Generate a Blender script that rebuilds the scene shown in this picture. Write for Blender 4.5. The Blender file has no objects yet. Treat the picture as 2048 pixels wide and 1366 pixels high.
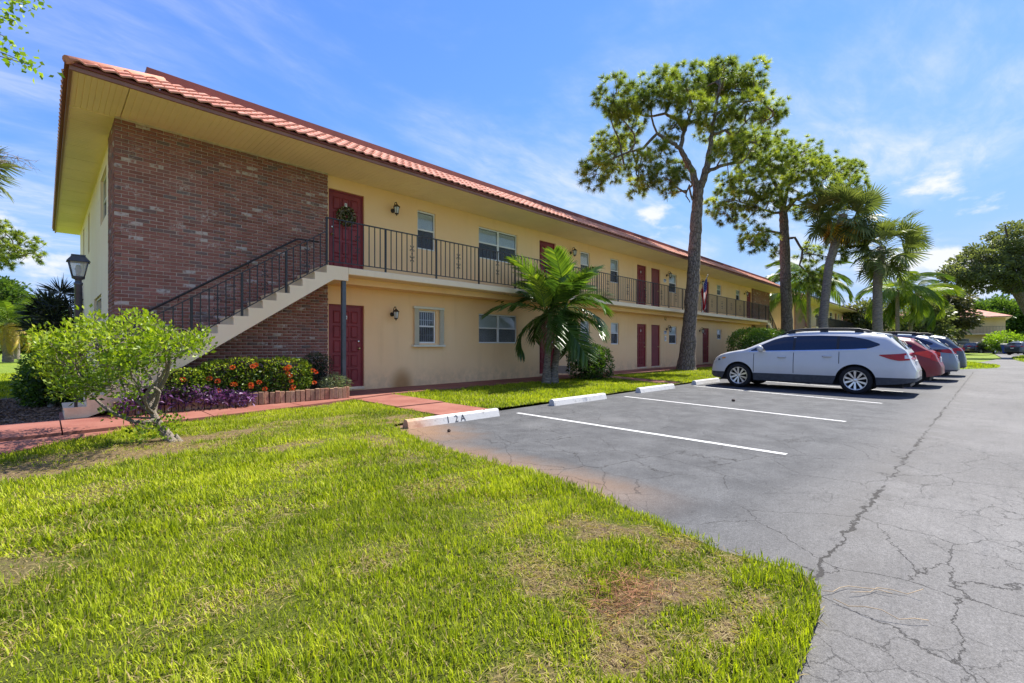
import bpy, bmesh, math, random
import numpy as np
from mathutils import Vector, Matrix
random.seed(7)
RNG = np.random.default_rng(11)
rad = math.radians
SC = bpy.context.scene
COL = SC.collection

# ------------------------------------------------------------------ camera
CAM_YAW = math.atan(902 / 918.0)            # angle between the facade direction and the view
cam = bpy.data.cameras.new('camera')
cam.sensor_width = 36.0
cam.lens = 918.0 / 2048.0 * 36.0
cam.shift_y = 7.0 / 2048.0
cam.clip_start = 0.05
cam.clip_end = 3000.0
camo = bpy.data.objects.new('camera', cam)
camo.location = (0, 0, 1.22)
camo.rotation_euler = (rad(90), 0, CAM_YAW - rad(90))
COL.objects.link(camo)
SC.camera = camo

# ------------------------------------------------------------------ sky and sun
SUN_EL = rad(53.5)
SUN_AZ = math.atan2(-0.10, 1.0)              # direction to the sun, from +X towards +Y
SDIR = Vector((math.cos(SUN_EL) * math.cos(SUN_AZ), math.cos(SUN_EL) * math.sin(SUN_AZ), math.sin(SUN_EL)))
world = bpy.data.worlds.new('World')
SC.world = world
world.use_nodes = True
def build_world():
    nt = world.node_tree
    N, L = nt.nodes, nt.links
    N.clear()
    out = N.new('ShaderNodeOutputWorld')
    bg = N.new('ShaderNodeBackground')
    bg.inputs['Strength'].default_value = 0.108
    sky = N.new('ShaderNodeTexSky')
    sky.sky_type = 'NISHITA'
    sky.sun_disc = False
    sky.sun_elevation = SUN_EL
    sky.sun_rotation = math.atan2(SDIR.x, SDIR.y)
    sky.altitude = 0
    sky.air_density = 1.0
    sky.dust_density = 0.0
    sky.ozone_density = 1.6
    def math_(op, a, b=None, c=None):
        n = N.new('ShaderNodeMath'); n.operation = op
        for i, v in enumerate((a, b, c)):
            if v is None: continue
            if isinstance(v, (int, float)): n.inputs[i].default_value = v
            else: L.new(v, n.inputs[i])
        return n.outputs[0]
    tc = N.new('ShaderNodeTexCoord')
    sep = N.new('ShaderNodeSeparateXYZ')
    L.new(tc.outputs['Generated'], sep.inputs[0])
    zc = math_('MAXIMUM', sep.outputs[2], 0.0)
    zz = math_('ADD', zc, 0.12)
    comb = N.new('ShaderNodeCombineXYZ')
    L.new(math_('DIVIDE', sep.outputs[0], zz), comb.inputs[0])
    L.new(math_('DIVIDE', sep.outputs[1], zz), comb.inputs[1])
    def noise(vec, scale, detail, rough, dist, off=(0, 0, 0), rot=0, stretch=(1, 1, 1)):
        mp = N.new('ShaderNodeMapping')
        mp.inputs['Location'].default_value = off
        mp.inputs['Rotation'].default_value = (0, 0, rot)
        mp.inputs['Scale'].default_value = stretch
        L.new(vec, mp.inputs['Vector'])
        n = N.new('ShaderNodeTexNoise')
        n.inputs['Scale'].default_value = scale
        n.inputs['Detail'].default_value = detail
        n.inputs['Roughness'].default_value = rough
        n.inputs['Distortion'].default_value = dist
        L.new(mp.outputs[0], n.inputs['Vector'])
        return n.outputs['Fac']
    def ramp(v, a, b, ca=0.0, cb=1.0):
        m = N.new('ShaderNodeMapRange')
        m.interpolation_type = 'SMOOTHSTEP'
        m.inputs['From Min'].default_value = a
        m.inputs['From Max'].default_value = b
        m.inputs['To Min'].default_value = ca
        m.inputs['To Max'].default_value = cb
        L.new(v, m.inputs['Value'])
        return m.outputs[0]
    pv = comb.outputs[0]
    # thin cirrus: large soft patches, streaked
    c1 = ramp(noise(pv, 0.9, 8, 0.58, 0.5, (1.3, 0.4, 0), rad(35), (0.8, 1.25, 1)), 0.38, 0.76)
    c1b = ramp(noise(pv, 5.0, 6, 0.65, 0.4, (0, 0, 0), rad(35), (0.7, 1.7, 1)), 0.3, 0.75)
    cir = math_('MULTIPLY', c1, math_('MULTIPLY_ADD', c1b, 0.7, 0.3))
    # small fair-weather cumulus low over the horizon
    dv = N.new('ShaderNodeVectorMath'); dv.operation = 'MULTIPLY'
    dv.inputs[1].default_value = (1, 1, 2.0)
    L.new(tc.outputs['Generated'], dv.inputs[0])
    c2 = ramp(noise(dv.outputs[0], 5.2, 9, 0.56, 0.1, (1.7, 8.2, 0.6)), 0.535, 0.64)
    band = math_('MULTIPLY', ramp(sep.outputs[2], 0.02, 0.10), ramp(sep.outputs[2], 0.24, 0.36, 1.0, 0.0))
    cum = math_('MULTIPLY', c2, band)
    mask = math_('MINIMUM', math_('ADD', math_('MULTIPLY', cir, 0.95), math_('MULTIPLY', cum, 0.9)), 0.95)
    # the photograph's compressed tones: each channel of the sky rolls off smoothly towards a ceiling
    sr = N.new('ShaderNodeSeparateColor'); cr = N.new('ShaderNodeCombineColor')
    L.new(sky.outputs[0], sr.inputs[0])
    for k, (gain, top) in enumerate(((0.50, 2.3), (0.74, 3.0), (1.75, 4.6))):
        x = math_('MULTIPLY', sr.outputs[k], gain)
        den = math_('POWER', math_('ADD', 1.0, math_('POWER', math_('DIVIDE', x, top), 3.0)), 0.3333)
        L.new(math_('DIVIDE', x, den), cr.inputs[k])
    mix = N.new('ShaderNodeMixRGB')
    mix.inputs[2].default_value = (4.1, 4.2, 4.35, 1)
    L.new(mask, mix.inputs[0])
    L.new(cr.outputs[0], mix.inputs[1])
    L.new(mix.outputs[0], bg.inputs['Color'])
    L.new(bg.outputs[0], out.inputs['Surface'])
build_world()
sun = bpy.data.lights.new('sun', 'SUN')
sun.energy = 4.8
sun.angle = rad(0.53)
sun.color = (1.0, 0.955, 0.88)
suno = bpy.data.objects.new('sun', sun)
suno.rotation_euler = SDIR.to_track_quat('Z', 'Y').to_euler()
suno.location = (30, 5, 40)
COL.objects.link(suno)
SC.view_settings.view_transform = 'Standard'
SC.view_settings.look = 'None'
SC.view_settings.gamma = 1.0
SC.view_settings.exposure = 1.17
SC.view_settings.use_curve_mapping = False
SC.cycles.max_bounces = 7
SC.cycles.diffuse_bounces = 4
SC.cycles.glossy_bounces = 3
SC.cycles.transmission_bounces = 4
SC.cycles.transparent_max_bounces = 8
SC.cycles.caustics_reflective = False
SC.cycles.caustics_refractive = False
SC.cycles.use_denoising = True

# ------------------------------------------------------------------ helpers: objects
def link(o):
    COL.objects.link(o)
    return o
def tag(o, label=None, cat=None, group=None, kind=None):
    if label: o['label'] = label
    if cat: o['category'] = cat
    if group: o['group'] = group
    if kind: o['kind'] = kind
    return o
def thing(name, loc, label, cat, group=None, rz=0.0):
    o = bpy.data.objects.new(name, None)
    o.empty_display_size = 0.2
    o.location = loc
    o.rotation_euler = (0, 0, rz)
    link(o)
    return tag(o, label, cat, group)
def children(o):
    return list(o.children)
def copy_tree(o, parent=None):
    c = o.copy()
    link(c)
    c.parent = parent
    if parent is not None:
        c.matrix_parent_inverse = o.matrix_parent_inverse
    for ch in children(o):
        copy_tree(ch, c)
    return c
def put(name, mesh, parent=None, loc=(0, 0, 0), rot=(0, 0, 0), scale=(1, 1, 1)):
    """one more object that shares mesh data"""
    o = bpy.data.objects.new(name, mesh)
    o.location, o.rotation_euler, o.scale = loc, rot, scale
    link(o)
    if parent is not None: o.parent = parent
    return o

class MB:
    """collects faces; build() links them as one mesh object"""
    def __init__(self):
        self.v, self.f, self.m, self.s = [], [], [], []
        self.mi = 0
    def face(self, pts, smooth=False):
        n = len(self.v)
        self.v.extend([tuple(p) for p in pts])
        self.f.append(tuple(range(n, n + len(pts))))
        self.m.append(self.mi); self.s.append(smooth)
    def raw(self, vs, fs, smooth=False):
        n = len(self.v)
        self.v.extend([tuple(p) for p in vs])
        for f in fs:
            self.f.append(tuple(i + n for i in f))
            self.m.append(self.mi); self.s.append(smooth)
    def box(self, x0, x1, y0, y1, z0, z1, M=None):
        vs = [(x0, y0, z0), (x1, y0, z0), (x1, y1, z0), (x0, y1, z0), (x0, y0, z1), (x1, y0, z1), (x1, y1, z1), (x0, y1, z1)]
        if M is not None: vs = [M @ Vector(p) for p in vs]
        self.raw(vs, [(0, 3, 2, 1), (4, 5, 6, 7), (0, 1, 5, 4), (1, 2, 6, 5), (2, 3, 7, 6), (3, 0, 4, 7)])
        return self
    def bbox(self, x0, x1, y0, y1, z0, z1, b=0.005, M=None):
        """box with chamfered edges"""
        X, Y, Z = (x0, x1), (y0, y1), (z0, z1)
        vs = []; idx = {}
        for i in (0, 1):
            for j in (0, 1):
                for k in (0, 1):
                    sx, sy, sz = (1, -1)[i], (1, -1)[j], (1, -1)[k]
                    p = (X[i], Y[j], Z[k])
                    for a in range(3):
                        q = [p[0] + sx * b, p[1] + sy * b, p[2] + sz * b]
                        q[a] = p[a]
                        idx[(i, j, k, a)] = len(vs); vs.append(tuple(q))
        fs = []
        for i in (0, 1): fs.append([idx[(i, 0, 0, 0)], idx[(i, 1, 0, 0)], idx[(i, 1, 1, 0)], idx[(i, 0, 1, 0)]])
        for j in (0, 1): fs.append([idx[(0, j, 0, 1)], idx[(1, j, 0, 1)], idx[(1, j, 1, 1)], idx[(0, j, 1, 1)]])
        for k in (0, 1): fs.append([idx[(0, 0, k, 2)], idx[(1, 0, k, 2)], idx[(1, 1, k, 2)], idx[(0, 1, k, 2)]])
        for i in (0, 1):
            for j in (0, 1): fs.append([idx[(i, j, 0, 0)], idx[(i, j, 1, 0)], idx[(i, j, 1, 1)], idx[(i, j, 0, 1)]])
        for i in (0, 1):
            for k in (0, 1): fs.append([idx[(i, 0, k, 0)], idx[(i, 1, k, 0)], idx[(i, 1, k, 2)], idx[(i, 0, k, 2)]])
        for j in (0, 1):
            for k in (0, 1): fs.append([idx[(0, j, k, 1)], idx[(1, j, k, 1)], idx[(1, j, k, 2)], idx[(0, j, k, 2)]])
        for i in (0, 1):
            for j in (0, 1):
                for k in (0, 1): fs.append([idx[(i, j, k, 0)], idx[(i, j, k, 1)], idx[(i, j, k, 2)]])
        # orient outward
        c = Vector(((x0 + x1) / 2, (y0 + y1) / 2, (z0 + z1) / 2))
        out = []
        for f in fs:
            a, b_, d = (Vector(vs[f[0]]), Vector(vs[f[1]]), Vector(vs[f[2]]))
            n = (b_ - a).cross(d - a)
            m = sum((Vector(vs[t]) for t in f), Vector()) / len(f)
            out.append(f if n.dot(m - c) > 0 else f[::-1])
        if M is not None: vs = [M @ Vector(p) for p in vs]
        self.raw(vs, out)
        return self
    def tube(self, pts, r, n=8, caps=True, smooth=True, flat=1.0):
        pts = [Vector(p) for p in pts]
        rs = r if isinstance(r, (list, tuple)) else [r] * len(pts)
        rings = []
        up = Vector((0.31, 0.17, 0.93)).normalized()
        prev = None
        for i, p in enumerate(pts):
            if i == 0: t = pts[1] - p
            elif i == len(pts) - 1: t = p - pts[i - 1]
            else: t = pts[i + 1] - pts[i - 1]
            t.normalize()
            if prev is None:
                u = t.cross(up)
                if u.length < 1e-4: u = t.cross(Vector((1, 0, 0)))
            else:
                u = prev - t * prev.dot(t)
                if u.length < 1e-5: u = t.cross(up)
            u.normalize(); prev = u
            w = t.cross(u)
            rings.append([p + (u * math.cos(2 * math.pi * k / n) + w * math.sin(2 * math.pi * k / n) * flat) * rs[i] for k in range(n)])
        vs = [q for ring in rings for q in ring]
        fs = []
        for i in range(len(pts) - 1):
            for k in range(n):
                a, b = i * n + k, i * n + (k + 1) % n
                fs.append((a, b, b + n, a + n))
        self.raw(vs, fs, smooth)
        if caps:
            self.face(rings[0][::-1]); self.face(rings[-1])
        return self
    def prism(self, poly, axis, a, b):
        """polygon (2D) extruded along axis 0/1/2 from a to b"""
        def P(p, t):
            q = list(p); q.insert(axis, t); return tuple(q)
        n = len(poly)
        lo, hi = [P(p, a) for p in poly], [P(p, b) for p in poly]
        self.raw(lo + hi, [tuple(range(n))[::-1], tuple(range(n, 2 * n))] + [(i, (i + 1) % n, (i + 1) % n + n, i + n) for i in range(n)])
        return self
    def lathe(self, prof, c=(0, 0, 0), n=16, axis='z', smooth=True):
        """prof: (radius, height) pairs"""
        vs, fs = [], []
        for r, h in prof:
            for k in range(n):
                a = 2 * math.pi * k / n
                x, y = r * math.cos(a), r * math.sin(a)
                p = (x, y, h) if axis == 'z' else ((h, x, y) if axis == 'x' else (x, h, y))
                vs.append((p[0] + c[0], p[1] + c[1], p[2] + c[2]))
        for i in range(len(prof) - 1):
            for k in range(n):
                a, b = i * n + k, i * n + (k + 1) % n
                fs.append((a, b, b + n, a + n))
        self.raw(vs, fs, smooth)
        return self
    def mesh(self, name, mats, normals=False):
        me = bpy.data.meshes.new(name)
        me.from_pydata(self.v, [], self.f)
        for m in (mats if isinstance(mats, (list, tuple)) else [mats]): me.materials.append(m)
        me.polygons.foreach_set('material_index', self.m)
        me.polygons.foreach_set('use_smooth', self.s)
        if normals:
            bm = bmesh.new(); bm.from_mesh(me)
            bmesh.ops.remove_doubles(bm, verts=bm.verts, dist=1e-5)
            bmesh.ops.recalc_face_normals(bm, faces=bm.faces)
            bm.to_mesh(me); bm.free()
        me.update()
        return me
    def build(self, name, mats, parent=None, loc=(0, 0, 0), rz=0.0, normals=True):
        return put(name, self.mesh(name, mats, normals), parent, loc, (0, 0, rz))

def npmesh(name, V, F, mat, var=None, smooth=False, mi=None):
    """V (n,3) float, F (m,k) int with one k; var per-vertex float attribute"""
    me = bpy.data.meshes.new(name)
    V = np.ascontiguousarray(V, dtype=np.float32); F = np.ascontiguousarray(F, dtype=np.int32)
    m, k = F.shape
    me.vertices.add(len(V)); me.vertices.foreach_set('co', V.ravel())
    me.loops.add(m * k); me.loops.foreach_set('vertex_index', F.ravel())
    me.polygons.add(m)
    me.polygons.foreach_set('loop_start', np.arange(0, m * k, k, dtype=np.int32))
    me.polygons.foreach_set('loop_total', np.full(m, k, dtype=np.int32))
    if smooth: me.polygons.foreach_set('use_smooth', np.ones(m, dtype=bool))
    for q in (mat if isinstance(mat, (list, tuple)) else [mat]): me.materials.append(q)
    if mi is not None: me.polygons.foreach_set('material_index', np.ascontiguousarray(mi, dtype=np.int32))
    me.update(calc_edges=True)
    if var is not None:
        a = me.attributes.new('var', 'FLOAT', 'POINT')
        a.data.foreach_set('value', np.ascontiguousarray(var, dtype=np.float32))
    return me

# ------------------------------------------------------------------ helpers: materials
class NT:
    def __init__(self, name):
        self.mat = bpy.data.materials.new(name)
        self.mat.use_nodes = True
        self.nt = self.mat.node_tree
        self.N, self.L = self.nt.nodes, self.nt.links
        self.bsdf = self.N['Principled BSDF']
        self.out = self.N['Material Output']
    def lk(self, v, sock):
        if isinstance(v, (int, float)): sock.default_value = v
        elif isinstance(v, tuple): sock.default_value = v if len(v) == 4 or sock.type == 'VECTOR' else v + (1,)
        else: self.L.new(v, sock)
    def pos(self): return self.N.new('ShaderNodeNewGeometry').outputs['Position']
    def obj(self): return self.N.new('ShaderNodeTexCoord').outputs['Object']
    def mapping(self, vec, scale=(1, 1, 1), loc=(0, 0, 0), rot=(0, 0, 0)):
        m = self.N.new('ShaderNodeMapping')
        m.inputs['Scale'].default_value = scale; m.inputs['Location'].default_value = loc; m.inputs['Rotation'].default_value = rot
        self.L.new(vec, m.inputs['Vector']); return m.outputs[0]
    def noise(self, vec, scale, detail=4, rough=0.55, dist=0.0, color=False):
        n = self.N.new('ShaderNodeTexNoise')
        n.inputs['Scale'].default_value = scale; n.inputs['Detail'].default_value = detail
        n.inputs['Roughness'].default_value = rough; n.inputs['Distortion'].default_value = dist
        self.L.new(vec, n.inputs['Vector']); return n.outputs['Color' if color else 'Fac']
    def voronoi(self, vec, scale, feature='F1', out='Distance', rnd=1.0):
        n = self.N.new('ShaderNodeTexVoronoi'); n.feature = feature
        n.inputs['Scale'].default_value = scale; n.inputs['Randomness'].default_value = rnd
        self.L.new(vec, n.inputs['Vector']); return n.outputs[out]
    def rng(self, v, a, b, c=0.0, d=1.0, smooth=True):
        m = self.N.new('ShaderNodeMapRange')
        m.interpolation_type = 'SMOOTHSTEP' if smooth else 'LINEAR'
        for k, x in (('From Min', a), ('From Max', b), ('To Min', c), ('To Max', d)): m.inputs[k].default_value = x
        self.lk(v, m.inputs['Value']); return m.outputs[0]
    def math(self, op, a, b=0.0, c=0.0):
        n = self.N.new('ShaderNodeMath'); n.operation = op
        for i, v in enumerate((a, b, c)): self.lk(v, n.inputs[i])
        return n.outputs[0]
    def mix(self, f, a, b, mode='MIX'):
        n = self.N.new('ShaderNodeMixRGB'); n.blend_type = mode
        self.lk(f, n.inputs[0]); self.lk(a, n.inputs[1]); self.lk(b, n.inputs[2]); return n.outputs[0]
    def ramp(self, v, stops):
        n = self.N.new('ShaderNodeValToRGB'); el = n.color_ramp.elements
        while len(el) < len(stops): el.new(0.5)
        for e, (p, c) in zip(el, stops):
            e.position = p; e.color = c if len(c) == 4 else c + (1,)
        self.lk(v, n.inputs[0]); return n.outputs[0]
    def attr(self, name='var'):
        n = self.N.new('ShaderNodeAttribute'); n.attribute_name = name; return n.outputs['Fac']
    def rand(self): return self.N.new('ShaderNodeObjectInfo').outputs['Random']
    def sep(self, v):
        n = self.N.new('ShaderNodeSeparateXYZ'); self.L.new(v, n.inputs[0]); return n.outputs
    def bump(self, h, strength=0.3, dist=0.01):
        n = self.N.new('ShaderNodeBump'); n.inputs['Strength'].default_value = strength; n.inputs['Distance'].default_value = dist
        self.L.new(h, n.inputs['Height']); self.L.new(n.outputs[0], self.bsdf.inputs['Normal']); return n.outputs[0]
    def set(self, col=None, rough=None, metal=None, spec=None, **kw):
        b = self.bsdf.inputs
        if col is not None: self.lk(col, b['Base Color'])
        if rough is not None: self.lk(rough, b['Roughness'])
        if metal is not None: self.lk(metal, b['Metallic'])
        if spec is not None: self.lk(spec, b['Specular IOR Level'])
        for k, v in kw.items(): self.lk(v, b[k.replace('_', ' ')])
        return self

def plain(name, col, rough=0.6, var=0.1, scale=3.0, metal=0.0, spec=0.4, bump=0.0, bscale=60.0, fine=0.0, **kw):
    """solid colour with soft large-scale and fine variation"""
    t = NT(name); p = t.pos()
    n = t.noise(p, scale, 5, 0.6)
    lo = tuple(c * (1 - var) for c in col); hi = tuple(min(1, c * (1 + var)) for c in col)
    c = t.mix(t.rng(n, 0.3, 0.7), lo, hi)
    if fine:
        c = t.mix(fine, c, t.ramp(t.noise(p, bscale, 3), [(0.3, (0, 0, 0)), (0.7, (1, 1, 1))]), 'OVERLAY')
    t.set(c, rough, metal, spec, **kw)
    if bump: t.bump(t.noise(p, bscale, 4), bump, 0.01)
    return t.mat

def leafmat(name, stops, trans=0.35, rough=0.45, tint=(1.25, 1.3, 0.55), spec=0.35):
    """leaf: colour from the per-leaf attribute 'var', some light passing through"""
    t = NT(name)
    c = t.ramp(t.attr('var'), stops)
    t.set(c, rough, 0.0, spec)
    tr = t.N.new('ShaderNodeBsdfTranslucent')
    t.lk(t.mix(1.0, c, tint, 'MULTIPLY'), tr.inputs['Color'])
    mx = t.N.new('ShaderNodeMixShader')
    mx.inputs[0].default_value = trans
    t.L.new(t.bsdf.outputs[0], mx.inputs[1]); t.L.new(tr.outputs[0], mx.inputs[2])
    t.L.new(mx.outputs[0], t.out.inputs['Surface'])
    return t.mat

# ================================================================== MATERIALS
def mk_asphalt():
    t = NT('asphalt'); p = t.pos(); s = t.sep(p)
    big = t.noise(p, 0.35, 5, 0.6); mid = t.noise(p, 2.2, 5, 0.65); fine = t.noise(p, 140, 3, 0.7); grit = t.voronoi(p, 210)
    # resealed parking bays are darker than the drive
    wob = t.math('MULTIPLY', t.math('SUBTRACT', t.noise(p, 1.7, 6, 0.6), 0.5), 0.28)
    line = t.math('ADD', t.math('SUBTRACT', s[1], t.math('MULTIPLY_ADD', s[0], -0.035, 0.66)), wob)
    bay = t.rng(line, -0.2, 0.9)
    lot = t.mix(t.rng(mid, 0.3, 0.72), (0.058, 0.059, 0.061), (0.096, 0.097, 0.098))
    drive = t.mix(t.rng(big, 0.3, 0.7), (0.112, 0.108, 0.103), (0.160, 0.154, 0.146))
    drive = t.mix(t.rng(mid, 0.35, 0.75, 0, 0.5), drive, (0.10, 0.095, 0.088))
    c = t.mix(bay, drive, lot)
    c = t.mix(t.rng(big, 0.54, 0.7, 0, 0.22), c, (0.19, 0.186, 0.18))
    # tyre scuffs along the drive, oil drips in the bays, coarse aggregate
    scuff = t.rng(t.noise(t.mapping(p, (0.35, 3.2, 1)), 2.0, 6, 0.7), 0.5, 0.72, 0, 0.35)
    c = t.mix(t.math('MULTIPLY', scuff, t.rng(line, -0.6, 0.4, 1, 0.3)), c, (0.085, 0.085, 0.086))
    oil = t.math('MULTIPLY', t.rng(t.voronoi(p, 1.3), 0.0, 0.2, 1, 0), t.rng(t.noise(p, 8, 5, 0.7), 0.42, 0.6))
    c = t.mix(t.math('MULTIPLY', oil, t.math('MULTIPLY', bay, 0.55)), c, (0.035, 0.034, 0.033))
    c = t.mix(0.75, c, t.ramp(t.noise(p, 45, 6, 0.85), [(0.30, (0.22, 0.22, 0.22)), (0.70, (0.78, 0.78, 0.78))]), 'OVERLAY')
    c = t.mix(0.35, c, t.ramp(t.noise(p, 11, 6, 0.8), [(0.30, (0.3, 0.3, 0.3)), (0.70, (0.7, 0.7, 0.7))]), 'OVERLAY')
    # rusty irrigation stain at the corner of the lawn
    dx = t.math('SUBTRACT', s[0], 3.55); dy = t.math('SUBTRACT', s[1], 5.75)
    d1 = t.math('SQRT', t.math('ADD', t.math('MULTIPLY', dx, dx), t.math('MULTIPLY', t.math('MULTIPLY', dy, dy), 0.45)))
    st = t.math('MULTIPLY', t.rng(t.math('ADD', d1, t.math('MULTIPLY', mid, 0.7)), 0.5, 1.5, 1, 0), 0.75)
    ex = t.math('SUBTRACT', s[0], 3.3)
    st2 = t.math('MULTIPLY', t.math('MULTIPLY', t.rng(t.math('ADD', t.math('ABSOLUTE', ex), t.math('MULTIPLY', mid, 0.5)), 0.3, 0.8, 1, 0), t.rng(s[1], 1.3, 2.4)), t.rng(s[1], 4.0, 5.2, 0.45, 0.25))
    c = t.mix(t.math('MAXIMUM', st, st2), c, (0.25, 0.14, 0.07))
    c = t.mix(0.55, c, t.ramp(fine, [(0.32, (0.2, 0.2, 0.2)), (0.68, (0.8, 0.8, 0.8))]), 'OVERLAY')
    c = t.mix(t.rng(grit, 0.0, 0.35, 0.35, 0.0), c, (0.27, 0.26, 0.25))
    # cracks: crazed net, denser on the drive, and one long open joint between lot and drive
    wv = t.mix(0.22, p, t.noise(p, 3.0, 7, 0.7, color=True), 'ADD')
    e1 = t.voronoi(wv, 1.5, 'DISTANCE_TO_EDGE'); e2 = t.voronoi(wv, 4.6, 'DISTANCE_TO_EDGE')
    m1 = t.rng(t.noise(p, 0.5, 3), 0.36, 0.56); m2 = t.rng(t.noise(p, 0.75, 3), 0.44, 0.60)
    nearcam = t.rng(s[0], 4.5, 9.0, 1.0, 0.25)
    c1 = t.math('MULTIPLY', t.math('MULTIPLY', t.rng(e1, 0.0, 0.0075, 1, 0), m1), nearcam)
    c2 = t.math('MULTIPLY', t.math('MULTIPLY', t.rng(e2, 0.0, 0.015, 1, 0), m2), t.math('MULTIPLY', nearcam, t.rng(line, -1.5, 1.2, 0.9, 0.25)))
    w2 = t.math('MULTIPLY', t.math('SUBTRACT', t.noise(p, 5.0, 8, 0.7), 0.5), 0.22)
    jl = t.math('ABSOLUTE', t.math('ADD', t.math('SUBTRACT', s[1], t.math('MULTIPLY_ADD', s[0], -0.034, 0.66)), w2))
    jw = t.rng(t.noise(p, 1.1, 4), 0.35, 0.65, 0.004, 0.021)
    joint = t.math('SUBTRACT', 1.0, t.math('MINIMUM', t.math('DIVIDE', jl, jw), 1.0))
    joint = t.math('MULTIPLY', t.rng(joint, 0.05, 0.6), t.rng(t.noise(p, 3.0, 3), 0.34, 0.5))
    joint = t.math('MULTIPLY', joint, t.math('MULTIPLY', t.rng(s[0], 2.3, 2.6), t.rng(s[0], 28, 31, 1, 0)))
    wide = t.math('MULTIPLY', t.rng(jl, 0.0, 0.30, 0.5, 0.0), t.rng(s[0], 2.3, 3.0))
    crk = t.math('MINIMUM', t.math('ADD', t.math('ADD', c1, c2), joint), 1.0)
    c = t.mix(t.math('MULTIPLY', wide, t.rng(mid, 0.4, 0.6)), c, (0.10, 0.095, 0.088))
    c = t.mix(t.math('MULTIPLY', crk, 0.88), c, (0.030, 0.027, 0.024))
    t.set(c, 0.86, 0, 0.25)
    h = t.math('SUBTRACT', t.math('ADD', t.math('MULTIPLY', fine, 0.35), t.math('MULTIPLY', grit, 0.5)), t.math('MULTIPLY', crk, 3.0))
    t.bump(h, 0.55, 0.006)
    return t.mat
def mk_soil():
    t = NT('lawn_soil'); p = t.pos()
    d = t.attr('var'); n = t.noise(p, 18, 6, 0.7); m = t.noise(p, 3, 4)
    dirt = t.mix(n, (0.10, 0.068, 0.042), (0.25, 0.18, 0.105)); green = t.mix(n, (0.06, 0.075, 0.014), (0.14, 0.16, 0.025))
    t.set(t.mix(t.rng(d, 0.25, 0.8), green, t.mix(t.rng(m, 0.35, 0.7), dirt, (0.20, 0.135, 0.08))), 0.95, 0, 0.1)
    t.bump(t.noise(p, 60, 5, 0.7), 0.9, 0.03)
    return t.mat
def mk_far_grass():
    t = NT('far_grass'); p = t.pos()
    n = t.noise(p, 0.35, 6, 0.65); f = t.noise(p, 9, 5, 0.7)
    c = t.mix(t.rng(n, 0.3, 0.7), (0.15, 0.21, 0.018), (0.25, 0.30, 0.03))
    c = t.mix(t.rng(f, 0.3, 0.7, 0, 0.7), c, (0.085, 0.15, 0.02))
    t.set(c, 0.9, 0, 0.15); t.bump(t.noise(p, 22, 5, 0.7), 0.8, 0.05)
    return t.mat
def mk_walk():
    t = NT('red_painted_concrete'); p = t.pos()
    n = t.noise(p, 1.3, 6, 0.65); f = t.noise(p, 28, 5, 0.7)
    c = t.mix(t.rng(n, 0.3, 0.7), (0.215, 0.070, 0.050), (0.29, 0.118, 0.085))
    c = t.mix(t.rng(f, 0.55, 0.75, 0, 0.45), c, (0.36, 0.22, 0.165))
    c = t.mix(t.rng(t.noise(p, 6, 6, 0.7), 0.6, 0.72, 0, 0.5), c, (0.19, 0.085, 0.065))
    t.set(c, 0.72, 0, 0.3); t.bump(t.noise(p, 90, 4, 0.7), 0.25, 0.006)
    return t.mat
def mk_stucco(name, lo, hi, rust=False):
    t = NT(name); p = t.pos(); s = t.sep(p)
    n = t.noise(p, 0.7, 5, 0.6); f = t.noise(p, 5, 6, 0.65)
    c = t.mix(t.rng(n, 0.3, 0.7), lo, hi)
    streak = t.noise(t.mapping(p, (3.0, 3.0, 0.25)), 1.4, 5, 0.6)
    c = t.mix(t.rng(streak, 0.52, 0.8, 0, 0.30), c, tuple(v * 0.74 for v in lo))
    c = t.mix(t.rng(f, 0.55, 0.8, 0, 0.22), c, tuple(min(1, v * 1.06) for v in hi))
    # splash-back grime near the ground
    low = t.math('MULTIPLY', t.rng(s[2], 0.1, 0.75, 0.45, 0.0), t.rng(f, 0.3, 0.7))
    c = t.mix(low, c, (0.42, 0.31, 0.19))
    if rust:   # rusty sprinkler stain
        a = t.math('MULTIPLY', t.math('SUBTRACT', s[0], 6.83), 2.1); b = t.math('MULTIPLY', t.math('SUBTRACT', s[2], 0.12), 1.55)
        r = t.math('SQRT', t.math('ADD', t.math('MULTIPLY', a, a), t.math('MULTIPLY', b, b)))
        c = t.mix(t.math('MULTIPLY', t.rng(t.math('ADD', r, t.math('MULTIPLY', f, 0.3)), 0.35, 1.15, 1, 0), 0.75), c, (0.36, 0.16, 0.04))
    t.set(c, 0.85, 0, 0.2)
    t.bump(t.math('ADD', t.noise(p, 110, 4, 0.6), t.math('MULTIPLY', t.noise(p, 2.5, 3), 1.5)), 0.22, 0.01)
    return t.mat
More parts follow.
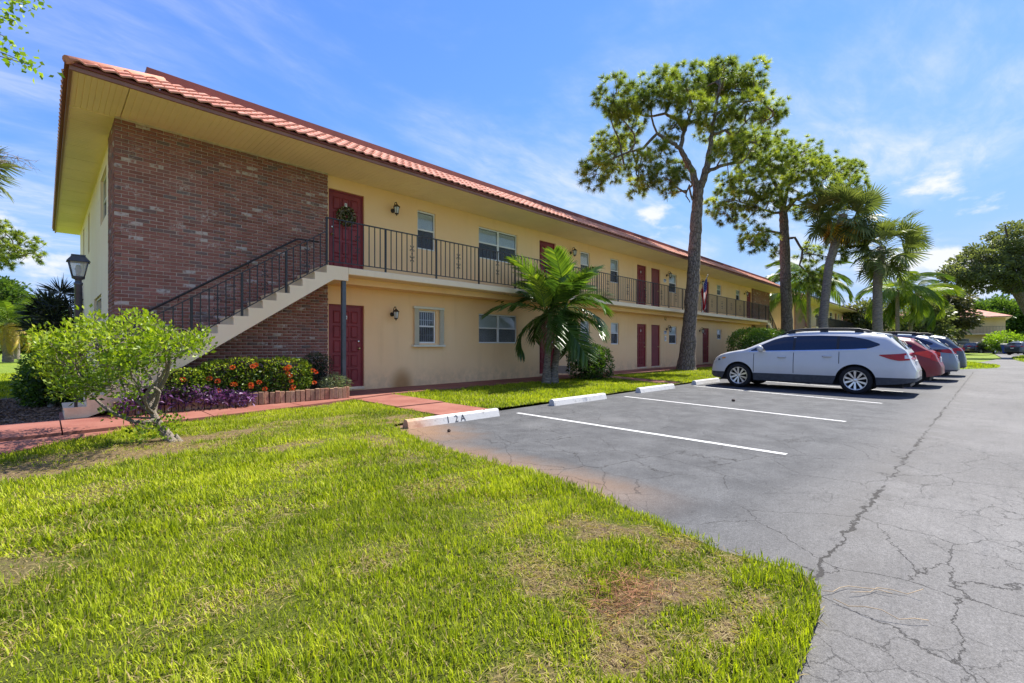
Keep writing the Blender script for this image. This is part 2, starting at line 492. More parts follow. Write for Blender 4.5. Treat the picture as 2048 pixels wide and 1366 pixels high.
def mk_brick(name, src):
    t = NT(name); p = t.pos()
    r = t.rand() if src == 'rand' else t.attr('var')
    n = t.noise(p, 24, 5, 0.7)
    c = t.ramp(r, [(0.0, (0.22, 0.092, 0.070)), (0.25, (0.34, 0.145, 0.112)), (0.5, (0.29, 0.122, 0.097)), (0.72, (0.39, 0.18, 0.142)), (0.86, (0.26, 0.13, 0.108)), (0.93, (0.20, 0.125, 0.11)), (1.0, (0.17, 0.14, 0.135))])
    c = t.mix(t.rng(n, 0.3, 0.75, 0, 0.5), c, (0.21, 0.095, 0.075))
    # worn whitewash blotches
    w = t.math('MULTIPLY', t.rng(t.noise(t.mapping(p, (1.0, 1.0, 1.6)), 2.4, 4, 0.6), 0.53, 0.68), t.rng(t.noise(p, 17, 5, 0.75), 0.47, 0.62))
    full = t.math('MULTIPLY', t.math('GREATER_THAN', t.math('FRACT', t.math('MULTIPLY', r, 57.3)), 0.962), t.rng(t.noise(p, 12, 4, 0.7), 0.36, 0.55))
    c = t.mix(t.math('MULTIPLY', t.math('MAXIMUM', w, full), 0.75), c, (0.58, 0.52, 0.47))
    t.set(c, 0.88, 0, 0.2); t.bump(t.noise(p, 85, 5, 0.75), 0.5, 0.008)
    return t.mat
def mk_tile(name, src):
    t = NT(name); p = t.pos()
    r = t.rand() if src == 'rand' else t.attr('var')
    c = t.ramp(r, [(0, (0.54, 0.225, 0.155)), (0.5, (0.62, 0.275, 0.195)), (1, (0.68, 0.33, 0.24))])
    c = t.mix(t.rng(t.noise(p, 6, 6, 0.7), 0.45, 0.75, 0, 0.45), c, (0.42, 0.165, 0.11))
    t.set(c, 0.8, 0, 0.25); t.bump(t.noise(p, 200, 3, 0.7), 0.35, 0.004)
    return t.mat
def mk_glass(name='window_glass', tint=(0.84, 0.88, 0.89), fac=0.78):
    t = NT(name)
    tr = t.N.new('ShaderNodeBsdfTransparent'); tr.inputs[0].default_value = tint + (1,)
    gl = t.N.new('ShaderNodeBsdfGlossy'); gl.inputs['Roughness'].default_value = 0.02
    p = t.pos()
    bp = t.N.new('ShaderNodeBump'); bp.inputs['Strength'].default_value = 0.05; bp.inputs['Distance'].default_value = 0.02
    t.L.new(t.noise(p, 1.8, 2), bp.inputs['Height']); t.L.new(bp.outputs[0], gl.inputs['Normal'])
    lw = t.N.new('ShaderNodeLayerWeight'); lw.inputs['Blend'].default_value = 0.28
    mx = t.N.new('ShaderNodeMixShader')
    t.L.new(t.math('MULTIPLY_ADD', lw.outputs['Fresnel'], fac, 0.05), mx.inputs[0])
    t.L.new(tr.outputs[0], mx.inputs[1]); t.L.new(gl.outputs[0], mx.inputs[2])
    t.L.new(mx.outputs[0], t.out.inputs['Surface'])
    return t.mat
def mk_bark(name, lo, mid, hi, sc=(6, 6, 1.2), bump=1.0):
    t = NT(name); p = t.mapping(t.pos(), sc)
    v = t.voronoi(t.mix(0.25, p, t.noise(p, 2.5, 4, color=True), 'ADD'), 1.5, 'DISTANCE_TO_EDGE'); n = t.noise(p, 5, 6, 0.7)
    c = t.mix(t.rng(v, 0.0, 0.13, 0.25, 1.0), lo, t.mix(t.rng(n, 0.25, 0.75), mid, hi))
    t.set(c, 0.92, 0, 0.15); t.bump(t.math('ADD', t.rng(v, 0.0, 0.25), t.math('MULTIPLY', n, 0.6)), bump, 0.03)
    return t.mat
M = {}
M['asphalt'] = mk_asphalt(); M['soil'] = mk_soil(); M['fargrass'] = mk_far_grass(); M['walk'] = mk_walk()
M['stucco'] = mk_stucco('yellow_stucco', (0.92, 0.595, 0.305), (0.94, 0.64, 0.345), True)
M['stucco_side'] = mk_stucco('pale_stucco', (0.90, 0.70, 0.48), (0.93, 0.75, 0.53))
M['concrete_cream'] = mk_stucco('cream_painted_concrete', (0.86, 0.665, 0.44), (0.89, 0.71, 0.49))
M['brick_r'] = mk_brick('brick_single', 'rand'); M['brick_a'] = mk_brick('brick_field', 'attr')
M['tile_r'] = mk_tile('roof_tile_single', 'rand'); M['tile_a'] = mk_tile('roof_tile_field', 'attr')
M['mortar'] = plain('mortar', (0.52, 0.42, 0.355), 0.9, 0.18, 6, bump=0.3, bscale=120)
M['soffit'] = plain('soffit_vinyl', (0.92, 0.75, 0.44), 0.5, 0.05, 0.8, spec=0.3)
M['fascia'] = plain('brown_red_fascia', (0.27, 0.115, 0.075), 0.45, 0.12, 4)
M['parapet'] = plain('dark_red_flashing', (0.20, 0.05, 0.038), 0.6, 0.15, 2)
M['flatroof'] = plain('flat_roof', (0.45, 0.44, 0.42), 0.9)
M['door'] = plain('red_door_paint', (0.235, 0.030, 0.034), 0.5, 0.12, 2.0, spec=0.4, bump=0.05, bscale=25)
M['door2'] = plain('faded_red_paint', (0.25, 0.060, 0.062), 0.62, 0.12, 2.0)
M['white'] = plain('white_paint', (0.76, 0.76, 0.74), 0.45, 0.05, 3)
M['offwhite'] = plain('cream_metal', (0.70, 0.66, 0.52), 0.45, 0.06, 3)
M['glass'] = mk_glass(); M['iron'] = plain('black_iron', (0.018, 0.018, 0.020), 0.42, 0.25, 10, spec=0.5, bump=0.1, bscale=120)
M['steel'] = plain('dark_grey_steel_paint', (0.065, 0.075, 0.088), 0.38, 0.2, 5, spec=0.5)
M['bronze'] = plain('dark_bronze', (0.030, 0.022, 0.017), 0.4, 0.3, 12, spec=0.5)
M['frost'] = plain('frosted_glass', (0.62, 0.62, 0.58), 0.25, 0.05, 10, spec=0.5)
M['brass'] = plain('brass', (0.62, 0.46, 0.22), 0.28, 0.1, 20, metal=1.0)
M['nickel'] = plain('nickel', (0.65, 0.64, 0.62), 0.25, 0.1, 20, metal=1.0)
M['blind'] = plain('white_blind', (0.84, 0.84, 0.82), 0.6, 0.05, 4)
M['screen'] = plain('insect_screen', (0.075, 0.080, 0.088), 0.75, 0.12, 8)
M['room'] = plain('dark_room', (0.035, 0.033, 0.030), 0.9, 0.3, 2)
M['paint'] = None
def mk_linepaint():
    t = NT('white_line_paint'); p = t.pos()
    n = t.noise(p, 22, 6, 0.75)
    c = t.mix(t.math('MAXIMUM', t.rng(n, 0.48, 0.64, 0, 0.85), t.rng(t.noise(p, 70, 4, 0.8), 0.5, 0.64, 0, 0.75)), (0.60, 0.60, 0.58), (0.15, 0.15, 0.152))
    t.set(c, 0.75, 0, 0.3); return t.mat
M['paint'] = mk_linepaint()
def mk_stop():
    t = NT('white_wheel_stop'); p = t.pos(); s = t.sep(p)
    n = t.noise(p, 9, 6, 0.7)
    c = t.mix(t.math('MAXIMUM', t.rng(n, 0.54, 0.68, 0, 0.75), t.rng(t.noise(p, 45, 5, 0.8), 0.56, 0.7, 0, 0.6)), (0.58, 0.57, 0.54), (0.25, 0.235, 0.215))
    rust = t.math('MULTIPLY', t.rng(t.math('ADD', s[0], t.math('MULTIPLY', n, 0.3)), 3.85, 4.55, 1, 0), 0.85)
    c = t.mix(rust, c, t.mix(t.rng(n, 0.35, 0.65), (0.40, 0.15, 0.05), (0.62, 0.36, 0.20)))
    t.set(c, 0.85, 0, 0.2); t.bump(t.noise(p, 60, 5, 0.7), 0.5, 0.01); return t.mat
M['stop'] = mk_stop()
M['ink'] = plain('worn_black_paint', (0.035, 0.035, 0.038), 0.7, 0.3, 30)
M['faintink'] = plain('faded_grey_paint', (0.42, 0.42, 0.42), 0.8, 0.2, 30)
M['mulch'] = plain('mulch', (0.085, 0.062, 0.045), 0.95, 0.5, 14, bump=1.0, bscale=40)
M['terracotta_edge'] = None

# ================================================================== GROUND
def sheet(name, poly, z, mat, kind='structure', depth=0.0, parent=None):
    mb = MB()
    if depth: mb.prism(poly, 2, z - depth, z)
    else: mb.face([(x, y, z) for x, y in poly])
    o = mb.build(name, mat, parent, normals=bool(depth))
    if parent is None: o['kind'] = kind
    return o
sheet('ground', [(-500, -400), (900, -400), (900, 700), (-500, 700)], -0.06, M['fargrass'])
sheet('parking_lot', [(-60, -7.5), (50, -9.2), (160, -9.5), (160, -4.2), (62, -2.6), (46.5, -0.9), (46.5, 6.3), (3.3, 6.12), (-3, 6.1), (-60, 6.1)], 0.0, M['asphalt'])

XE = [(0.38, 0.5), (0.41, 1.75), (0.44, 2.3), (0.47, 2.58), (0.55, 2.75), (0.72, 2.79), (0.99, 2.76), (1.53, 2.92), (2.33, 3.12), (3.29, 3.18), (4.68, 3.25), (5.5, 3.42), (6.05, 3.62), (6.2, 4.45), (6.4, 4.62), (9.4, 4.64)]
YT = [(-14, 7.2), (-0.5, 7.28), (0.55, 8.05), (0.8, 8.35), (3.35, 8.83), (4.64, 9.22)]
def xe(y): return np.interp(y, [a for a, b in XE], [b for a, b in XE])
def yt(x): return np.interp(x, [a for a, b in YT], [b for a, b in YT])
# bare or thatchy patches: x, y, rx, ry, strength
PATCH = [(0.55, 6.55, 1.25, 0.55, 1.0), (1.15, 6.85, 0.85, 0.42, 1.0), (-0.1, 6.25, 0.7, 0.4, 0.95), (1.65, 0.92, 0.26, 0.17, 0.75), (1.95, 1.1, 0.3, 0.16, 0.85), (2.25, 0.92, 0.22, 0.14, 0.75), (1.45, 0.62, 0.2, 0.1, 0.7), (1.95, 0.68, 0.22, 0.09, 0.8), (2.3, 0.68, 0.16, 0.1, 0.75), (1.78, 1.5, 0.22, 0.3, 0.7), (2.6, 1.3, 0.18, 0.4, 0.75), (2.45, 1.75, 0.2, 0.22, 0.7), (1.2, 1.05, 0.2, 0.2, 0.55),
         (2.3, 3.1, 0.4, 0.3, 0.5), (2.0, 5.6, 0.5, 0.25, 0.7), (2.9, 5.2, 0.25, 0.6, 0.7), (1.9, 7.1, 0.5, 0.2, 0.75), (2.6, 7.4, 0.6, 0.2, 0.7), (3.4, 7.2, 0.5, 0.25, 0.75), (4.1, 6.6, 0.45, 0.25, 0.8), (3.7, 6.25, 0.5, 0.15, 0.9), (-0.1, 3.6, 0.25, 0.5, 0.55), (-0.35, 2.7, 0.3, 0.3, 0.5), (0.3, 4.9, 0.4, 0.35, 0.55), (0.6, 2.4, 0.35, 0.2, 0.4), (1.3, 2.35, 0.25, 0.18, 0.45), (0.35, 1.3, 0.15, 0.2, 0.4), (2.7, 4.2, 0.25, 0.5, 0.5), (3.1, 6.6, 0.4, 0.3, 0.6), (2.4, 8.2, 0.6, 0.18, 0.5)]
_ph = RNG.uniform(0, 6.28, (10, 2)); _fr = RNG.uniform(0.6, 3.6, 10) ; _dr = RNG.uniform(0, 6.28, 10)
def wav(x, y, sc=1.0):
    s = 0
    for i in range(10):
        s = s + np.sin((x * math.cos(_dr[i]) + y * math.sin(_dr[i])) * _fr[i] * sc * 2.2 + _ph[i, 0]) / (0.6 + _fr[i] * 0.35)
    return s / 4.0
def dirt(x, y):
    x = np.asarray(x, float); y = np.asarray(y, float)
    d = np.clip(wav(x, y) * 0.5 + wav(x * 6 + 2, y * 6) * 0.28 - 0.08, 0, 0.55)
    wob = wav(x * 3, y * 3) * 0.5 + wav(x * 9, y * 9) * 0.6 - 0.25
    for a, b, rx, ry, s in PATCH:
        q = ((x - a) / rx) ** 2 + ((y - b) / ry) ** 2
        d = np.maximum(d, s * np.clip(1.45 - q + wob, 0, 1))
    return np.clip(d, 0, 1)
def lawn_grid(name, xs, ysf, clampf, z):
    """structured sheet; ysf(x) gives the row ys for a column"""
    nx = len(xs); cols = [ysf(x) for x in xs]; ny = len(cols[0])
    V = np.zeros((nx, ny, 3)); 
    for i, x in enumerate(xs):
        V[i, :, 1] = cols[i]; V[i, :, 0] = np.minimum(x, clampf(cols[i])) if clampf else x
    V[..., 2] = z + 0.012 * wav(V[..., 0] * 1.7, V[..., 1] * 1.7)
    idx = np.arange(nx * ny).reshape(nx, ny)
    F = np.stack([idx[:-1, :-1], idx[1:, :-1], idx[1:, 1:], idx[:-1, 1:]], -1).reshape(-1, 4)
    P = V.reshape(-1, 3)
    keep = (np.abs(P[F[:, 1], 0] - P[F[:, 0], 0]) + np.abs(P[F[:, 2], 0] - P[F[:, 3], 0])) > 1e-4
    me = npmesh(name, P, F[keep], M['soil'], dirt(P[:, 0], P[:, 1]), True)
    o = put(name, me); o['kind'] = 'structure'
    return o
lawn_grid('lawn', np.concatenate([np.linspace(-14, -1.6, 40), np.linspace(-1.5, 4.66, 100)]), lambda x: np.linspace(0.38, float(yt(x)), 120), xe, 0.03)
lawn_grid('lawn_strip', np.linspace(5.78, 46.4, 200), lambda x: np.linspace(6.2, 9.68, 26), None, 0.035)
# grass spit between the parking bays, and the one across the drive
def spit(name, pts, z=0.06):
    mb = MB(); c = (sum(p[0] for p in pts) / len(pts), sum(p[1] for p in pts) / len(pts))
    n = len(pts)
    vs = [(x, y, 0.0) for x, y in pts] + [(c[0] + (x - c[0]) * 0.94, c[1] + (y - c[1]) * 0.94, z) for x, y in pts]
    mb.raw(vs, [(i, (i + 1) % n, (i + 1) % n + n, i + n) for i in range(n)] + [tuple(range(n, 2 * n))])
    o = mb.build(name, M['fargrass']); o['kind'] = 'structure'; return o
SPIT1 = [(30.0, 6.3), (30.2, 2.5), (31.0, 0.9), (32.4, 0.0), (34.2, -0.95), (35.6, -1.32), (37.4, -1.5), (39.0, -1.45), (41.5, -0.9), (44, -0.2), (46.2, 0.3), (46.4, 6.3)]
SPIT2 = [(79, 0.2), (80, -1.5), (83, -2.4), (90, -2.9), (110, -3), (110, 1), (90, 1)]
SPIT3 = [(48, -3.1), (56, -3.0), (63, -3.2), (72, -4.4), (80, -6.5), (60, -7.0), (46, -5.2)]
spit('grass_spit', SPIT1); spit('far_grass_spit', SPIT2); spit('drive_grass_island', SPIT3, 0.1)

# red painted walkway, cast in slabs
wk = bpy.data.objects.new('walkway', None); link(wk); wk['kind'] = 'structure'
def slab(poly, z, mat=None, depth=0.14):
    mb = MB(); mb.prism(poly, 2, z - depth, z)
    return mb.build('slab', mat or M['walk'], wk)
G = 0.008
def wf(x): return float(np.interp(x, [-14, 0.8, 3.35, 4.62, 5.8, 42], [8.3, 8.38, 8.86, 9.27, 9.62, 9.68]))
cuts = [-14, -11, -8.2, -5.4, -2.6, 0.16, 1.9, 3.4, 4.62, 5.8, 7.6, 9.4, 11.2, 13.0, 14.8, 16.6, 18.4, 20.2, 22, 24, 26, 28, 30, 32, 34, 36, 38, 40.5]
for a, b in zip(cuts[:-1], cuts[1:]):
    back = 9.82 if b <= 0.2 else 10.925
    slab([(a + G, wf(a)), (b - G, wf(b)), (b - G, back), (a + G, back)], 0.08)
slab([(4.66, 6.12), (5.74, 6.12), (5.74, 7.6), (4.66, 7.6)], 0.045); slab([(4.66, 7.616), (5.74, 7.616), (5.78, 9.585), (4.66, 9.262)], 0.06)
slab([(-14, 7.22), (-0.42, 7.3), (-0.42, 8.27), (-14, 8.27)], 0.05); slab([(-0.4, 7.31), (0.5, 8.02), (0.76, 8.33), (-0.4, 8.28)], 0.05)
slab([(13.0, 6.3), (13.9, 6.3), (15.0, 9.66), (14.1, 9.66)], 0.066)
sheet('mulch_bed', [(-3.2, 9.86), (0.9, 9.86), (0.9, 16.5), (-0.7, 16.0), (-1.6, 13.0), (-1.2, 11.4)], -0.03, M['mulch'], 'structure')

# parking lines
for i, (a, b) in enumerate([((5.94, 5.70), (5.79, 1.40)), ((9.62, 5.71), (8.93, 1.33)), ((13.55, 5.72), (12.24, 1.20)), ((17.3, 5.72), (15.6, 1.1)), ((20.9, 5.7), (19.2, 0.9)), ((24.6, 5.7), (22.9, 0.7)), ((28.3, 5.7), (26.6, 0.5))]):
    a, b = Vector(a), Vector(b); d = (b - a).normalized(); n = Vector((-d.y, d.x)) * 0.046
    o = sheet('parking_line', [tuple(a - n), tuple(b - n), tuple(b + n), tuple(a + n)], 0.004, M['paint'])
    o['label'] = ['white parking line nearest the lawn corner', 'white parking line between the second and third wheel stops', 'white parking line in the shadow beside the white wagon', 'white parking line on the far side of the white wagon', 'white parking line beyond the red hatchback', 'white parking line beyond the silver crossover', 'white parking line beyond the dark grey crossover'][i]

# ================================================================== APARTMENT BUILDING
WY = 10.92; BY = 10.82; SZ = 5.32; X0, X1 = 0.87, 39.79; FL = 2.96
apt = thing('apartment_building', (0, 0, 0), 'long two-storey yellow stucco apartment block with brick end panels and red tiled roof', 'building')
DOORS = [(4.80, 5.72), (12.53, 13.45), (19.50, 20.40), (20.88, 21.80), (27.10, 28.08), (34.82, 35.80)]
UW = [(7.33, 7.95, 3.93, 5.02), (9.62, 11.38, 3.98, 4.98), (15.03, 15.66, 3.95, 4.98), (17.22, 17.91, 3.95, 5.0), (22.78, 23.68, 3.98, 4.96), (29.32, 30.06, 4.35, 4.99), (32.67, 33.45, 4.28, 4.96)]
LW = [(7.38, 7.97, 1.27, 2.20), (9.62, 11.38, 1.28, 2.22), (15.03, 15.66, 1.24, 2.2), (17.26, 17.91, 1.25, 2.2), (22.78, 23.72, 1.28, 2.2), (29.32, 30.06, 1.58, 2.2), (32.67, 33.45, 1.74, 2.2)]
def wall_holes(mb, u0, u1, z0, z1, holes, depth, P):
    """wall face with openings and their reveals; P(u, d, z) -> point (d = depth into wall)"""
    us = sorted({u0, u1} | {h[0] for h in holes} | {h[1] for h in holes}); zs = sorted({z0, z1} | {h[2] for h in holes} | {h[3] for h in holes})
    for a, b in zip(us[:-1], us[1:]):
        for c, d in zip(zs[:-1], zs[1:]):
            if any(h[0] <= a + 1e-6 and h[1] >= b - 1e-6 and h[2] <= c + 1e-6 and h[3] >= d - 1e-6 for h in holes): continue
            mb.face([P(a, 0, c), P(b, 0, c), P(b, 0, d), P(a, 0, d)])
    for a, b, c, d in holes:
        mb.face([P(a, 0, c), P(a, depth, c), P(b, depth, c), P(b, 0, c)]); mb.face([P(a, 0, d), P(b, 0, d), P(b, depth, d), P(a, depth, d)])
        mb.face([P(a, 0, c), P(a, 0, d), P(a, depth, d), P(a, depth, c)]); mb.face([P(b, 0, c), P(b, depth, c), P(b, depth, d), P(b, 0, d)])
holes = [(a, b, FL, 5.02) for a, b in DOORS] + [(a, b, 0.16, 2.22) for a, b in DOORS] + UW + LW
mb = MB(); wall_holes(mb, 4.74, 35.85, 0.0, SZ, holes, 0.13, lambda u, d, z: (u, WY + d, z))
mb.build('front_wall', M['stucco'], apt, normals=False)
SW = [(12.75, 14.2, 3.95, 5.0), (17.9, 18.5, 3.9, 5.05), (20.4, 21.0, 3.6, 5.05), (14.0, 16.2, 1.2, 2.4)]
mb = MB(); wall_holes(mb, 11.99, 22.85, 0.0, SZ, SW, 0.13, lambda u, d, z: (0.90 + d, u, z))
mb.box(0.92, X1, 22.75, 22.85, 0, SZ); mb.box(X1 - 0.1, X1, 11.2, 22.74, 0, SZ)
mb.build('side_wall', M['stucco_side'], apt, normals=False)
# brick end panels: mortar bed with every brick proud of it
def brick_panel(name, x0, x1, single):
    par = MB().box(x0 + 0.01, x1 - 0.004, BY + 0.007, BY + 0.35, 0.0, SZ - 0.001).build(name, M['mortar'], apt)
    if single: MB().box(x0 + 0.007, x0 + 0.3, BY + 0.36, 11.985, 0.0, SZ - 0.002).build('mortar_return', M['mortar'], apt)
    L, H, J = 0.1935, 0.0567, 0.0100
    out, k = [], 0
    z = 0.085
    while z + H < SZ:
        x = x0 if k % 2 == 0 else x0 - (L + J) / 2
        while x < x1 - 0.02:
            a, b = max(x, x0), min(x + L, x1)
            if b - a > 0.03: out.append((a, b, z, 0))
            x += L + J
        if single:
            y = BY + 0.06 + (0.1 if k % 2 == 0 else 0.0)
            while y < 11.97:
                b = min(y + L, 11.99)
                if b - y > 0.03: out.append((y, b, z, 1))
                y += L + J
        z += H + J; k += 1
    return par, out, H
def add_bricks(mb_v, mb_f, var, a, b, z, side, H, x0, r):
    e = r.uniform(-0.0025, 0.0025); j = r.uniform(-0.002, 0.002)
    if side == 0: x_, X_, y_, Y_ = a + j, b + j, BY + e, BY + 0.05
    else: x_, X_, y_, Y_ = x0 + e, x0 + 0.05, a + j, b + j
    n = len(mb_v)
    mb_v += [(x_, y_, z), (X_, y_, z), (X_, Y_, z), (x_, Y_, z), (x_, y_, z + H), (X_, y_, z + H), (X_, Y_, z + H), (x_, Y_, z + H)]
    for f in [(0, 3, 2, 1), (4, 5, 6, 7), (0, 1, 5, 4), (1, 2, 6, 5), (2, 3, 7, 6), (3, 0, 4, 7)]: mb_f.append(tuple(i + n for i in f))
    var += [r.random()] * 8
def bricks(name, x0, x1, single):
    par, lst, H = brick_panel(name, x0, x1, single)
    r = random.Random(5)
    solo = []
    if single:
        full = [q for q in lst if q[3] == 0 and q[1] - q[0] > 0.19 and 1.9 < q[2] < 4.6]
        full.sort(key=lambda q: q[0] * 0.713 + 0.15 * abs(q[2] - 2.5)); solo = full[:300]
    s = set(solo)
    v, f, var = [], [], []
    for q in lst:
        if q not in s: add_bricks(v, f, var, *q, H, x0, r)
    o = put('bricks_field', npmesh('bricks_field', np.array(v), np.array(f), M['brick_a'], np.array(var)), par); o['kind'] = 'stuff'
    if solo:
        me = MB().bbox(0, 0.1935, 0, 0.05, 0, H, 0.0018).mesh('brick', M['brick_r'])
        for q in solo: put('brick', me, par, (q[0] + r.uniform(-.002, .002), BY + r.uniform(-.0025, .0025), q[2]))
bricks('brick_wall', X0, 4.74, True); bricks('brick_wall', 35.85, X1, False)
# balcony slab
mb = MB(); mb.bbox(4.785, 36.365, 9.85, WY - 0.002, FL - 0.155, FL, 0.012)
mb.build('balcony_slab', M['concrete_cream'], apt)
mb = MB(); mb.box(4.79, 36.36, 10.35, WY - 0.003, FL - 0.30, FL - 0.157); mb.build('balcony_soffit', M['stucco'], apt)

# doors
def panel_door(x0, x1, z0, z1, flat=False, knob_right=True, letter=None, cols=3):
    d = MB(); y = WY + 0.075
    d.box(x0 + 0.045, x1 - 0.045, y, y + 0.045, z0 + 0.01, z1 - 0.045)
    do = d.build('door', M['door2'] if flat else M['door'], apt)
    fr = MB(); fr.box(x0 + 0.001, x0 + 0.043, y - 0.02, y + 0.05, z0, z1 - 0.002); fr.box(x1 - 0.043, x1 - 0.001, y - 0.02, y + 0.05, z0, z1 - 0.002); fr.box(x0 + 0.0435, x1 - 0.0435, y - 0.02, y + 0.05, z1 - 0.043, z1 - 0.002)
    fr.build('frame', M['door'], do)
    MB().bbox(x0 + 0.002, x1 - 0.002, WY - 0.03, y - 0.022, z0 - 0.05, z0 + 0.012, 0.004).build('threshold', M['concrete_cream'], do)
    w = x1 - x0 - 0.09
    if not flat:
        h = z1 - z0 - 0.06; rows = 5; pw = (w - 0.10 * 2 - 0.055 * (cols - 1)) / cols; ph = (h - 0.12 - 0.13 - 0.07 * (rows - 1)) / rows
        for i in range(cols):
            for j in range(rows):
                a = x0 + 0.045 + 0.10 + i * (pw + 0.055); b = z0 + 0.15 + j * (ph + 0.07)
                p = MB(); i2 = 0.028
                # moulded frame and raised field
                o4 = [(a, b), (a + pw, b), (a + pw, b + ph), (a, b + ph)]; q4 = [(a + i2, b + i2), (a + pw - i2, b + i2), (a + pw - i2, b + ph - i2), (a + i2, b + ph - i2)]
                vs = [(x, y - 0.001, z) for x, z in o4] + [(x, y - 0.016, z) for x, z in o4] + [(x, y - 0.004, z) for x, z in [(a + .014, b + .014), (a + pw - .014, b + .014), (a + pw - .014, b + ph - .014), (a + .014, b + ph - .014)]] + [(x, y - 0.014, z) for x, z in q4]
                fs = []
                for L_ in range(3):
                    for k in range(4): fs.append((L_ * 4 + k, L_ * 4 + (k + 1) % 4, L_ * 4 + 4 + (k + 1) % 4, L_ * 4 + 4 + k))
                fs.append((12, 13, 14, 15)); p.raw(vs, fs); p.build('panel', M['door'], do)
    kx = x1 - 0.115 if knob_right else x0 + 0.115
    k = MB(); k.lathe([(0.0, 0), (0.032, -0.0), (0.032, -0.008), (0.012, -0.012), (0.012, -0.035), (0.028, -0.045), (0.03, -0.06), (0.018, -0.072), (0, -0.074)], (kx, y - 0.001, z0 + 0.97), 14, 'y'); k.build('knob', M['brass'], do)
    if not flat:
        k = MB(); k.lathe([(0.0, 0), (0.03, 0), (0.03, -0.014), (0.022, -0.022), (0, -0.024)], (kx, y - 0.001, z0 + 1.15), 14, 'y'); k.build('deadbolt', M['nickel'], do)
    if letter:
        MB().box((x0 + x1) / 2 - 0.03, (x0 + x1) / 2 + 0.03, y - 0.022, y - 0.0165, z1 - 0.36, z1 - 0.27).build('letter_plate', M['white'], do)
        text_obj('letter', letter, 0.075, M['ink'], ((x0 + x1) / 2, y - 0.0235, z1 - 0.315), (rad(90), 0, 0), do)
    return do
def text_obj(name, s, size, mat, loc, rot, parent=None, ext=0.001, sx=1.0):
    cu = bpy.data.curves.new(name, 'FONT'); cu.body = s; cu.size = size; cu.extrude = ext; cu.align_x = 'CENTER'; cu.align_y = 'CENTER'
    tmp = bpy.data.objects.new(name + '_tmp', cu); link(tmp)
    dg = bpy.context.evaluated_depsgraph_get(); me = bpy.data.meshes.new_from_object(tmp.evaluated_get(dg))
    bpy.data.objects.remove(tmp, do_unlink=True)
    me.materials.clear(); me.materials.append(mat)
    o = put(name, me, parent, loc, rot, (sx, 1, 1)); return o
UL = ['F', 'H', 'J', None, 'K', 'L']; LL = ['A', 'B', 'C', None, 'D', 'E']
for i, (a, b) in enumerate(DOORS):
    panel_door(a, b, FL, 5.02, i == 3, i not in (0,), UL[i]); panel_door(a, b, 0.16, 2.22, i == 3, True, LL[i])

# windows
def window(x0, x1, z0, z1, lights=1, par=None, P=None, blinds=0.55, screen=True, white=True, rnd=None):
    """single-hung window; P(u, d, z) maps wall coordinates to the world"""
    par = par or apt; P = P or (lambda u, d, z: (u, WY + d, z))
    fm = M['white'] if white else M['offwhite']
    def pbox(mb, u0, u1, d0, d1, a, b):
        vs = [P(u, d, z) for u, d, z in [(u0, d0, a), (u1, d0, a), (u1, d1, a), (u0, d1, a), (u0, d0, b), (u1, d0, b), (u1, d1, b), (u0, d1, b)]]
        mb.raw(vs, [(0, 3, 2, 1), (4, 5, 6, 7), (0, 1, 5, 4), (1, 2, 6, 5), (2, 3, 7, 6), (3, 0, 4, 7)])
    t = 0.042; fo = MB()
    pbox(fo, x0 + .001, x0 + t, 0.05, 0.11, z0 + .001, z1 - .001); pbox(fo, x1 - t, x1 - .001, 0.05, 0.11, z0 + .001, z1 - .001)
    pbox(fo, x0 + t, x1 - t, 0.05, 0.11, z0 + .001, z0 + t); pbox(fo, x0 + t, x1 - t, 0.05, 0.11, z1 - t, z1 - .001)
    w = fo.build('window', fm, par)
    n = lights; cw = (x1 - x0 - 2 * t) / n; zm = (z0 + z1) / 2 + 0.02
    for i in range(n):
        a, b = x0 + t + i * cw, x0 + t + (i + 1) * cw
        if i:
            mu = MB(); pbox(mu, a - 0.035, a + 0.035, 0.045, 0.105, z0 + t, z1 - t); mu.build('mullion', fm, w)
            a += 0.035
        if i < n - 1: b -= 0.035
        ra = MB(); pbox(ra, a + .001, b - .001, 0.055, 0.095, zm - 0.022, zm + 0.022); ra.build('meeting_rail', fm, w)
        for (c, d, dd) in ((z0 + t, zm - 0.022, 0.082), (zm + 0.022, z1 - t, 0.066)):
            g = MB(); g.face([P(a, dd, c), P(b, dd, c), P(b, dd, d), P(a, dd, d)]); g.build('pane', M['glass'], w, normals=False)
        if screen:
            s = MB(); s.face([P(a + .002, 0.0745, z0 + t + .002), P(b - .002, 0.0745, z0 + t + .002), P(b - .002, 0.0745, zm - 0.024), P(a + .002, 0.0745, zm - 0.024)]); s.build('insect_screen', M['screen_mesh'], w, normals=False)
        # blind slats behind the glass
        if blinds > 0:
            bl = MB(); z = z1 - t - 0.03; zb = z1 - t - (z1 - z0 - 2 * t) * blinds
            while z > zb:
                vs = [P(a + .006, 0.093, z - .018), P(b - .006, 0.093, z - .018), P(b - .006, 0.104, z + .016), P(a + .006, 0.104, z + .016)]
                bl.face(vs); z -= 0.033
            bl.build('blind', M['blind'], w, normals=False)
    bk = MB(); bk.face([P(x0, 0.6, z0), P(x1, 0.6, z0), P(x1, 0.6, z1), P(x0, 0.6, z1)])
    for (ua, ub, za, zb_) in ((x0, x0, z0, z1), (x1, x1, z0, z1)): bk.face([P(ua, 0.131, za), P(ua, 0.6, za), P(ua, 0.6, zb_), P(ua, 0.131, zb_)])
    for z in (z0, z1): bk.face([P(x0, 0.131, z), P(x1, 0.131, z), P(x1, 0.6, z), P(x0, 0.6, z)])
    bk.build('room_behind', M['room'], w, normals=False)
    return w
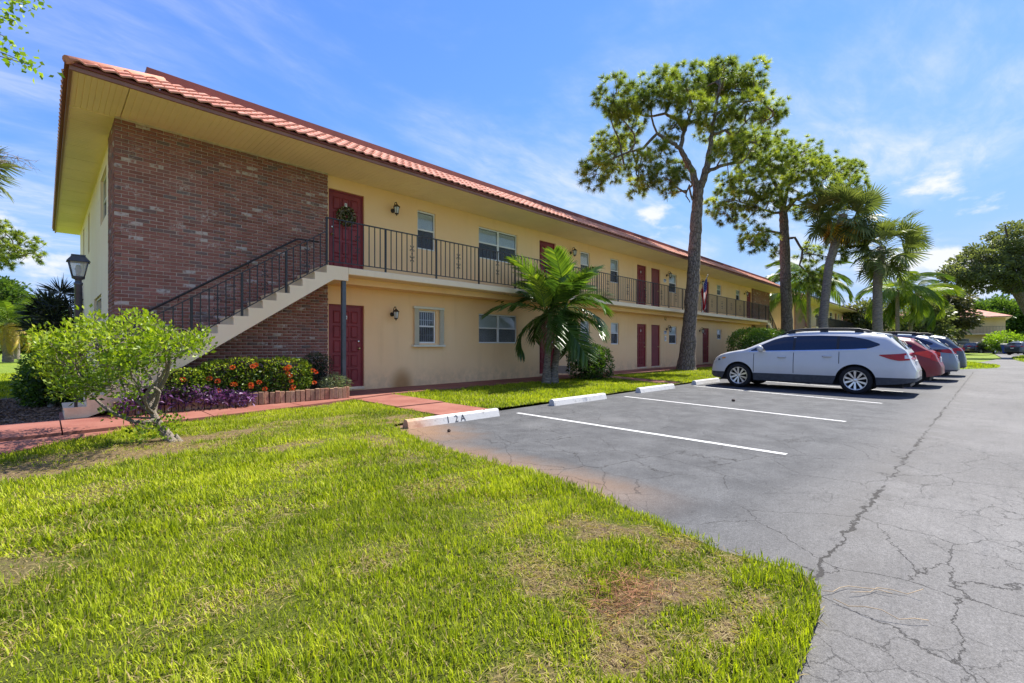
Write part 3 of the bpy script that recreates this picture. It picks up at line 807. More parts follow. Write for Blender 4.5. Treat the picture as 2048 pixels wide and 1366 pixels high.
def mk_screen():
    t = NT('insect_mesh'); tr = t.N.new('ShaderNodeBsdfTransparent'); mx = t.N.new('ShaderNodeMixShader'); mx.inputs[0].default_value = 0.55
    t.set((0.11, 0.115, 0.125), 0.8); t.L.new(tr.outputs[0], mx.inputs[1]); t.L.new(t.bsdf.outputs[0], mx.inputs[2]); t.L.new(mx.outputs[0], t.out.inputs['Surface']); return t.mat
M['screen_mesh'] = mk_screen()
for i, q in enumerate(UW): window(*q, lights=2 if i in (1,) else 1, blinds=[0.44, 0.47, 0.5, 0.42, 0.48, 0.9, 0.5][i])
for i, q in enumerate(LW): window(*q, lights=2 if i == 1 else 1, blinds=[0.0, 1.0, 0.9, 0.45, 0.45, 0.6, 0.9][i] * 0.98)
for q in SW: window(*q, P=lambda u, d, z: (0.90 + d, u, z), white=False)
# steel louvre bars behind the shuttered window and its accordion shutter tracks
sh = MB(); sh.box(7.16, 8.20, WY - 0.10, WY - 0.001, 2.235, 2.30); sh.box(7.13, 8.22, WY - 0.12, WY - 0.001, 1.17, 1.225)
sho = sh.build('shutter_track', M['offwhite'], apt)
for xa, n in ((7.19, 4), (8.05, 4)):
    for k in range(n):
        a = xa + k * 0.036
        p = MB(); p.prism([(a, WY - 0.085), (a + 0.018, WY - 0.015), (a + 0.034, WY - 0.085), (a + 0.027, WY - 0.088), (a + 0.018, WY - 0.035), (a + 0.007, WY - 0.088)], 2, 1.23, 2.23)
        p.build('shutter_leaf', M['offwhite'], sho)
gr = MB()
for k in range(7): gr.box(7.44 + k * 0.075, 7.455 + k * 0.075, WY + 0.10, WY + 0.108, 1.32, 2.15)
for z in (1.5, 1.72, 1.93): gr.box(7.43, 7.93, WY + 0.109, WY + 0.115, z, z + 0.012)
gr.build('window_bars', M['white'], apt)
# open white screen door beside the second ground-floor door
sd = MB(); sd.box(13.46, 13.50, 10.28, 10.335, 0.17, 2.2); sd.box(13.46, 13.50, 10.84, 10.90, 0.17, 2.2); sd.box(13.461, 13.499, 10.335, 10.84, 2.1, 2.199); sd.box(13.461, 13.499, 10.335, 10.84, 0.171, 0.45); sd.box(13.461, 13.499, 10.335, 10.84, 1.1, 1.2)
sdo = sd.build('screen_door', M['white'], apt)
hd = MB(); hd.box(13.445, 13.459, 10.30, 10.33, 1.0, 1.18); hd.box(13.445, 13.459, 10.30, 10.33, 0.55, 0.62); hd.box(13.445, 13.459, 10.30, 10.33, 1.75, 1.82); hd.build('hinge_plate', M['iron'], sdo)

# soffit boards
r = random.Random(3)
prof = [(0.0, 0.0), (0.006, 0.007), (0.012, 0.0), (0.098, 0.0), (0.104, 0.007), (0.110, 0.0), (0.198, 0.0), (0.204, 0.007), (0.210, 0.0), (0.3, 0.0)]
def soffit_mesh(length):
    mb = MB(); n = len(prof)
    lo = [(x, 0, z) for x, z in prof]; hi = [(x, length, z) for x, z in prof]
    mb.raw(lo + hi, [(i, i + n, i + 1 + n, i + 1) for i in range(n - 1)])
    mb.face([(0, 0, 0.02), (0.3, 0, 0.02), (0.3, length, 0.02), (0, length, 0.02)]); return mb.mesh('soffit_board', M['soffit'])
sof = MB().box(0.30, 40.36, 9.47, 23.6, SZ + 0.03, SZ + 0.05).build('soffit_backing', M['soffit'], apt)
sm = soffit_mesh(1.47); sm2 = soffit_mesh(0.645)
x = 0.955
k = 0
while x < 40.1:
    put('soffit_board', sm, sof, (x, 9.448, SZ + r.uniform(-0.0015, 0.0015))); x += 0.3
x = 0.28
for k in range(3): put('soffit_board', soffit_mesh(1.47) if k == 0 else sof.children[-1].data, sof, (x + k * 0.222, 9.448, SZ + 0.001), (0, 0, 0), (0.74, 1, 1))
y = 10.93
while y < 23.4:
    put('soffit_board', sm2, sof, (0.93, y, SZ + r.uniform(-0.0015, 0.0015)), (0, 0, rad(90))); y += 0.3
MB().box(0.285, 0.955, 10.905, 10.935, SZ - 0.006, SZ + 0.02).build('corner_trim', M['soffit'], sof)
# fascia, drip edge
fa = MB(); fa.box(0.25, 40.41, 9.415, 9.45, SZ - 0.02, SZ + 0.075); fa.box(0.25, 0.285, 9.451, 23.6, SZ - 0.02, SZ + 0.075); fa.box(40.375, 40.41, 9.451, 23.6, SZ - 0.02, SZ + 0.075)
fao = fa.build('fascia', M['fascia'], apt)
MB().box(0.225, 40.43, 9.39, 9.414, SZ + 0.045, SZ + 0.082).build('drip_edge', M['parapet'], fao); MB().box(0.20, 0.249, 9.39, 23.6, SZ + 0.046, SZ + 0.083).build('drip_edge', M['parapet'], fao)
# mansard: deck, tiles course by course, parapet flashing above
RY0, RZ0, RY1, RZ1 = 9.38, SZ + 0.085, 10.70, 6.16
SL = math.hypot(RY1 - RY0, RZ1 - RZ0); SA = math.atan2(RZ1 - RZ0, RY1 - RY0)
dk = MB(); i0 = 0.23; i1 = 0.23 + (RY1 - RY0); e0 = 40.43; e1 = 40.43 - (RY1 - RY0)
dk.face([(i0, RY0, RZ0), (e0, RY0, RZ0), (e1, RY1, RZ1), (i1, RY1, RZ1)]); dk.face([(i0, RY0, RZ0), (i1, RY1, RZ1), (i1, 22.5, RZ1), (i0, 23.8, RZ0)]); dk.face([(e0, RY0, RZ0), (e0, 23.8, RZ0), (e1, 22.5, RZ1), (e1, RY1, RZ1)])
dk.face([(i1, RY1, RZ1 - 0.05), (e1, RY1, RZ1 - 0.05), (e1, 22.5, RZ1 - 0.05), (i1, 22.5, RZ1 - 0.05)])
roof = dk.build('roof', M['tile_a'], apt, normals=False)
TW, TL, NC = 0.205, SL / 4 + 0.02, 4
def tile_arrays():
    xs = np.linspace(0, TW, 8); zz = 0.030 * (0.5 - 0.5 * np.cos(xs / TW * 2 * math.pi)) + 0.004 * np.sin(xs / TW * 4 * math.pi)
    v = []
    for (y, lift) in ((0.0, 0.030), (TL * 0.5, 0.018), (TL, 0.004)):
        for a, b in zip(xs, zz): v.append((a, y, b + lift))
    for a, b in zip(xs, zz): v.append((a, 0.004, b + 0.004))
    f = []
    for row in range(2):
        for i in range(7): f.append((row * 8 + i, row * 8 + i + 1, row * 8 + 9 + i, row * 8 + 8 + i))
    for i in range(7): f.append((24 + i, 25 + i, i + 1, i))
    return np.array(v), np.array(f)
tv, tf = tile_arrays()
tme = npmesh('roof_tile', tv, tf, M['tile_r'], None, True)
Rf = np.array(Matrix.Rotation(SA, 3, 'X')); Rs = np.array(Matrix.Rotation(rad(-90), 3, 'Z') @ Matrix.Rotation(SA, 3, 'X'))
V_, F_, A_ = [], [], []; solo = []
for c in range(NC):
    s0 = c * SL / NC - 0.03; y = RY0 + math.cos(SA) * s0; z = RZ0 + math.sin(SA) * s0
    k = 0; x = 0.24
    while x < 40.2:
        hx = i0 + (y + math.cos(SA) * TL - RY0)
        if hx - TL - TW < x <= hx - 0.10 and x + TW > i0 + (y - RY0):
            w_ = tv @ Rf.T + np.array((x, y, z)); w_[:, 0] = np.maximum(w_[:, 0], i0 + (w_[:, 1] - RY0)); V_.append(w_); F_.append(tf); A_.append(r.random())
        elif x - 0.23 > (y + math.cos(SA) * TL - RY0) - 0.10 and 40.43 - x - TW > (y + math.cos(SA) * TL - RY0) - 0.1:
            if x < 17.2 and len(solo) < 300: solo.append((x, y, z))
            else: V_.append(tv @ Rf.T + np.array((x, y, z))); F_.append(tf); A_.append(r.random())
        x += TW
for c in range(NC):
    s0 = c * SL / NC - 0.03; xx = i0 + math.cos(SA) * s0; z = RZ0 + math.sin(SA) * s0; y = 9.55
    while y < 23.6:
        if y - TW - RY0 > (xx + math.cos(SA) * TL - i0) - 0.06: V_.append(tv @ Rs.T + np.array((xx, y, z))); F_.append(tf); A_.append(r.random())
        y += TW
off = 0; FF = []
for v, f in zip(V_, F_): FF.append(f + off); off += len(v)
o = put('roof_tiles_field', npmesh('roof_tiles_field', np.concatenate(V_), np.concatenate(FF), M['tile_a'], np.repeat(A_, len(tv)), True), roof); o['kind'] = 'stuff'
for p in solo: put('roof_tile', tme, roof, p, (SA, 0, 0))
hp = MB(); hp.tube([(i0 - 0.01, RY0 - 0.01, RZ0 + 0.0), (i1, RY1, RZ1 + 0.02)], [0.06, 0.06], 10); hp.build('hip_cap', M['tile_a'], roof)
pp = MB(); pp.box(1.31, e1 + 0.05, RY1 - 0.01, RY1 + 0.06, RZ1 - 0.05, RZ1 + 0.17); pp.box(1.311, 1.37, RY1 + 0.061, 22.4, RZ1 - 0.05, RZ1 + 0.169); pp.build('parapet_flashing', M['parapet'], roof)

# ================================================================== STAIRS
RZ_, TR = 0.1694, 0.255
def staircase(label):
    st = thing('staircase', (0, 0, 0), label, 'staircase', 'outside staircases')
    zu = lambda x: max(0.078, 2.66 - 0.668 * (4.44 - x))
    for i in range(16):
        x1 = 4.29 - i * TR; x0 = x1 - TR; z = FL - (i + 1) * RZ_
        poly = [(x0, zu(x0)), (x1, zu(x1)), (x1, z), (x0 - 0.012, z), (x0 - 0.012, z - 0.03), (x0, z - 0.034)]
        mb = MB(); mb.prism(poly, 1, 9.85, BY - 0.012); mb.build('step', M['concrete_cream'], st)
    mb = MB(); mb.prism([(4.29, zu(4.29)), (4.45, 2.66), (4.78, 2.66), (4.78, FL), (4.29, FL)], 1, 9.85, BY - 0.012); mb.build('landing', M['concrete_cream'], st)
    MB().bbox(4.655, 4.745, 9.88, 9.97, 0.08, 2.659, 0.006).build('support_post', M['steel'], st)
    return st
stair = staircase('cream concrete staircase rising against the near brick panel')

# ---- wrought iron
def scroll_mesh():
    mb = MB()
    def spiral(cx, cz, r0, a0, turn, sx, sz):
        pts = []
        for k in range(13):
            t = k / 12; a = a0 + turn * t; rr = r0 * (1 - 0.72 * t)
            pts.append((sx * (cx + rr * math.cos(a)), 0, sz * (cz + rr * math.sin(a))))
        return pts
    for sx in (-1, 1):
        for sz in (-1, 1):
            mb.tube(spiral(0.040, 0.075, 0.036, math.pi, -4.6, sx, sz), 0.0080, 5)
            mb.tube(spiral(0.034, 0.19, 0.030, math.pi, 4.4, sx, sz), 0.0080, 5)
            mb.tube([(0, 0, sz * 0.06), (sx * 0.004, 0, sz * 0.13), (0, 0, sz * 0.2)], 0.006, 5)
    for z in (-0.13, 0, 0.13): mb.bbox(-0.016, 0.016, -0.012, 0.012, z - 0.014, z + 0.014, 0.004)
    mb.tube([(0, 0, 0.2), (0, 0, 0.26)], [0.012, 0.002], 6); mb.tube([(0, 0, -0.2), (0, 0, -0.26)], [0.012, 0.002], 6)
    return mb.mesh('scroll_ornament', M['iron'])
scm = scroll_mesh(); RYY = 9.90
balm = MB().box(-0.0092, 0.0092, -0.0092, 0.0092, 0.0, 0.94).mesh('baluster', M['iron'])
postm = MB().bbox(-0.02, 0.02, -0.02, 0.02, 0.0, 1.03, 0.003).mesh('post', M['iron'])
rail = thing('balcony_railing', (0, 0, 0), 'long black iron railing with scroll ornaments along the upper walkway', 'railing')
px = [4.31, 5.74] + [5.74 + 1.49 * k for k in range(1, 21)] + [36.3]
MB().box(4.29, 36.33, RYY - 0.022, RYY + 0.022, FL + 1.03, FL + 1.052).build('top_rail', M['iron'], rail); MB().box(4.31, 36.3, RYY - 0.012, RYY + 0.012, FL + 0.085, FL + 0.105).build('bottom_rail', M['iron'], rail)
for x in px: put('post', postm, rail, (x, RYY, FL))
for a, b in zip(px[:-1], px[1:]):
    n = 9 if b - a > 1 else 4
    for k in range(1, n + 1):
        x = a + (b - a) * k / (n + 1)
        bo = put('baluster', balm, rail, (x, RYY, FL + 0.09))
        if k == 5: put('scroll_ornament', scm, rail, (x, RYY, FL + 0.56))
srail = thing('stair_railing', (0, 0, 0), 'black iron railing with scrolls sloping down the near staircase', 'railing', 'stair railings')
SLP = RZ_ / TR
zt = lambda x: 3.72 - SLP * (4.31 - x); xb = 0.34
mb = MB()
def slope_bar(mb, z_off, hy, hz):
    p = [(4.305, zt(4.305) + z_off), (xb, zt(xb) + z_off), (xb, zt(xb) + z_off - hz), (4.305, zt(4.305) + z_off - hz)]
    mb.prism(p, 1, RYY - hy, RYY + hy)
slope_bar(mb, 0.0, 0.02, 0.022); mb.build('top_rail', M['iron'], srail); mb = MB(); slope_bar(mb, -0.72, 0.011, 0.02); mb.build('bottom_rail', M['iron'], srail)
sp = [4.31, 3.47, 2.66, 1.85, 1.04, 0.34]
spm = MB().bbox(-0.02, 0.02, -0.02, 0.02, 0.0, 0.86, 0.003).mesh('post', M['iron'])
bm2 = MB().box(-0.0092, 0.0092, -0.0092, 0.0092, 0.0, 0.72).mesh('baluster', M['iron'])
for x in sp[1:]: put('post', spm, srail, (x, RYY, zt(x) - 0.875))
for a, b in zip(sp[:-1], sp[1:]):
    for k in range(1, 6):
        x = a + (b - a) * k / 6; put('baluster', bm2, srail, (x, RYY, zt(x) - 0.735))
        if k == 3: put('scroll_ornament', scm, srail, (x, RYY, zt(x) - 0.38))
hr = thing('wall_handrail', (0, 0, 0), 'black round handrail bracketed to the near brick panel above the stairs', 'handrail')
mb = MB(); mb.tube([(4.47, 10.71, 3.62), (4.02, 10.71, 3.615), (3.96, 10.71, 3.59), (0.45, 10.71, 3.59 - SLP * 3.51)], 0.021, 8); mb.build('rail', M['iron'], hr)
for x in (4.2, 3.0, 1.8, 0.7):
    z = 3.595 if x > 4 else 3.59 - SLP * (3.96 - x)
    mb = MB(); mb.tube([(x, 10.71, z - 0.02), (x, 10.72, z - 0.07), (x, BY + 0.005, z - 0.08)], 0.008, 6); mb.build('bracket', M['iron'], hr)
# mirrored flight at the far end
def mirror_tree(o, lab):
    c = copy_tree(o); c.location = (40.66, 0, 0); c.scale = (-1, 1, 1); c['label'] = lab; return c
mirror_tree(stair, 'cream concrete staircase at the far end of the yellow block'); mirror_tree(srail, 'black iron railing on the far staircase beyond the balcony')

# ================================================================== VEGETATION helpers
def unit(a): return a / np.maximum(np.linalg.norm(a, axis=-1, keepdims=True), 1e-9)
def rnd_dirs(n): return unit(RNG.normal(size=(n, 3)))
def leaf_arrays(P, D, L, W, fold=0.25, droop=0.15, U=None):
    """one folded quad per leaf; P base, D direction, L length, W width"""
    n = len(P)
    if U is None: U = rnd_dirs(n)
    S = unit(np.cross(D, U)); Nn = np.cross(S, D)
    L = np.broadcast_to(L, (n,))[:, None]; W = np.broadcast_to(W, (n,))[:, None]
    m = P + D * L * 0.48
    V = np.stack([P, m + S * W * 0.5 + Nn * W * fold, P + D * L - np.array((0, 0, 1.0)) * L * droop, m - S * W * 0.5 + Nn * W * fold], 1).reshape(-1, 3)
    F = np.arange(4 * n).reshape(n, 4)
    return V, F
def leaf_object(name, P, D, L, W, var, mat, parent, fold=0.25, droop=0.15, U=None, kind=None):
    V, F = leaf_arrays(P, D, L, W, fold, droop, U)
    o = put(name, npmesh(name, V, F, mat, np.repeat(var, 4)), parent)
    if kind: o['kind'] = kind
    return o
def in_ellipsoid(n, c, r, shell=0.0):
    d = rnd_dirs(n); q = RNG.uniform(shell ** 3, 1.0, n) ** (1 / 3.0)
    return np.array(c) + d * np.array(r) * q[:, None], d, q
def clumped(blobs, per, rs, flat=0.7, shell=0.55):
    """clump centres in the shells of ellipsoids, then leaf points round each; returns points, outward directions, clump value"""
    PP, DD, CV = [], [], []
    for c, r, m in blobs:
        cc, d, q = in_ellipsoid(m, c, r, shell)
        for k in range(m):
            x, dd, qq = in_ellipsoid(per, cc[k], (rs, rs, rs * flat), 0.2)
            PP.append(x); DD.append(unit(dd * 0.8 + d[k] * 0.7 + np.array((0, 0, 0.25)))); CV.append(np.full(per, RNG.uniform()))
    return np.concatenate(PP), np.concatenate(DD), np.concatenate(CV)
def branch(mb, a, b, r0, r1, sag=0.0, wob=0.12, n=6, seg=6):
    a, b = Vector(a), Vector(b); d = b - a; L = d.length
    pts, rs = [], []
    o1 = Vector(RNG.normal(size=3)) * L * wob * 0.5; o2 = Vector(RNG.normal(size=3)) * L * wob * 0.35
    for k in range(seg + 1):
        t = k / seg
        p = a + d * t + o1 * math.sin(math.pi * t) + o2 * math.sin(2 * math.pi * t) + Vector((0, 0, -sag * L * math.sin(math.pi * t)))
        pts.append(p); rs.append(r0 + (r1 - r0) * t)
    mb.tube(pts, rs, n, caps=False)
    return pts
RR = (0.700898, -0.713262); FFW = (0.713262, 0.700898)
def at(px, py, d):
    """the place at distance d (metres along the view) seen at that spot of the photograph; used once to survey the site"""
    r = (px - 1024.0) / 918.0 * d
    return (FFW[0] * d + RR[0] * r, FFW[1] * d + RR[1] * r, 1.22 + (690.0 - py) / 918.0 * d)

M['grass'] = leafmat('grass_blades', [(0.0, (0.42, 0.32, 0.16)), (0.13, (0.36, 0.29, 0.11)), (0.2, (0.12, 0.165, 0.012)), (0.5, (0.29, 0.355, 0.016)), (0.8, (0.43, 0.48, 0.025)), (1.0, (0.56, 0.57, 0.07))], 0.42, 0.55, (1.15, 1.2, 0.4), 0.15)
M['straw'] = plain('pine_straw', (0.30, 0.135, 0.06), 0.8, 0.35, 20)
# ------------------------------------------------------------------ grass
def blades(P, h, w, lean, var, bend=0.35):
    n = len(P); a = RNG.uniform(0, 2 * math.pi, n); f = np.stack([np.cos(a), np.sin(a), np.zeros(n)], 1); s = np.stack([-np.sin(a), np.cos(a), np.zeros(n)], 1)
    up = np.array((0, 0, 1.0)); h = h[:, None]; w = w[:, None]; ln = lean[:, None]
    m = P + (f * np.sin(ln) + up * np.cos(ln)) * h * 0.55
    l2 = np.minimum(ln + bend, 1.75); t = m + (f * np.sin(l2) + up * np.cos(l2)) * h * 0.5
    V = np.stack([P - s * w * .5, P + s * w * .5, m + s * w * .42, m - s * w * .42, t], 1).reshape(-1, 3)
    b = (np.arange(n) * 5)[:, None]
    F = np.concatenate([b + np.array([0, 1, 2]), b + np.array([0, 2, 3]), b + np.array([3, 2, 4])], 0)
    return V, F, np.repeat(var, 5)
def grass(name, label, x, y, z, hm, wm, keepdirt=True, dry=0.09, leanmax=0.9):
    d = dirt(x, y) if keepdirt else np.clip(wav(x, y) * 0.5, 0, 0.4)
    keep = RNG.uniform(size=len(x)) > d * 0.55 + np.clip(d - 0.6, 0, 1) * 0.75
    x, y, d = x[keep], y[keep], d[keep]; n = len(x)
    tuft = 0.75 + 0.35 * wav(x * 4, y * 4) + 0.2 * wav(x * 1.1 + 3, y * 1.1)
    h = hm * np.clip(tuft, 0.6, 1.4) * RNG.uniform(0.4, 1.3, n) * (1 - 0.5 * d); w = wm * RNG.uniform(0.7, 1.3, n)
    lean = np.abs(RNG.normal(0, 0.42, n)).clip(0, leanmax) + d * 0.5
    var = np.clip(0.53 + 0.24 * wav(x * 0.8, y * 0.8) + 0.15 * wav(x * 5, y * 5) + RNG.normal(0, 0.18, n), 0.2, 1.0)
    dead = RNG.uniform(size=n) < dry + d * 0.72
    var = np.where(dead, RNG.uniform(0, 0.15, n), var); lean = np.where(dead, lean + RNG.uniform(0.2, 0.9, n), lean)
    V, F, A = blades(np.stack([x, y, np.full(n, z) if np.isscalar(z) else z[keep]], 1), h, w, lean, A_ if False else var)
    o = put(name, npmesh(name, V, F, M['grass'], A)); return tag(o, label, 'grass', kind='stuff')
def pts_in(x0, x1, y0, y1, dens):
    n = int((x1 - x0) * (y1 - y0) * dens); return RNG.uniform(x0, x1, n), RNG.uniform(y0, y1, n)
X_, Y_ = [], []
for (a, b, c, d, den) in ((-0.2, 2.95, 0.36, 1.6, 9500), (-0.5, 3.3, 1.6, 3.2, 8200), (-1.0, 3.4, 3.2, 5.2, 5200), (-1.6, 4.7, 5.2, 9.3, 3000), (-4.0, -0.9, 4.0, 7.4, 700), (-1.6, -0.2, 0.4, 5.2, 500)):
    x, y = pts_in(a, b, c, d, den); X_.append(x); Y_.append(y)
x, y = np.concatenate(X_), np.concatenate(Y_)
ed = 0.06 * wav(x * 6, y * 6) + RNG.normal(0, 0.025, len(x))
ok = (x < xe(y) + 0.005 + ed) & (y < yt(x) + 0.01 + ed) & (y > 0.37); x, y = x[ok], y[ok]
dist = np.hypot(x, y)
near = dist < 3.6
grass('grass_blades', 'bright green coarse grass on the lawn nearest the camera', x[near], y[near], 0.03, 0.062, 0.0048)
grass('grass_blades', 'bright green grass on the lawn between the shrub and the parking bays', x[~near], y[~near], 0.03, 0.072, 0.0075)
x, y = pts_in(5.75, 18, 6.15, 9.7, 1500); x2, y2 = pts_in(18, 40, 6.1, 9.7, 420); x, y = np.concatenate([x, x2]), np.concatenate([y, y2])
ed = 0.04 * wav(x * 5, y * 5)
onpath = (np.abs(x - (13.45 + (y - 6.3) * 0.327)) < 0.36)
ok = (~onpath) & (y > 6.17 + ed) & (y < 9.62 + ed * 0.5); x, y = x[ok], y[ok]
grass('grass_strip_blades', 'long sunlit grass strip between the parking bays and the walkway', x, y, 0.035, 0.085, 0.012, False, 0.04)
x, y = pts_in(-3.0, 1.0, 9.9, 30, 330); ok = ~((x > -1.5) & (y < 16.2) & (x > -1.3 - 0.0 * y)); x, y = x[ok], y[ok]
grass('grass_blades', 'shaded grass left of the building end wall', x, y, -0.06, 0.11, 0.02, False, 0.04)
def poly_pts(poly, dens):
    xs = [p[0] for p in poly]; ys = [p[1] for p in poly]; x, y = pts_in(min(xs), max(xs), min(ys), max(ys), dens)
    ins = np.zeros(len(x), bool); n = len(poly)
    for i in range(n):
        (ax, ay), (bx, by) = poly[i], poly[(i + 1) % n]
        c = ((ay > y) != (by > y)) & (x < (bx - ax) * (y - ay) / (by - ay + 1e-12) + ax); ins ^= c
    return x[ins], y[ins]
x, y = poly_pts(SPIT1, 260); grass('grass_blades', 'green grass on the spit between the parking bays', x, y, 0.04, 0.13, 0.03, False, 0.02)
x, y = poly_pts(SPIT3, 60); grass('grass_blades', 'green grass on the island across the drive', x, y, 0.06, 0.15, 0.05, False, 0.02)
# fallen pine straw and dry runners
n = 900; q = RNG.normal(size=(n, 2)) * np.array((0.17, 0.085)) + np.array((1.93, 1.12)); a = RNG.uniform(0, math.pi, n)
P = np.column_stack([q[:, 0], q[:, 1], 0.035 + 0.05 * RNG.uniform(size=n) * np.exp(-((q[:, 0] - 1.93) / 0.16) ** 2)]); D = np.column_stack([np.cos(a), np.sin(a), RNG.normal(0, 0.16, n)])
s = leaf_object('pine_straw', P, unit(D), RNG.uniform(0.07, 0.16, n), 0.0022, np.zeros(n), M['straw'], None, 0.1, 0.05); tag(s, 'small heap of rust-brown pine straw lying on the lawn', 'pine straw', kind='stuff')
# dead thatch lying in the thin patches
x, y = pts_in(-0.6, 3.3, 0.4, 3.4, 5200); x2, y2 = pts_in(-1.2, 4.6, 3.4, 8.6, 1500); x, y = np.concatenate([x, x2]), np.concatenate([y, y2])
ok = (x < xe(y)) & (y < yt(x)) & (RNG.uniform(size=len(x)) < dirt(x, y) * 1.1); x, y = x[ok], y[ok]; n = len(x); a = RNG.uniform(0, 2 * math.pi, n)
P = np.column_stack([x, y, 0.034 + RNG.uniform(0, 0.02, n)]); D = unit(np.column_stack([np.cos(a), np.sin(a), RNG.normal(0.05, 0.2, n)]))
s_ = leaf_object('thatch', P, D, RNG.uniform(0.03, 0.09, n), RNG.uniform(0.002, 0.0045, n), RNG.uniform(0, 0.16, n), M['grass'], None, 0.1, 0.1); tag(s_, 'tan dead thatch lying in the thin patches of the lawn', 'grass', kind='stuff')
mb = MB()
for k in range(3):
    x0, y0 = 2.45 + RNG.uniform(0, 0.3), 0.42 + RNG.uniform(-0.12, 0.25); a = RNG.uniform(-1.2, 0.6); pts = [(x0, y0, 0.02)]
    for j in range(6):
        a += RNG.normal(0, 0.5); x0 += 0.06 * math.cos(a); y0 += 0.06 * math.sin(a); pts.append((x0, y0, 0.008 + 0.03 * abs(RNG.normal(0, 0.5))))
    mb.tube(pts, 0.0016, 4)
tag(mb.build('dry_runners', plain('dry_runner', (0.42, 0.31, 0.18), 0.8), None), 'dry tan grass runners straggling onto the asphalt at the lawn corner', 'grass', kind='stuff')

x, y = pts_in(-1.4, 0.9, 9.95, 15.5, 420); n = len(x); a = RNG.uniform(0, 6.28, n)
s_ = leaf_object('bark_chips', np.column_stack([x, y, -0.025 + RNG.uniform(0, 0.02, n)]), unit(np.column_stack([np.cos(a), np.sin(a), RNG.normal(0, 0.2, n)])), RNG.uniform(0.04, 0.11, n), RNG.uniform(0.015, 0.035, n), np.zeros(n), plain('bark_chip', (0.21, 0.14, 0.09), 0.9, 0.6, 30), None, 0.1, 0.05); tag(s_, 'brown bark chips strewn over the bed left of the stairs', 'mulch', kind='stuff')
# ------------------------------------------------------------------ foreground shrub
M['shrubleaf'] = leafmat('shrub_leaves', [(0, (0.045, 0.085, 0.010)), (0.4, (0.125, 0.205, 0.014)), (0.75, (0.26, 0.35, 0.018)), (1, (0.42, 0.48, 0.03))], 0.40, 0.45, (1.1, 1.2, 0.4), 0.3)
M['twig'] = mk_bark('grey_brown_bark', (0.085, 0.070, 0.055), (0.20, 0.165, 0.125), (0.30, 0.26, 0.21), (40, 40, 18), 0.5)
sh = thing('shrub', (1.1, 6.95, 0), 'sprawling bright green shrub with bare crooked stems in front of the staircase', 'shrub')
B0 = Vector((1.1, 6.95, 0.0))
def cw(px, py, dd=0.0): return Vector(at(px, py, 5.72 + dd))
mb = MB()
fork = cw(312, 838); f2 = cw(296, 800); 
mb.tube([B0 + Vector((0.02, -0.02, -0.03)), cw(337, 874), cw(324, 856, -.02), fork, cw(302, 818), f2], [0.075, 0.062, 0.052, 0.042, 0.037, 0.03], 9, caps=False)
mb.tube([B0 + Vector((0.09, -0.07, -0.02)), cw(356, 880), cw(352, 868)], [0.05, 0.035, 0.012], 7)
limbs = []
for tgt, r0 in (((150, 735, -0.3), 0.028), ((205, 700, 0.35), 0.026), ((255, 680, -0.5), 0.026), ((300, 668, 0.4), 0.028), ((345, 660, -0.2), 0.03), ((385, 690, 0.15), 0.026), ((330, 715, -0.45), 0.02), ((232, 775, -0.35), 0.018), ((170, 700, 0.6), 0.022), ((215, 660, 0.0), 0.02)):
    limbs.append(branch(mb, fork.lerp(f2, RNG.uniform(0, 1)), cw(*tgt), r0, 0.008, -0.03, 0.2, 6, 8))
limbs.append(branch(mb, fork, cw(215, 818, -0.15), 0.016, 0.006, 0.03, 0.1)); limbs.append(branch(mb, cw(322, 858), cw(255, 832, -.2), 0.012, 0.004, 0, .1)); limbs.append(branch(mb, fork, cw(338, 822, -.15), 0.014, 0.005, 0, .1))
lp = [p for L_ in limbs[:10] for p in L_[3:]]
cl = []   # leaf clusters over a flattened, uneven dome
for k in range(540):
    u = RNG.uniform(-1, 1); w_ = RNG.uniform(-1, 1)
    if u * u + w_ * w_ > 1: continue
    px = 245 + 178 * u; rr = math.sqrt(u * u + w_ * w_)
    top = 628 + 55 * rr ** 2.2 + (30 if px > 370 else 0) * RNG.uniform() + 8 * math.sin(px * 0.06); bot = 812 - 30 * rr - (105 * max(0, (px - 275) / 140)) 
    t = RNG.uniform() ** 1.25
    if px > 320 and RNG.uniform() < 0.5: continue
    if t > 0.55 and px > 210 and RNG.uniform() < 0.6: continue
    cl.append((cw(px, top + (bot - top) * t, 0.95 * w_), 1 - t))
for px, py, dd in ((322, 850, -.12), (345, 845, -.1), (300, 858, -.2), (330, 868, -.2), (345, 860, 0.05), (275, 868, -.1), (300, 840, 0), (255, 832, -.2), (240, 828, -.2), (222, 822, -.15), (318, 836, .1), (350, 838, 0), (290, 872, -.25)):
    cl.append((cw(px, py, dd), 0.35))
P, D, Vv, Ls = [], [], [], []
for c, tp in cl:
    m = int(RNG.integers(18, 34)); q, d, _ = in_ellipsoid(m, c, (0.13, 0.13, 0.10), 0.3)
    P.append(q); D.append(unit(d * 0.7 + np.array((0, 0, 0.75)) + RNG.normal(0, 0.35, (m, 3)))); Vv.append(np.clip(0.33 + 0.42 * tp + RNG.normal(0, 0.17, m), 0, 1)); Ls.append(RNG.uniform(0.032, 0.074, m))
    npnt = min(lp, key=lambda p: (p - c).length); 
    if (npnt - c).length < 0.9: branch(mb, npnt, c, 0.0055, 0.0018, -0.03, 0.14, 4, 4)
mb2 = mb.build('branches', M['twig'], None, normals=False); mb2.parent = sh; mb2.matrix_parent_inverse = Matrix.Translation((-1.1, -6.95, 0))
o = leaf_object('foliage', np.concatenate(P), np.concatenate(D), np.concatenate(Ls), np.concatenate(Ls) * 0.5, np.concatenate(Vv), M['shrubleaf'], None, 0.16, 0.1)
o.parent = sh; o.matrix_parent_inverse = Matrix.Translation((-1.1, -6.95, 0))

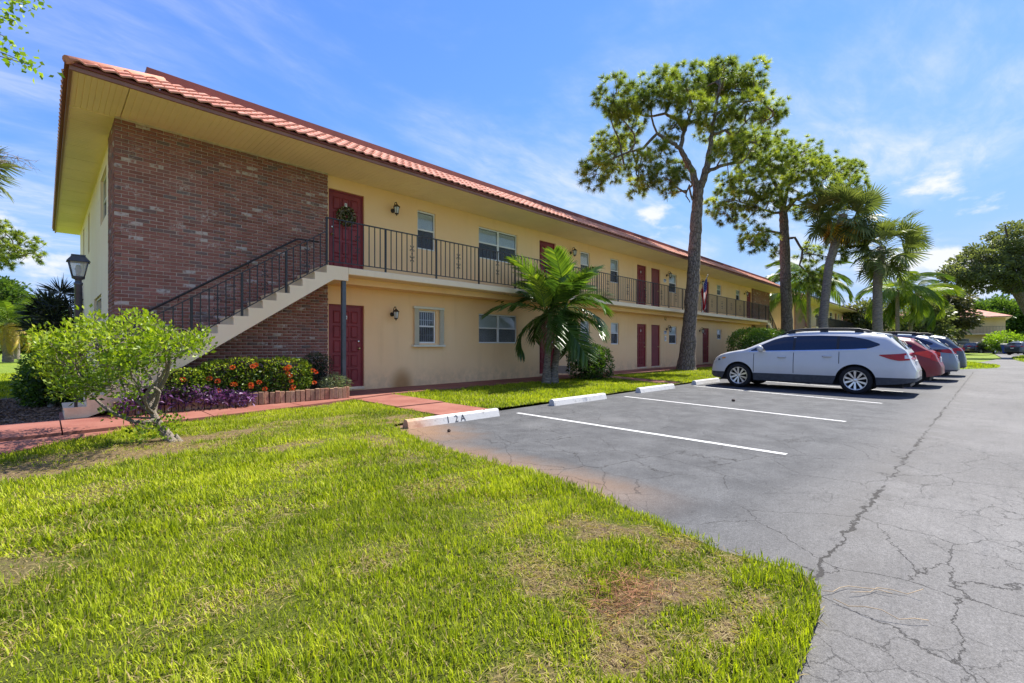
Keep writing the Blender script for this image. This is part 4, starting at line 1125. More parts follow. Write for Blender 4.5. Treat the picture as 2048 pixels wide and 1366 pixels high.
def plant(name, loc, label, cat, group=None):
    """Empty at the plant's base; children are given in world coordinates"""
    return thing(name, loc, label, cat, group)
def adopt(o, par):
    o.parent = par; o.matrix_parent_inverse = Matrix.Translation(Vector(par.location) * -1); return o

# ------------------------------------------------------------------ clipped hedges and bushes
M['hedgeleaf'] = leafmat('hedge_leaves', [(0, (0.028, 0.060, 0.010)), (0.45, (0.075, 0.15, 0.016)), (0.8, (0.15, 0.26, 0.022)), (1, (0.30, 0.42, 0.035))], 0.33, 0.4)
M['ixleaf'] = leafmat('ixora_leaves', [(0, (0.050, 0.10, 0.012)), (0.4, (0.13, 0.21, 0.016)), (0.75, (0.30, 0.38, 0.025)), (1, (0.52, 0.54, 0.055))], 0.35, 0.4, spec=0.35)
M['darkleaf'] = leafmat('dark_leaves', [(0, (0.010, 0.022, 0.008)), (0.6, (0.030, 0.060, 0.018)), (1, (0.060, 0.11, 0.03))], 0.2, 0.45)
M['greyleaf'] = leafmat('grey_green_leaves', [(0, (0.07, 0.10, 0.05)), (0.6, (0.17, 0.22, 0.12)), (1, (0.34, 0.38, 0.22))], 0.3, 0.5)
M['purple'] = leafmat('purple_leaves', [(0, (0.045, 0.018, 0.05)), (0.5, (0.11, 0.045, 0.13)), (0.85, (0.21, 0.095, 0.24)), (1, (0.40, 0.28, 0.42))], 0.25, 0.4, (1.2, 0.8, 1.2), 0.45)
M['flower'] = leafmat('ixora_flowers', [(0, (0.55, 0.05, 0.012)), (0.6, (0.72, 0.12, 0.03)), (1, (0.78, 0.24, 0.06))], 0.25, 0.5, (1, 0.8, 0.6))
M['woody'] = mk_bark('hedge_stems', (0.05, 0.04, 0.03), (0.13, 0.10, 0.07), (0.2, 0.16, 0.12), (30, 30, 10), 0.4)
def superbox(n, c, r, p=4.0, lo=0.86):
    """points near the surface of a rounded box"""
    d = rnd_dirs(n) ; d = np.sign(d) * np.abs(d) ** 0.8; d = unit(d)
    k = (np.abs(d[:, 0]) ** p + np.abs(d[:, 1]) ** p + np.abs(d[:, 2]) ** p) ** (-1 / p)
    return np.array(c) + d * k[:, None] * np.array(r) * RNG.uniform(lo, 1.0, n)[:, None], d
def hedge(name, label, cat, c, r, n, L, mat, p=4.0, ripple=0.05, group=None, stems=6, upb=0.3, aspect=0.5, lo=0.82, base=0.0):
    t = plant(name, (c[0], c[1], base), label, cat, group)
    P, d = superbox(n, c, r, p, lo); P = P[P[:, 2] > base + 0.02] if True else P
    k = len(P); d = unit((P - np.array(c)) / np.array(r))
    P = P + d * (ripple * wav(P[:, 0] * 2.1 + P[:, 2], P[:, 1] * 2.1 + P[:, 2] * 1.7))[:, None]
    D = unit(d * 0.6 + rnd_dirs(k) * 0.8 + np.array((0, 0, upb)))
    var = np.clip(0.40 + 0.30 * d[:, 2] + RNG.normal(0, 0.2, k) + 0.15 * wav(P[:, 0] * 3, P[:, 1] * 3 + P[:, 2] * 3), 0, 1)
    Ls = L * RNG.uniform(0.65, 1.2, k)
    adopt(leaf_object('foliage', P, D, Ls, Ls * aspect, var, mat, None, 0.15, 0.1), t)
    mb = MB()
    for j in range(stems):
        a = (c[0] + r[0] * 0.45 * RNG.uniform(-1, 1), c[1] + r[1] * 0.35 * RNG.uniform(-1, 1), base - 0.01)
        for q in range(4): branch(mb, a, (a[0] + r[0] * 0.5 * RNG.uniform(-1, 1), a[1] + r[1] * 0.5 * RNG.uniform(-1, 1), c[2] + r[2] * RNG.uniform(-0.2, 0.7)), 0.014, 0.005, 0, 0.15, 4, 4)
    adopt(mb.build('stems', M['woody'], None, normals=False), t)
    # dark leafy heart so that no daylight shows straight through
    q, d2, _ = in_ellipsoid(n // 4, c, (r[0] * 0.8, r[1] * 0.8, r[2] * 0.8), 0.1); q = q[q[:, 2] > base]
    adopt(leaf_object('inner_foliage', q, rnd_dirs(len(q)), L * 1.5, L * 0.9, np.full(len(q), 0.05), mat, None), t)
    return t
# brick-edged planter under the stairs
M['edge_r'] = mk_brick('edging_brick', 'rand')
def mk_edge():
    t = NT('edging_paver'); p = t.pos(); r_ = t.rand()
    c = t.ramp(r_, [(0, (0.30, 0.19, 0.12)), (0.4, (0.42, 0.28, 0.18)), (0.7, (0.36, 0.16, 0.10)), (1, (0.47, 0.34, 0.23))])
    c = t.mix(t.rng(t.noise(p, 20, 6, 0.75), 0.45, 0.7, 0, 0.65), c, (0.13, 0.085, 0.06)); t.set(c, 0.9, 0, 0.2); t.bump(t.noise(p, 50, 5, 0.7), 0.7, 0.01); return t.mat
M['edging'] = mk_edge()
pl = thing('planter', (2.6, 9.6, 0.08), 'low planter edged with upright weathered bricks under the staircase', 'planter')
em = MB().bbox(-0.042, 0.042, -0.03, 0.03, 0, 0.235, 0.006).mesh('edging_brick', M['edging'])
def pe(x): return float(np.interp(x, [0.75, 1.4, 3.5, 4.55], [9.72, 9.66, 9.52, 9.47]))
k = 0; x = 0.80
while x < 4.56:
    put('edging_brick', em, pl, (x - 2.6, pe(x) - 9.6, RNG.uniform(-0.012, 0.012)), (RNG.normal(0, 0.03), RNG.normal(0, 0.025), -0.07 + RNG.normal(0, 0.03)))
    x += 0.095
for j in range(4): put('edging_brick', em, pl, (4.60 - 2.6, 9.53 + j * 0.095 - 9.6, RNG.uniform(-0.01, 0.01)), (0, RNG.normal(0, 0.03), rad(90)))
sp_ = MB(); sp_.face([(0.8, 9.74, 0.24), (4.56, 9.5, 0.26), (4.56, 10.8, 0.26), (0.8, 10.8, 0.24)]); adopt(sp_.build('bed_soil', M['mulch'], None, normals=False), pl)
ix = hedge('ixora_hedge', 'clipped ixora hedge with orange-red flower heads in the planter', 'hedge', (2.92, 9.83, 0.60), (1.05, 0.26, 0.36), 5200, 0.052, M['ixleaf'], 4.5, 0.05, stems=7, base=0.24)
ix2 = hedge('ixora_bush', 'small loose ixora at the left end of the orange-flowered hedge', 'bush', (1.72, 9.66, 0.55), (0.28, 0.13, 0.24), 900, 0.05, M['ixleaf'], 3, 0.06, stems=2, base=0.24)
fl = [(1.66, 9.54, 0.63), (2.06, 9.6, 0.62)]
for k in range(22): fl.append((RNG.uniform(2.1, 3.95), 9.565 + RNG.uniform(-0.02, 0.02), RNG.uniform(0.3, 0.85)))
for (x, y, z) in fl:
    n = 60; q, d, _ = in_ellipsoid(n, (x, y, z), (0.036, 0.03, 0.028), 0.7); d[:, 1] = -np.abs(d[:, 1]); 
    adopt(leaf_object('flower_head', q, unit(d), 0.024, 0.014, RNG.uniform(0, 1, n), M['flower'], None, 0.05, 0.0), ix if x > 1.8 else ix2)
pt = plant('purple_heart_plant', (1.7, 9.62, 0.24), 'purple trailing plant spilling over the left end of the planter', 'plant')
n = 1500; xx = RNG.uniform(0.82, 2.75, n); hh = np.interp(xx, [0.8, 1.2, 1.9, 2.75], [0.30, 0.46, 0.40, 0.2]); P = np.column_stack([xx, np.interp(xx, [0.8, 2.75], [9.66, 9.53]) + RNG.normal(0, 0.09, n), 0.14 + hh * RNG.uniform(0, 1, n) ** 0.8 * RNG.uniform(0.55, 1, n)])
D = unit(rnd_dirs(n) * 0.8 + np.array((0, -0.35, 0.25))); Ls = RNG.uniform(0.07, 0.14, n); adopt(leaf_object('foliage', P, D, Ls, Ls * 0.24, RNG.uniform(0, 1, n), M['purple'], None, 0.2, 0.18), pt)
hedge('dark_shrub', 'dark green twiggy shrub between the ixora hedge and the ground-floor door', 'shrub', (4.22, 10.25, 0.62), (0.30, 0.26, 0.42), 2600, 0.035, M['darkleaf'], 2.5, 0.08, stems=4, base=0.2)
gp = plant('grey_herb', (4.45, 9.75, 0.26), 'grey-green feathery herb at the foot of the steel post', 'plant')
n = 1500; a = RNG.uniform(0, 6.28, n); rr = RNG.uniform(0, 0.34, n); P = np.column_stack([4.42 + rr * np.cos(a), 9.74 + rr * 0.6 * np.sin(a), 0.24 + RNG.uniform(0, 0.34, n) * (1.15 - rr * 1.6)]); adopt(leaf_object('foliage', P, unit(rnd_dirs(n) * 0.6 + np.column_stack([np.cos(a), np.sin(a) - 0.3, np.full(n, 0.5)]) * 0.7), RNG.uniform(0.05, 0.12, n), 0.010, RNG.uniform(0, 1, n), M['greyleaf'], None, 0.1, 0.2), gp)
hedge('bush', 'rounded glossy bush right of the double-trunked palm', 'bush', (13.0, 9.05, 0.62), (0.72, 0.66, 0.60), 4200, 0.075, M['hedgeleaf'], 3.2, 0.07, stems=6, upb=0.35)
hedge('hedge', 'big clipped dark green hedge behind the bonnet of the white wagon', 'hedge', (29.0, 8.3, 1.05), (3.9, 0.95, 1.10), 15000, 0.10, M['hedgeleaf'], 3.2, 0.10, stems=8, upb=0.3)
hedge('dark_shrub', 'dense dark shrub in the mulch bed left of the stair foot', 'shrub', (0.12, 13.3, 0.50), (0.50, 0.62, 0.58), 3600, 0.08, M['hedgeleaf'], 2.6, 0.12, stems=5)

# ------------------------------------------------------------------ palms
M['palmleaf'] = leafmat('palm_leaflets', [(0, (0.028, 0.058, 0.014)), (0.5, (0.07, 0.135, 0.022)), (0.85, (0.14, 0.225, 0.026)), (1, (0.30, 0.38, 0.04))], 0.32, 0.32, spec=0.5)
M['queenleaf'] = leafmat('queen_palm_leaflets', [(0, (0.06, 0.11, 0.018)), (0.5, (0.12, 0.19, 0.025)), (1, (0.32, 0.37, 0.035))], 0.4, 0.4)
M['fanleaf'] = leafmat('fan_palm_segments', [(0, (0.065, 0.085, 0.030)), (0.6, (0.14, 0.17, 0.055)), (1, (0.26, 0.29, 0.10))], 0.32, 0.5, spec=0.22)
M['deadfan'] = leafmat('yellowing_fan', [(0, (0.40, 0.21, 0.04)), (1, (0.72, 0.46, 0.06))], 0.35, 0.5)
M['yellowfrond'] = leafmat('yellowing_frond', [(0, (0.30, 0.20, 0.05)), (0.6, (0.50, 0.36, 0.06)), (1, (0.35, 0.36, 0.06))], 0.4, 0.5)
M['palmtrunk'] = mk_bark('palm_trunk', (0.10, 0.085, 0.07), (0.24, 0.20, 0.165), (0.34, 0.29, 0.24), (2, 2, 14), 0.7)
M['palmgreen'] = plain('green_crownshaft', (0.16, 0.22, 0.07), 0.4, 0.2, 8)
def feather(L, e0, bend, nl, ll, droop, lw, mat, seed, vee=0.35, vbase=0.5, stem=0.12):
    """pinnate frond from the origin along +X; returns mesh"""
    rg = np.random.default_rng(seed); n = 22; ang = e0; p = np.zeros(3); pts = [p.copy()]; tan = []
    for k in range(n):
        t = k / n; ang = e0 - bend * t ** 1.25; d = np.array((math.cos(ang), 0, math.sin(ang))); p = p + d * L / n; pts.append(p.copy()); tan.append(d)
    pts = np.array(pts); tan = np.array(tan + [tan[-1]])
    V, F, A = [], [], []
    # rachis as a thin three-sided strip
    for k in range(n):
        w = 0.022 * (1 - k / n) + 0.005; w2 = 0.022 * (1 - (k + 1) / n) + 0.005
        b = len(V); V += [pts[k] + (0, w, 0), pts[k] - (0, w, 0), pts[k + 1] - (0, w2, 0), pts[k + 1] + (0, w2, 0)]; F.append((b, b + 1, b + 2, b + 3)); A += [0.75] * 4
        b = len(V); V += [pts[k] + (0, w, 0), pts[k] + (0, 0, -w * 1.2), pts[k + 1] + (0, 0, -w2 * 1.2), pts[k + 1] + (0, w2, 0)]; F.append((b, b + 1, b + 2, b + 3)); A += [0.6] * 4
    for i in range(nl):
        t = stem + (1 - stem) * (i + rg.uniform(0, 0.6)) / nl; f = t * n; k = min(int(f), n - 1); q = pts[k] + (pts[k + 1] - pts[k]) * (f - k); d = tan[k]
        prof_ = math.sin(math.pi * (0.12 + 0.80 * t)) ** 0.7
        up = np.array((-d[2], 0, d[0]))
        for s in (-1, 1):
            l = ll * prof_ * rg.uniform(0.85, 1.1); fw = 0.45 + 0.55 * t
            dd = d * fw + np.array((0, s, 0)) * 1.0 + up * (vee + rg.normal(0, 0.12)); dd /= np.linalg.norm(dd)
            m = q + dd * l * 0.5 + np.array((0, 0, -droop * l * 0.22)); d2 = dd + np.array((0, 0, -droop * rg.uniform(0.7, 1.4))); d2 /= np.linalg.norm(d2); tip = m + d2 * l * 0.52
            wv = np.cross(dd, np.array((0, 0, 1.0)) + rnd_dirs(1)[0] * 0.3); wv /= max(np.linalg.norm(wv), 1e-6); w = lw * (0.6 + 0.4 * prof_)
            b = len(V); V += [q - wv * w * .35, q + wv * w * .35, m + wv * w * .5, m - wv * w * .5]; F.append((b, b + 1, b + 2, b + 3))
            b2 = len(V); V += [m - wv * w * .5, m + wv * w * .5, tip + wv * w * .08, tip - wv * w * .08]; F.append((b2, b2 + 1, b2 + 2, b2 + 3))
            A += [float(np.clip(vbase + rg.normal(0, 0.16) + 0.12 * t, 0, 1))] * 8
    return npmesh('frond', np.array(V), np.array(F), mat, np.array(A))
def fan(R, nseg, mat, seed, petiole=1.1, fold=0.25, droop=0.35, vbase=0.5, span=2.35):
    """costapalmate frond from the origin along +X"""
    rg = np.random.default_rng(seed); V, F, A = [], [], []
    for k in range(6):
        t0, t1 = k / 6 * petiole, (k + 1) / 6 * petiole; z0, z1 = -0.10 * (k / 6) ** 2, -0.10 * ((k + 1) / 6) ** 2
        b = len(V); V += [np.array((t0, .014, z0)), np.array((t0, -.014, z0)), np.array((t1, -.012, z1)), np.array((t1, .012, z1))]; F.append((b, b + 1, b + 2, b + 3)); A += [0.8] * 4
        b = len(V); V += [np.array((t0, 0, z0 - .02)), np.array((t0, .014, z0)), np.array((t1, .012, z1)), np.array((t1, 0, z1 - .02))]; F.append((b, b + 1, b + 2, b + 3)); A += [0.8] * 4
    c = np.array((petiole, 0, -0.10))
    for i in range(nseg):
        a = -span + 2 * span * (i + 0.5) / nseg; l = R * (0.72 + 0.28 * math.cos(a * 0.55)) * rg.uniform(0.9, 1.06)
        d = np.array((math.cos(a), math.sin(a), -0.10 + fold * abs(math.sin(a)))); d /= np.linalg.norm(d)
        o = c + np.array((0.25 * math.cos(a * 0.5), 0, -0.06)) * 0.5
        s = np.array((-math.sin(a), math.cos(a), 0)); w = R * span / nseg * 0.98; m = o + d * l * 0.55 + np.array((0, 0, -0.04 * l)); d2 = d + np.array((0, 0, -droop * rg.uniform(0.6, 1.8))); d2 /= np.linalg.norm(d2); tip = m + d2 * l * 0.46
        rise = np.array((0, 0, w * 0.35 * (1 if i % 2 else -1)))
        b = len(V); V += [o - s * w * .1, o + s * w * .1, m + s * w * .52 + rise, m - s * w * .52]; F.append((b, b + 1, b + 2, b + 3))
        b = len(V); V += [m - s * w * .52, m + s * w * .52 + rise, tip + s * .006, tip - s * .006]; F.append((b, b + 1, b + 2, b + 3))
        A += [float(np.clip(vbase + rg.normal(0, 0.18), 0, 1))] * 8
    return npmesh('frond', np.array(V), np.array(F), mat, np.array(A))
def trunk_mesh(pts, rs, mat, n=14, rings=0.0):
    mb = MB(); P2, R2 = [], []
    for i in range(len(pts) - 1):
        a, b = Vector(pts[i]), Vector(pts[i + 1]); m = max(2, int((b - a).length / 0.12))
        for k in range(m): 
            P2.append(a.lerp(b, k / m)); R2.append((rs[i] + (rs[i + 1] - rs[i]) * k / m) * (1 + rings * (1 if k % 2 else -1)))
    P2.append(Vector(pts[-1])); R2.append(rs[-1]); mb.tube(P2, R2, n)
    return mb.mesh('trunk', mat)
def crown(par, top, meshes, n, tilt0, tilt1, rg, yaw0=0.0, sc=(0.85, 1.1), roll=0.25, name='frond'):
    """fronds spiralling out of a point; tilt = pitch of the frond base"""
    for k in range(n):
        t = k / max(1, n - 1); az = yaw0 + k * 2.39996 + rg.normal(0, 0.12); el = tilt0 + (tilt1 - tilt0) * t + rg.normal(0, 0.07); s = rg.uniform(*sc)
        me = meshes[int(rg.integers(len(meshes)))]
        Mx = Matrix.Rotation(az, 4, 'Z') @ Matrix.Rotation(-el, 4, 'Y') @ Matrix.Rotation(rg.normal(0, roll), 4, 'X')
        o = put(name, me, par, Vector(top) - Vector(par.location)); o.rotation_euler = Mx.to_euler(); o.scale = (s, s, s)
# double-trunked palm by the parking bays
pm_ = thing('palm_tree', (10.8, 8.95, 0.03), 'double-trunked young palm with arching dark feather fronds', 'palm tree')
fm = [feather(1.85, 0.0, b, 42, 0.64, dr, 0.048, M['palmleaf'], 20 + i, 0.45, vb) for i, (b, dr, vb) in enumerate([(1.2, 0.8, 0.42), (1.6, 1.0, 0.36), (2.0, 1.2, 0.34), (0.9, 0.6, 0.62)])]
fup = [feather(1.65, 0.0, 0.8, 34, 0.6, 0.5, 0.055, M['palmleaf'], 40, 0.5, 0.86)]
rg = np.random.default_rng(4)
t1 = [at(1093, 768, 14.0), at(1094, 730, 13.95), at(1097, 690, 13.9), at(1099, 655, 13.9)]; t2 = [at(1107, 767, 14.05), at(1109, 735, 14.15), at(1116, 690, 14.3), at(1126, 640, 14.4)]
t1[0] = (t1[0][0], t1[0][1], 0.0); t2[0] = (t2[0][0], t2[0][1], 0.0)
for tp, rs_ in ((t1, [0.17, 0.105, 0.085, 0.07]), (t2, [0.17, 0.115, 0.09, 0.075])):
    adopt(put('trunk', trunk_mesh(tp, rs_, M['palmtrunk'], 12, 0.02)), pm_)
    a, b = Vector(tp[-1]), Vector(tp[-1]) + (Vector(tp[-1]) - Vector(tp[-2])).normalized() * 0.55
    adopt(put('crownshaft', trunk_mesh([a, b], [0.085, 0.05], M['palmgreen'], 10)), pm_)
    crown(pm_, b - (b - a) * 0.25, fm[:3], 11, 1.1, -0.35, rg, rg.uniform(0, 6), (0.85, 1.12)); crown(pm_, b - (b - a) * 0.1, [fm[3]], 4, 1.3, 0.9, rg, rg.uniform(0, 6))
crown(pm_, Vector(at(1090, 625, 13.6)), fup, 3, 1.25, 1.0, rg, 3.4, (0.7, 0.85))
# two cabbage palms
def sabal(label, base, pts, R, n, seed, dead=0):
    t = thing('cabbage_palm', base, label, 'palm tree', 'cabbage palms beyond the parked cars'); rg = np.random.default_rng(seed)
    adopt(put('trunk', trunk_mesh([base] + pts, [0.29, 0.24, 0.22, 0.23][:len(pts) + 1], M['palmtrunk'], 14, 0.03)), t)
    ms = [fan(R, 32, M['fanleaf'], seed * 10 + i, 0.85 + 0.28 * i, 0.35, 0.5, 0.48) for i in range(3)]
    top = Vector(pts[-1]); crown(t, top, ms, n, 1.3, -1.15, rg, 0.3 * seed, (0.85, 1.1), 0.5)
    if dead: crown(t, top - Vector((0, 0, 0.15)), [fan(R * 0.9, 30, M['deadfan'], seed + 77, 0.7, 0.2, 0.7)], dead, -0.55, -1.05, rg, -0.9, (0.95, 1.12), 0.4, 'dead_frond')
    return t
sb = at(1651, 745, 27.0); b1 = (sb[0], sb[1], 0.0)
sabal('leaning cabbage palm with yellowing lower fronds, crown against the second pine', b1, [at(1646, 640, 27), at(1658, 530, 27), at(1687, 430, 27)], 1.2, 34, 3, 9)
sb = at(1756, 745, 26.5); b2 = (sb[0], sb[1], 0.0)
sabal('upright cabbage palm standing right of the leaning one', b2, [at(1755, 640, 26.5), at(1755, 560, 26.5), at(1763, 494, 26.5)], 1.15, 32, 5)
# queen palms farther off
qm = [feather(3.7, 0.0, b, 60, 0.95, 2.4, 0.05, M['queenleaf'], 60 + i, 0.1, vb) for i, (b, vb) in enumerate([(1.7, 0.3), (2.1, 0.42), (2.6, 0.65)])]
def queen(label, px, d, topy, n, seed, sc=1.0, lean=0.0):
    bx, by, _ = at(px, 700, d); t = thing('queen_palm', (bx, by, 0.0), label, 'palm tree', 'queen palms in the distance'); rg = np.random.default_rng(seed)
    top = Vector(at(px + lean, topy, d)); adopt(put('trunk', trunk_mesh([(bx, by, 0), Vector((bx, by, 0)).lerp(top, 0.5) + Vector((0.1, 0, 0)), top], [0.19, 0.15, 0.13], M['palmtrunk'], 10)), t)
    crown(t, top, qm, n, 1.2, -0.35, rg, seed, (0.85 * sc, 1.1 * sc), 0.3)
queen('drooping queen palm between the second pine and the leaning cabbage palm', 1617, 36, 560, 18, 2)
queen('queen palm with bright hanging fronds behind the upright cabbage palm', 1795, 40, 580, 18, 4, 1.0)
queen('queen palm with a leaning trunk right of the upright cabbage palm', 1812, 41, 592, 16, 6, 0.95, 18)
queen('feathery queen palm partly behind the first pine limb at the block end', 1565, 42, 588, 14, 8, 0.9)
bm_ = [feather(1.9, 0.0, 1.3, 26, 0.6, 0.7, 0.06, M['palmleaf'], 90, 0.3, 0.6)]
for i, (px, d, ty) in enumerate(((1948, 72, 657), (1924, 76, 662), (1906, 70, 655))):
    bx, by, _ = at(px, 700, d); t = thing('small_palm', (bx, by, 0), ['small palm before the gabled far block, nearest the flag', 'middle small palm before the far block', 'small palm at the left end of the far block front'][i], 'palm tree', 'small palms before the far block'); top = Vector(at(px + 3, ty, d))
    adopt(put('trunk', trunk_mesh([(bx, by, 0), top], [0.14, 0.1], M['palmtrunk'], 8)), t); crown(t, top, bm_, 12, 1.1, -0.3, np.random.default_rng(i), i, (0.9, 1.2))

# ================================================================== TREES
M['pinebark'] = mk_bark('pine_bark', (0.030, 0.024, 0.020), (0.15, 0.115, 0.09), (0.33, 0.275, 0.23), (8, 8, 2.6), 1.0)
M['oakbark'] = mk_bark('oak_bark', (0.04, 0.033, 0.028), (0.12, 0.10, 0.085), (0.2, 0.17, 0.15), (4, 4, 2), 0.8)
M['needle'] = leafmat('pine_needles', [(0, (0.075, 0.11, 0.026)), (0.45, (0.18, 0.235, 0.042)), (0.8, (0.34, 0.39, 0.055)), (1, (0.52, 0.54, 0.07))], 0.5, 0.45)
def needles(C, Dd, k, L, w, val):
    """k needles bursting from each tuft point, one slim triangle each"""
    n = len(C); c = np.repeat(C, k, 0); d = np.repeat(Dd, k, 0)
    D = unit(rnd_dirs(n * k) * 0.95 + d * 0.75); Lr = L * RNG.uniform(0.7, 1.15, n * k)[:, None]
    S = unit(np.cross(D, rnd_dirs(n * k))) * w * 0.5
    b = c + D * Lr * 0.06; t = c + D * Lr - np.array((0, 0, 1.0)) * Lr * 0.10
    V = np.stack([b - S, b + S, t], 1).reshape(-1, 3); F = np.arange(3 * n * k).reshape(-1, 3)
    A = np.repeat(np.clip(np.repeat(val, k) + RNG.normal(0, 0.10, n * k), 0, 1), 3)
    return V, F, A
def pine(label, base, trunk, rt, limbs, clusters, d0, spread, nk=46, L=0.27, w=0.026, dens=1.0, seed=1, group='pines'):
    t = thing('pine_tree', base, label, 'tree', group)
    pxm = 918.0 / d0
    mb = MB(); tp = [Vector(at(*p)) for p in trunk]; tp[0] = Vector((base[0], base[1], -0.05))
    fine, fr = [], []
    for i in range(len(tp) - 1):
        m = 6
        for k in range(m):
            q = tp[i].lerp(tp[i + 1], k / m); fine.append(q + Vector(RNG.normal(0, 0.012, 3))); fr.append((rt[i] + (rt[i + 1] - rt[i]) * k / m) * RNG.uniform(0.95, 1.05))
    fine.append(tp[-1]); fr.append(rt[-1]); mb.tube(fine, fr, 16, caps=False)
    nodes = [p for p, r_ in zip(fine, fr)][len(fine) // 2:]
    lm = MB()
    for pts, r0, r1 in limbs:
        q = [Vector(at(*p)) for p in pts]; f2_, r2_ = [], []
        for i in range(len(q) - 1):
            for k in range(4): f2_.append(q[i].lerp(q[i + 1], k / 4) + Vector(RNG.normal(0, 0.015, 3))); r2_.append(r0 + (r1 - r0) * (i + k / 4) / (len(q) - 1))
        f2_.append(q[-1]); r2_.append(r1); lm.tube(f2_, r2_, 8, caps=False); nodes += f2_[3:]
    C, Dd, val = [], [], []; sm_ = MB()
    for (px, py, rp) in clusters:
        c = Vector(at(px, py, d0 + RNG.uniform(-spread, spread))); r = rp / pxm
        m = max(5, int(24 * dens * (rp / 30.0) ** 2 * (30.6 / pxm if pxm < 30.6 else 1)))
        q, dd, _ = in_ellipsoid(m, c, (r * 1.15, r * 1.15, r * 0.95), 0.25)
        C.append(q); Dd.append(unit(dd * 0.7 + np.array((0, 0, 0.35)))); base_v = RNG.normal(0.42, 0.10)
        val.append(np.clip(base_v + 0.18 * dd[:, 2] + RNG.normal(0, 0.13, m) + (RNG.uniform(size=m) < 0.12) * 0.3, 0, 1))
        nn = min(nodes, key=lambda p: (p - c).length); bp = branch(sm_, nn, c, 0.05 if d0 < 26 else 0.05, 0.02, -0.05, 0.16, 5, 6)
        for j in range(min(m, 9)): branch(sm_, c + Vector(RNG.normal(0, 0.1, 3)), Vector(q[j]), 0.016, 0.007, 0, 0.15, 4, 3)
    adopt(mb.build('trunk', M['pinebark'], None, normals=False), t); adopt(lm.build('limbs', M['pinebark'], None, normals=False), t); adopt(tag(sm_.build('branches', M['pinebark'], None, normals=False), kind='stuff'), t)
    V, F, A = needles(np.concatenate(C), np.concatenate(Dd), nk, L, w, np.concatenate(val))
    adopt(put('crown', npmesh('crown', V, F, M['needle'], A)), t)
    return t
D1 = 21.54
CL1 = [(1230, 190, 34), (1254, 236, 34), (1243, 212, 26), (1314, 172, 34), (1371, 166, 36), (1446, 152, 36), (1508, 153, 32), (1474, 172, 34), (1417, 147, 28), (1394, 184, 28), (1434, 186, 28), (1497, 208, 26), (1540, 216, 32), (1528, 240, 24), (1383, 218, 28), (1431, 227, 32), (1468, 247, 26), (1343, 258, 22), (1320, 310, 26), (1217, 298, 34), (1248, 287, 26), (1190, 345, 32), (1223, 347, 24), (1280, 327, 26), (1271, 375, 20), (1331, 353, 25), (1357, 336, 18), (1454, 301, 26), (1503, 284, 26), (1473, 276, 22), (1292, 362, 16), (1340, 385, 14), (1290, 195, 20), (1345, 190, 24), (1452, 134, 20), (1408, 262, 20), (1365, 345, 15)]
D_ = D1
pine('tall pine with a forked furrowed trunk standing before the yellow facade', (21.09, 9.27, 0), [(1372, 742, D_), (1374, 715, D_), (1379, 650, D_), (1386, 560, D_), (1391, 470, D_), (1394, 420, D_), (1397, 378, D_)], [0.50, 0.36, 0.31, 0.285, 0.265, 0.25, 0.23],
     [([(1397, 382, D_), (1406, 360, D_ - .1), (1414, 333, D_ - .2), (1420, 301, D_ - .2), (1424, 267, D_), (1430, 225, D_), (1440, 170, D_)], 0.19, 0.05), ([(1395, 384, D_), (1386, 345, D_), (1371, 318, D_ - .2), (1361, 296, D_ - .3), (1368, 265, D_), (1385, 215, D_ + .3), (1372, 175, D_)], 0.17, 0.04),
      ([(1361, 296, D_ - .3), (1346, 287, D_ - .4), (1314, 267, D_ - .6), (1286, 296, D_ - .6), (1258, 304, D_ - .5), (1205, 325, D_ - .5)], 0.10, 0.03), ([(1371, 262, D_), (1354, 238, D_ + .2), (1331, 227, D_ + .3), (1300, 233, D_ + .3), (1256, 225, D_ + .2)], 0.10, 0.03), ([(1331, 227, D_ + .3), (1340, 205, D_ + .3), (1318, 172, D_ + .2)], 0.07, 0.03),
      ([(1414, 345, D_ - .2), (1446, 330, D_ - .3), (1486, 323, D_ - .4), (1505, 295, D_ - .4)], 0.09, 0.04), ([(1423, 268, D_), (1450, 262, D_), (1468, 272, D_), (1500, 235, D_)], 0.08, 0.03), ([(1428, 232, D_), (1470, 205, D_ + .2), (1520, 200, D_ + .2), (1545, 222, D_ + .2)], 0.07, 0.03), ([(1386, 400, D_), (1378, 372, D_ - .2), (1372, 392, D_ - .2), (1380, 405, D_ - .1)], 0.05, 0.02)], CL1, D_, 2.4, 72, 0.30, 0.018, 2.5)
D2 = 30.0; D_ = D2; b_ = at(1577, 745, D2)
CL2 = [(1452, 292, 26), (1490, 283, 24), (1517, 308, 34), (1558, 282, 26), (1565, 312, 32), (1607, 304, 30), (1639, 324, 28), (1613, 342, 32), (1684, 340, 28), (1708, 345, 22), (1697, 372, 32), (1652, 357, 28), (1462, 366, 26), (1500, 340, 32), (1533, 366, 30), (1452, 398, 22), (1430, 411, 18), (1449, 427, 24), (1484, 405, 30), (1517, 414, 28), (1549, 395, 26), (1484, 446, 16), (1513, 469, 26), (1500, 488, 18), (1533, 482, 18), (1613, 421, 18), (1590, 425, 16), (1620, 505, 24), (1672, 505, 20), (1558, 503, 14), (1620, 552, 22), (1642, 568, 22), (1590, 372, 26), (1640, 395, 18), (1570, 345, 30), (1486, 372, 24), (1668, 338, 22), (1540, 330, 26), (1650, 545, 14)]
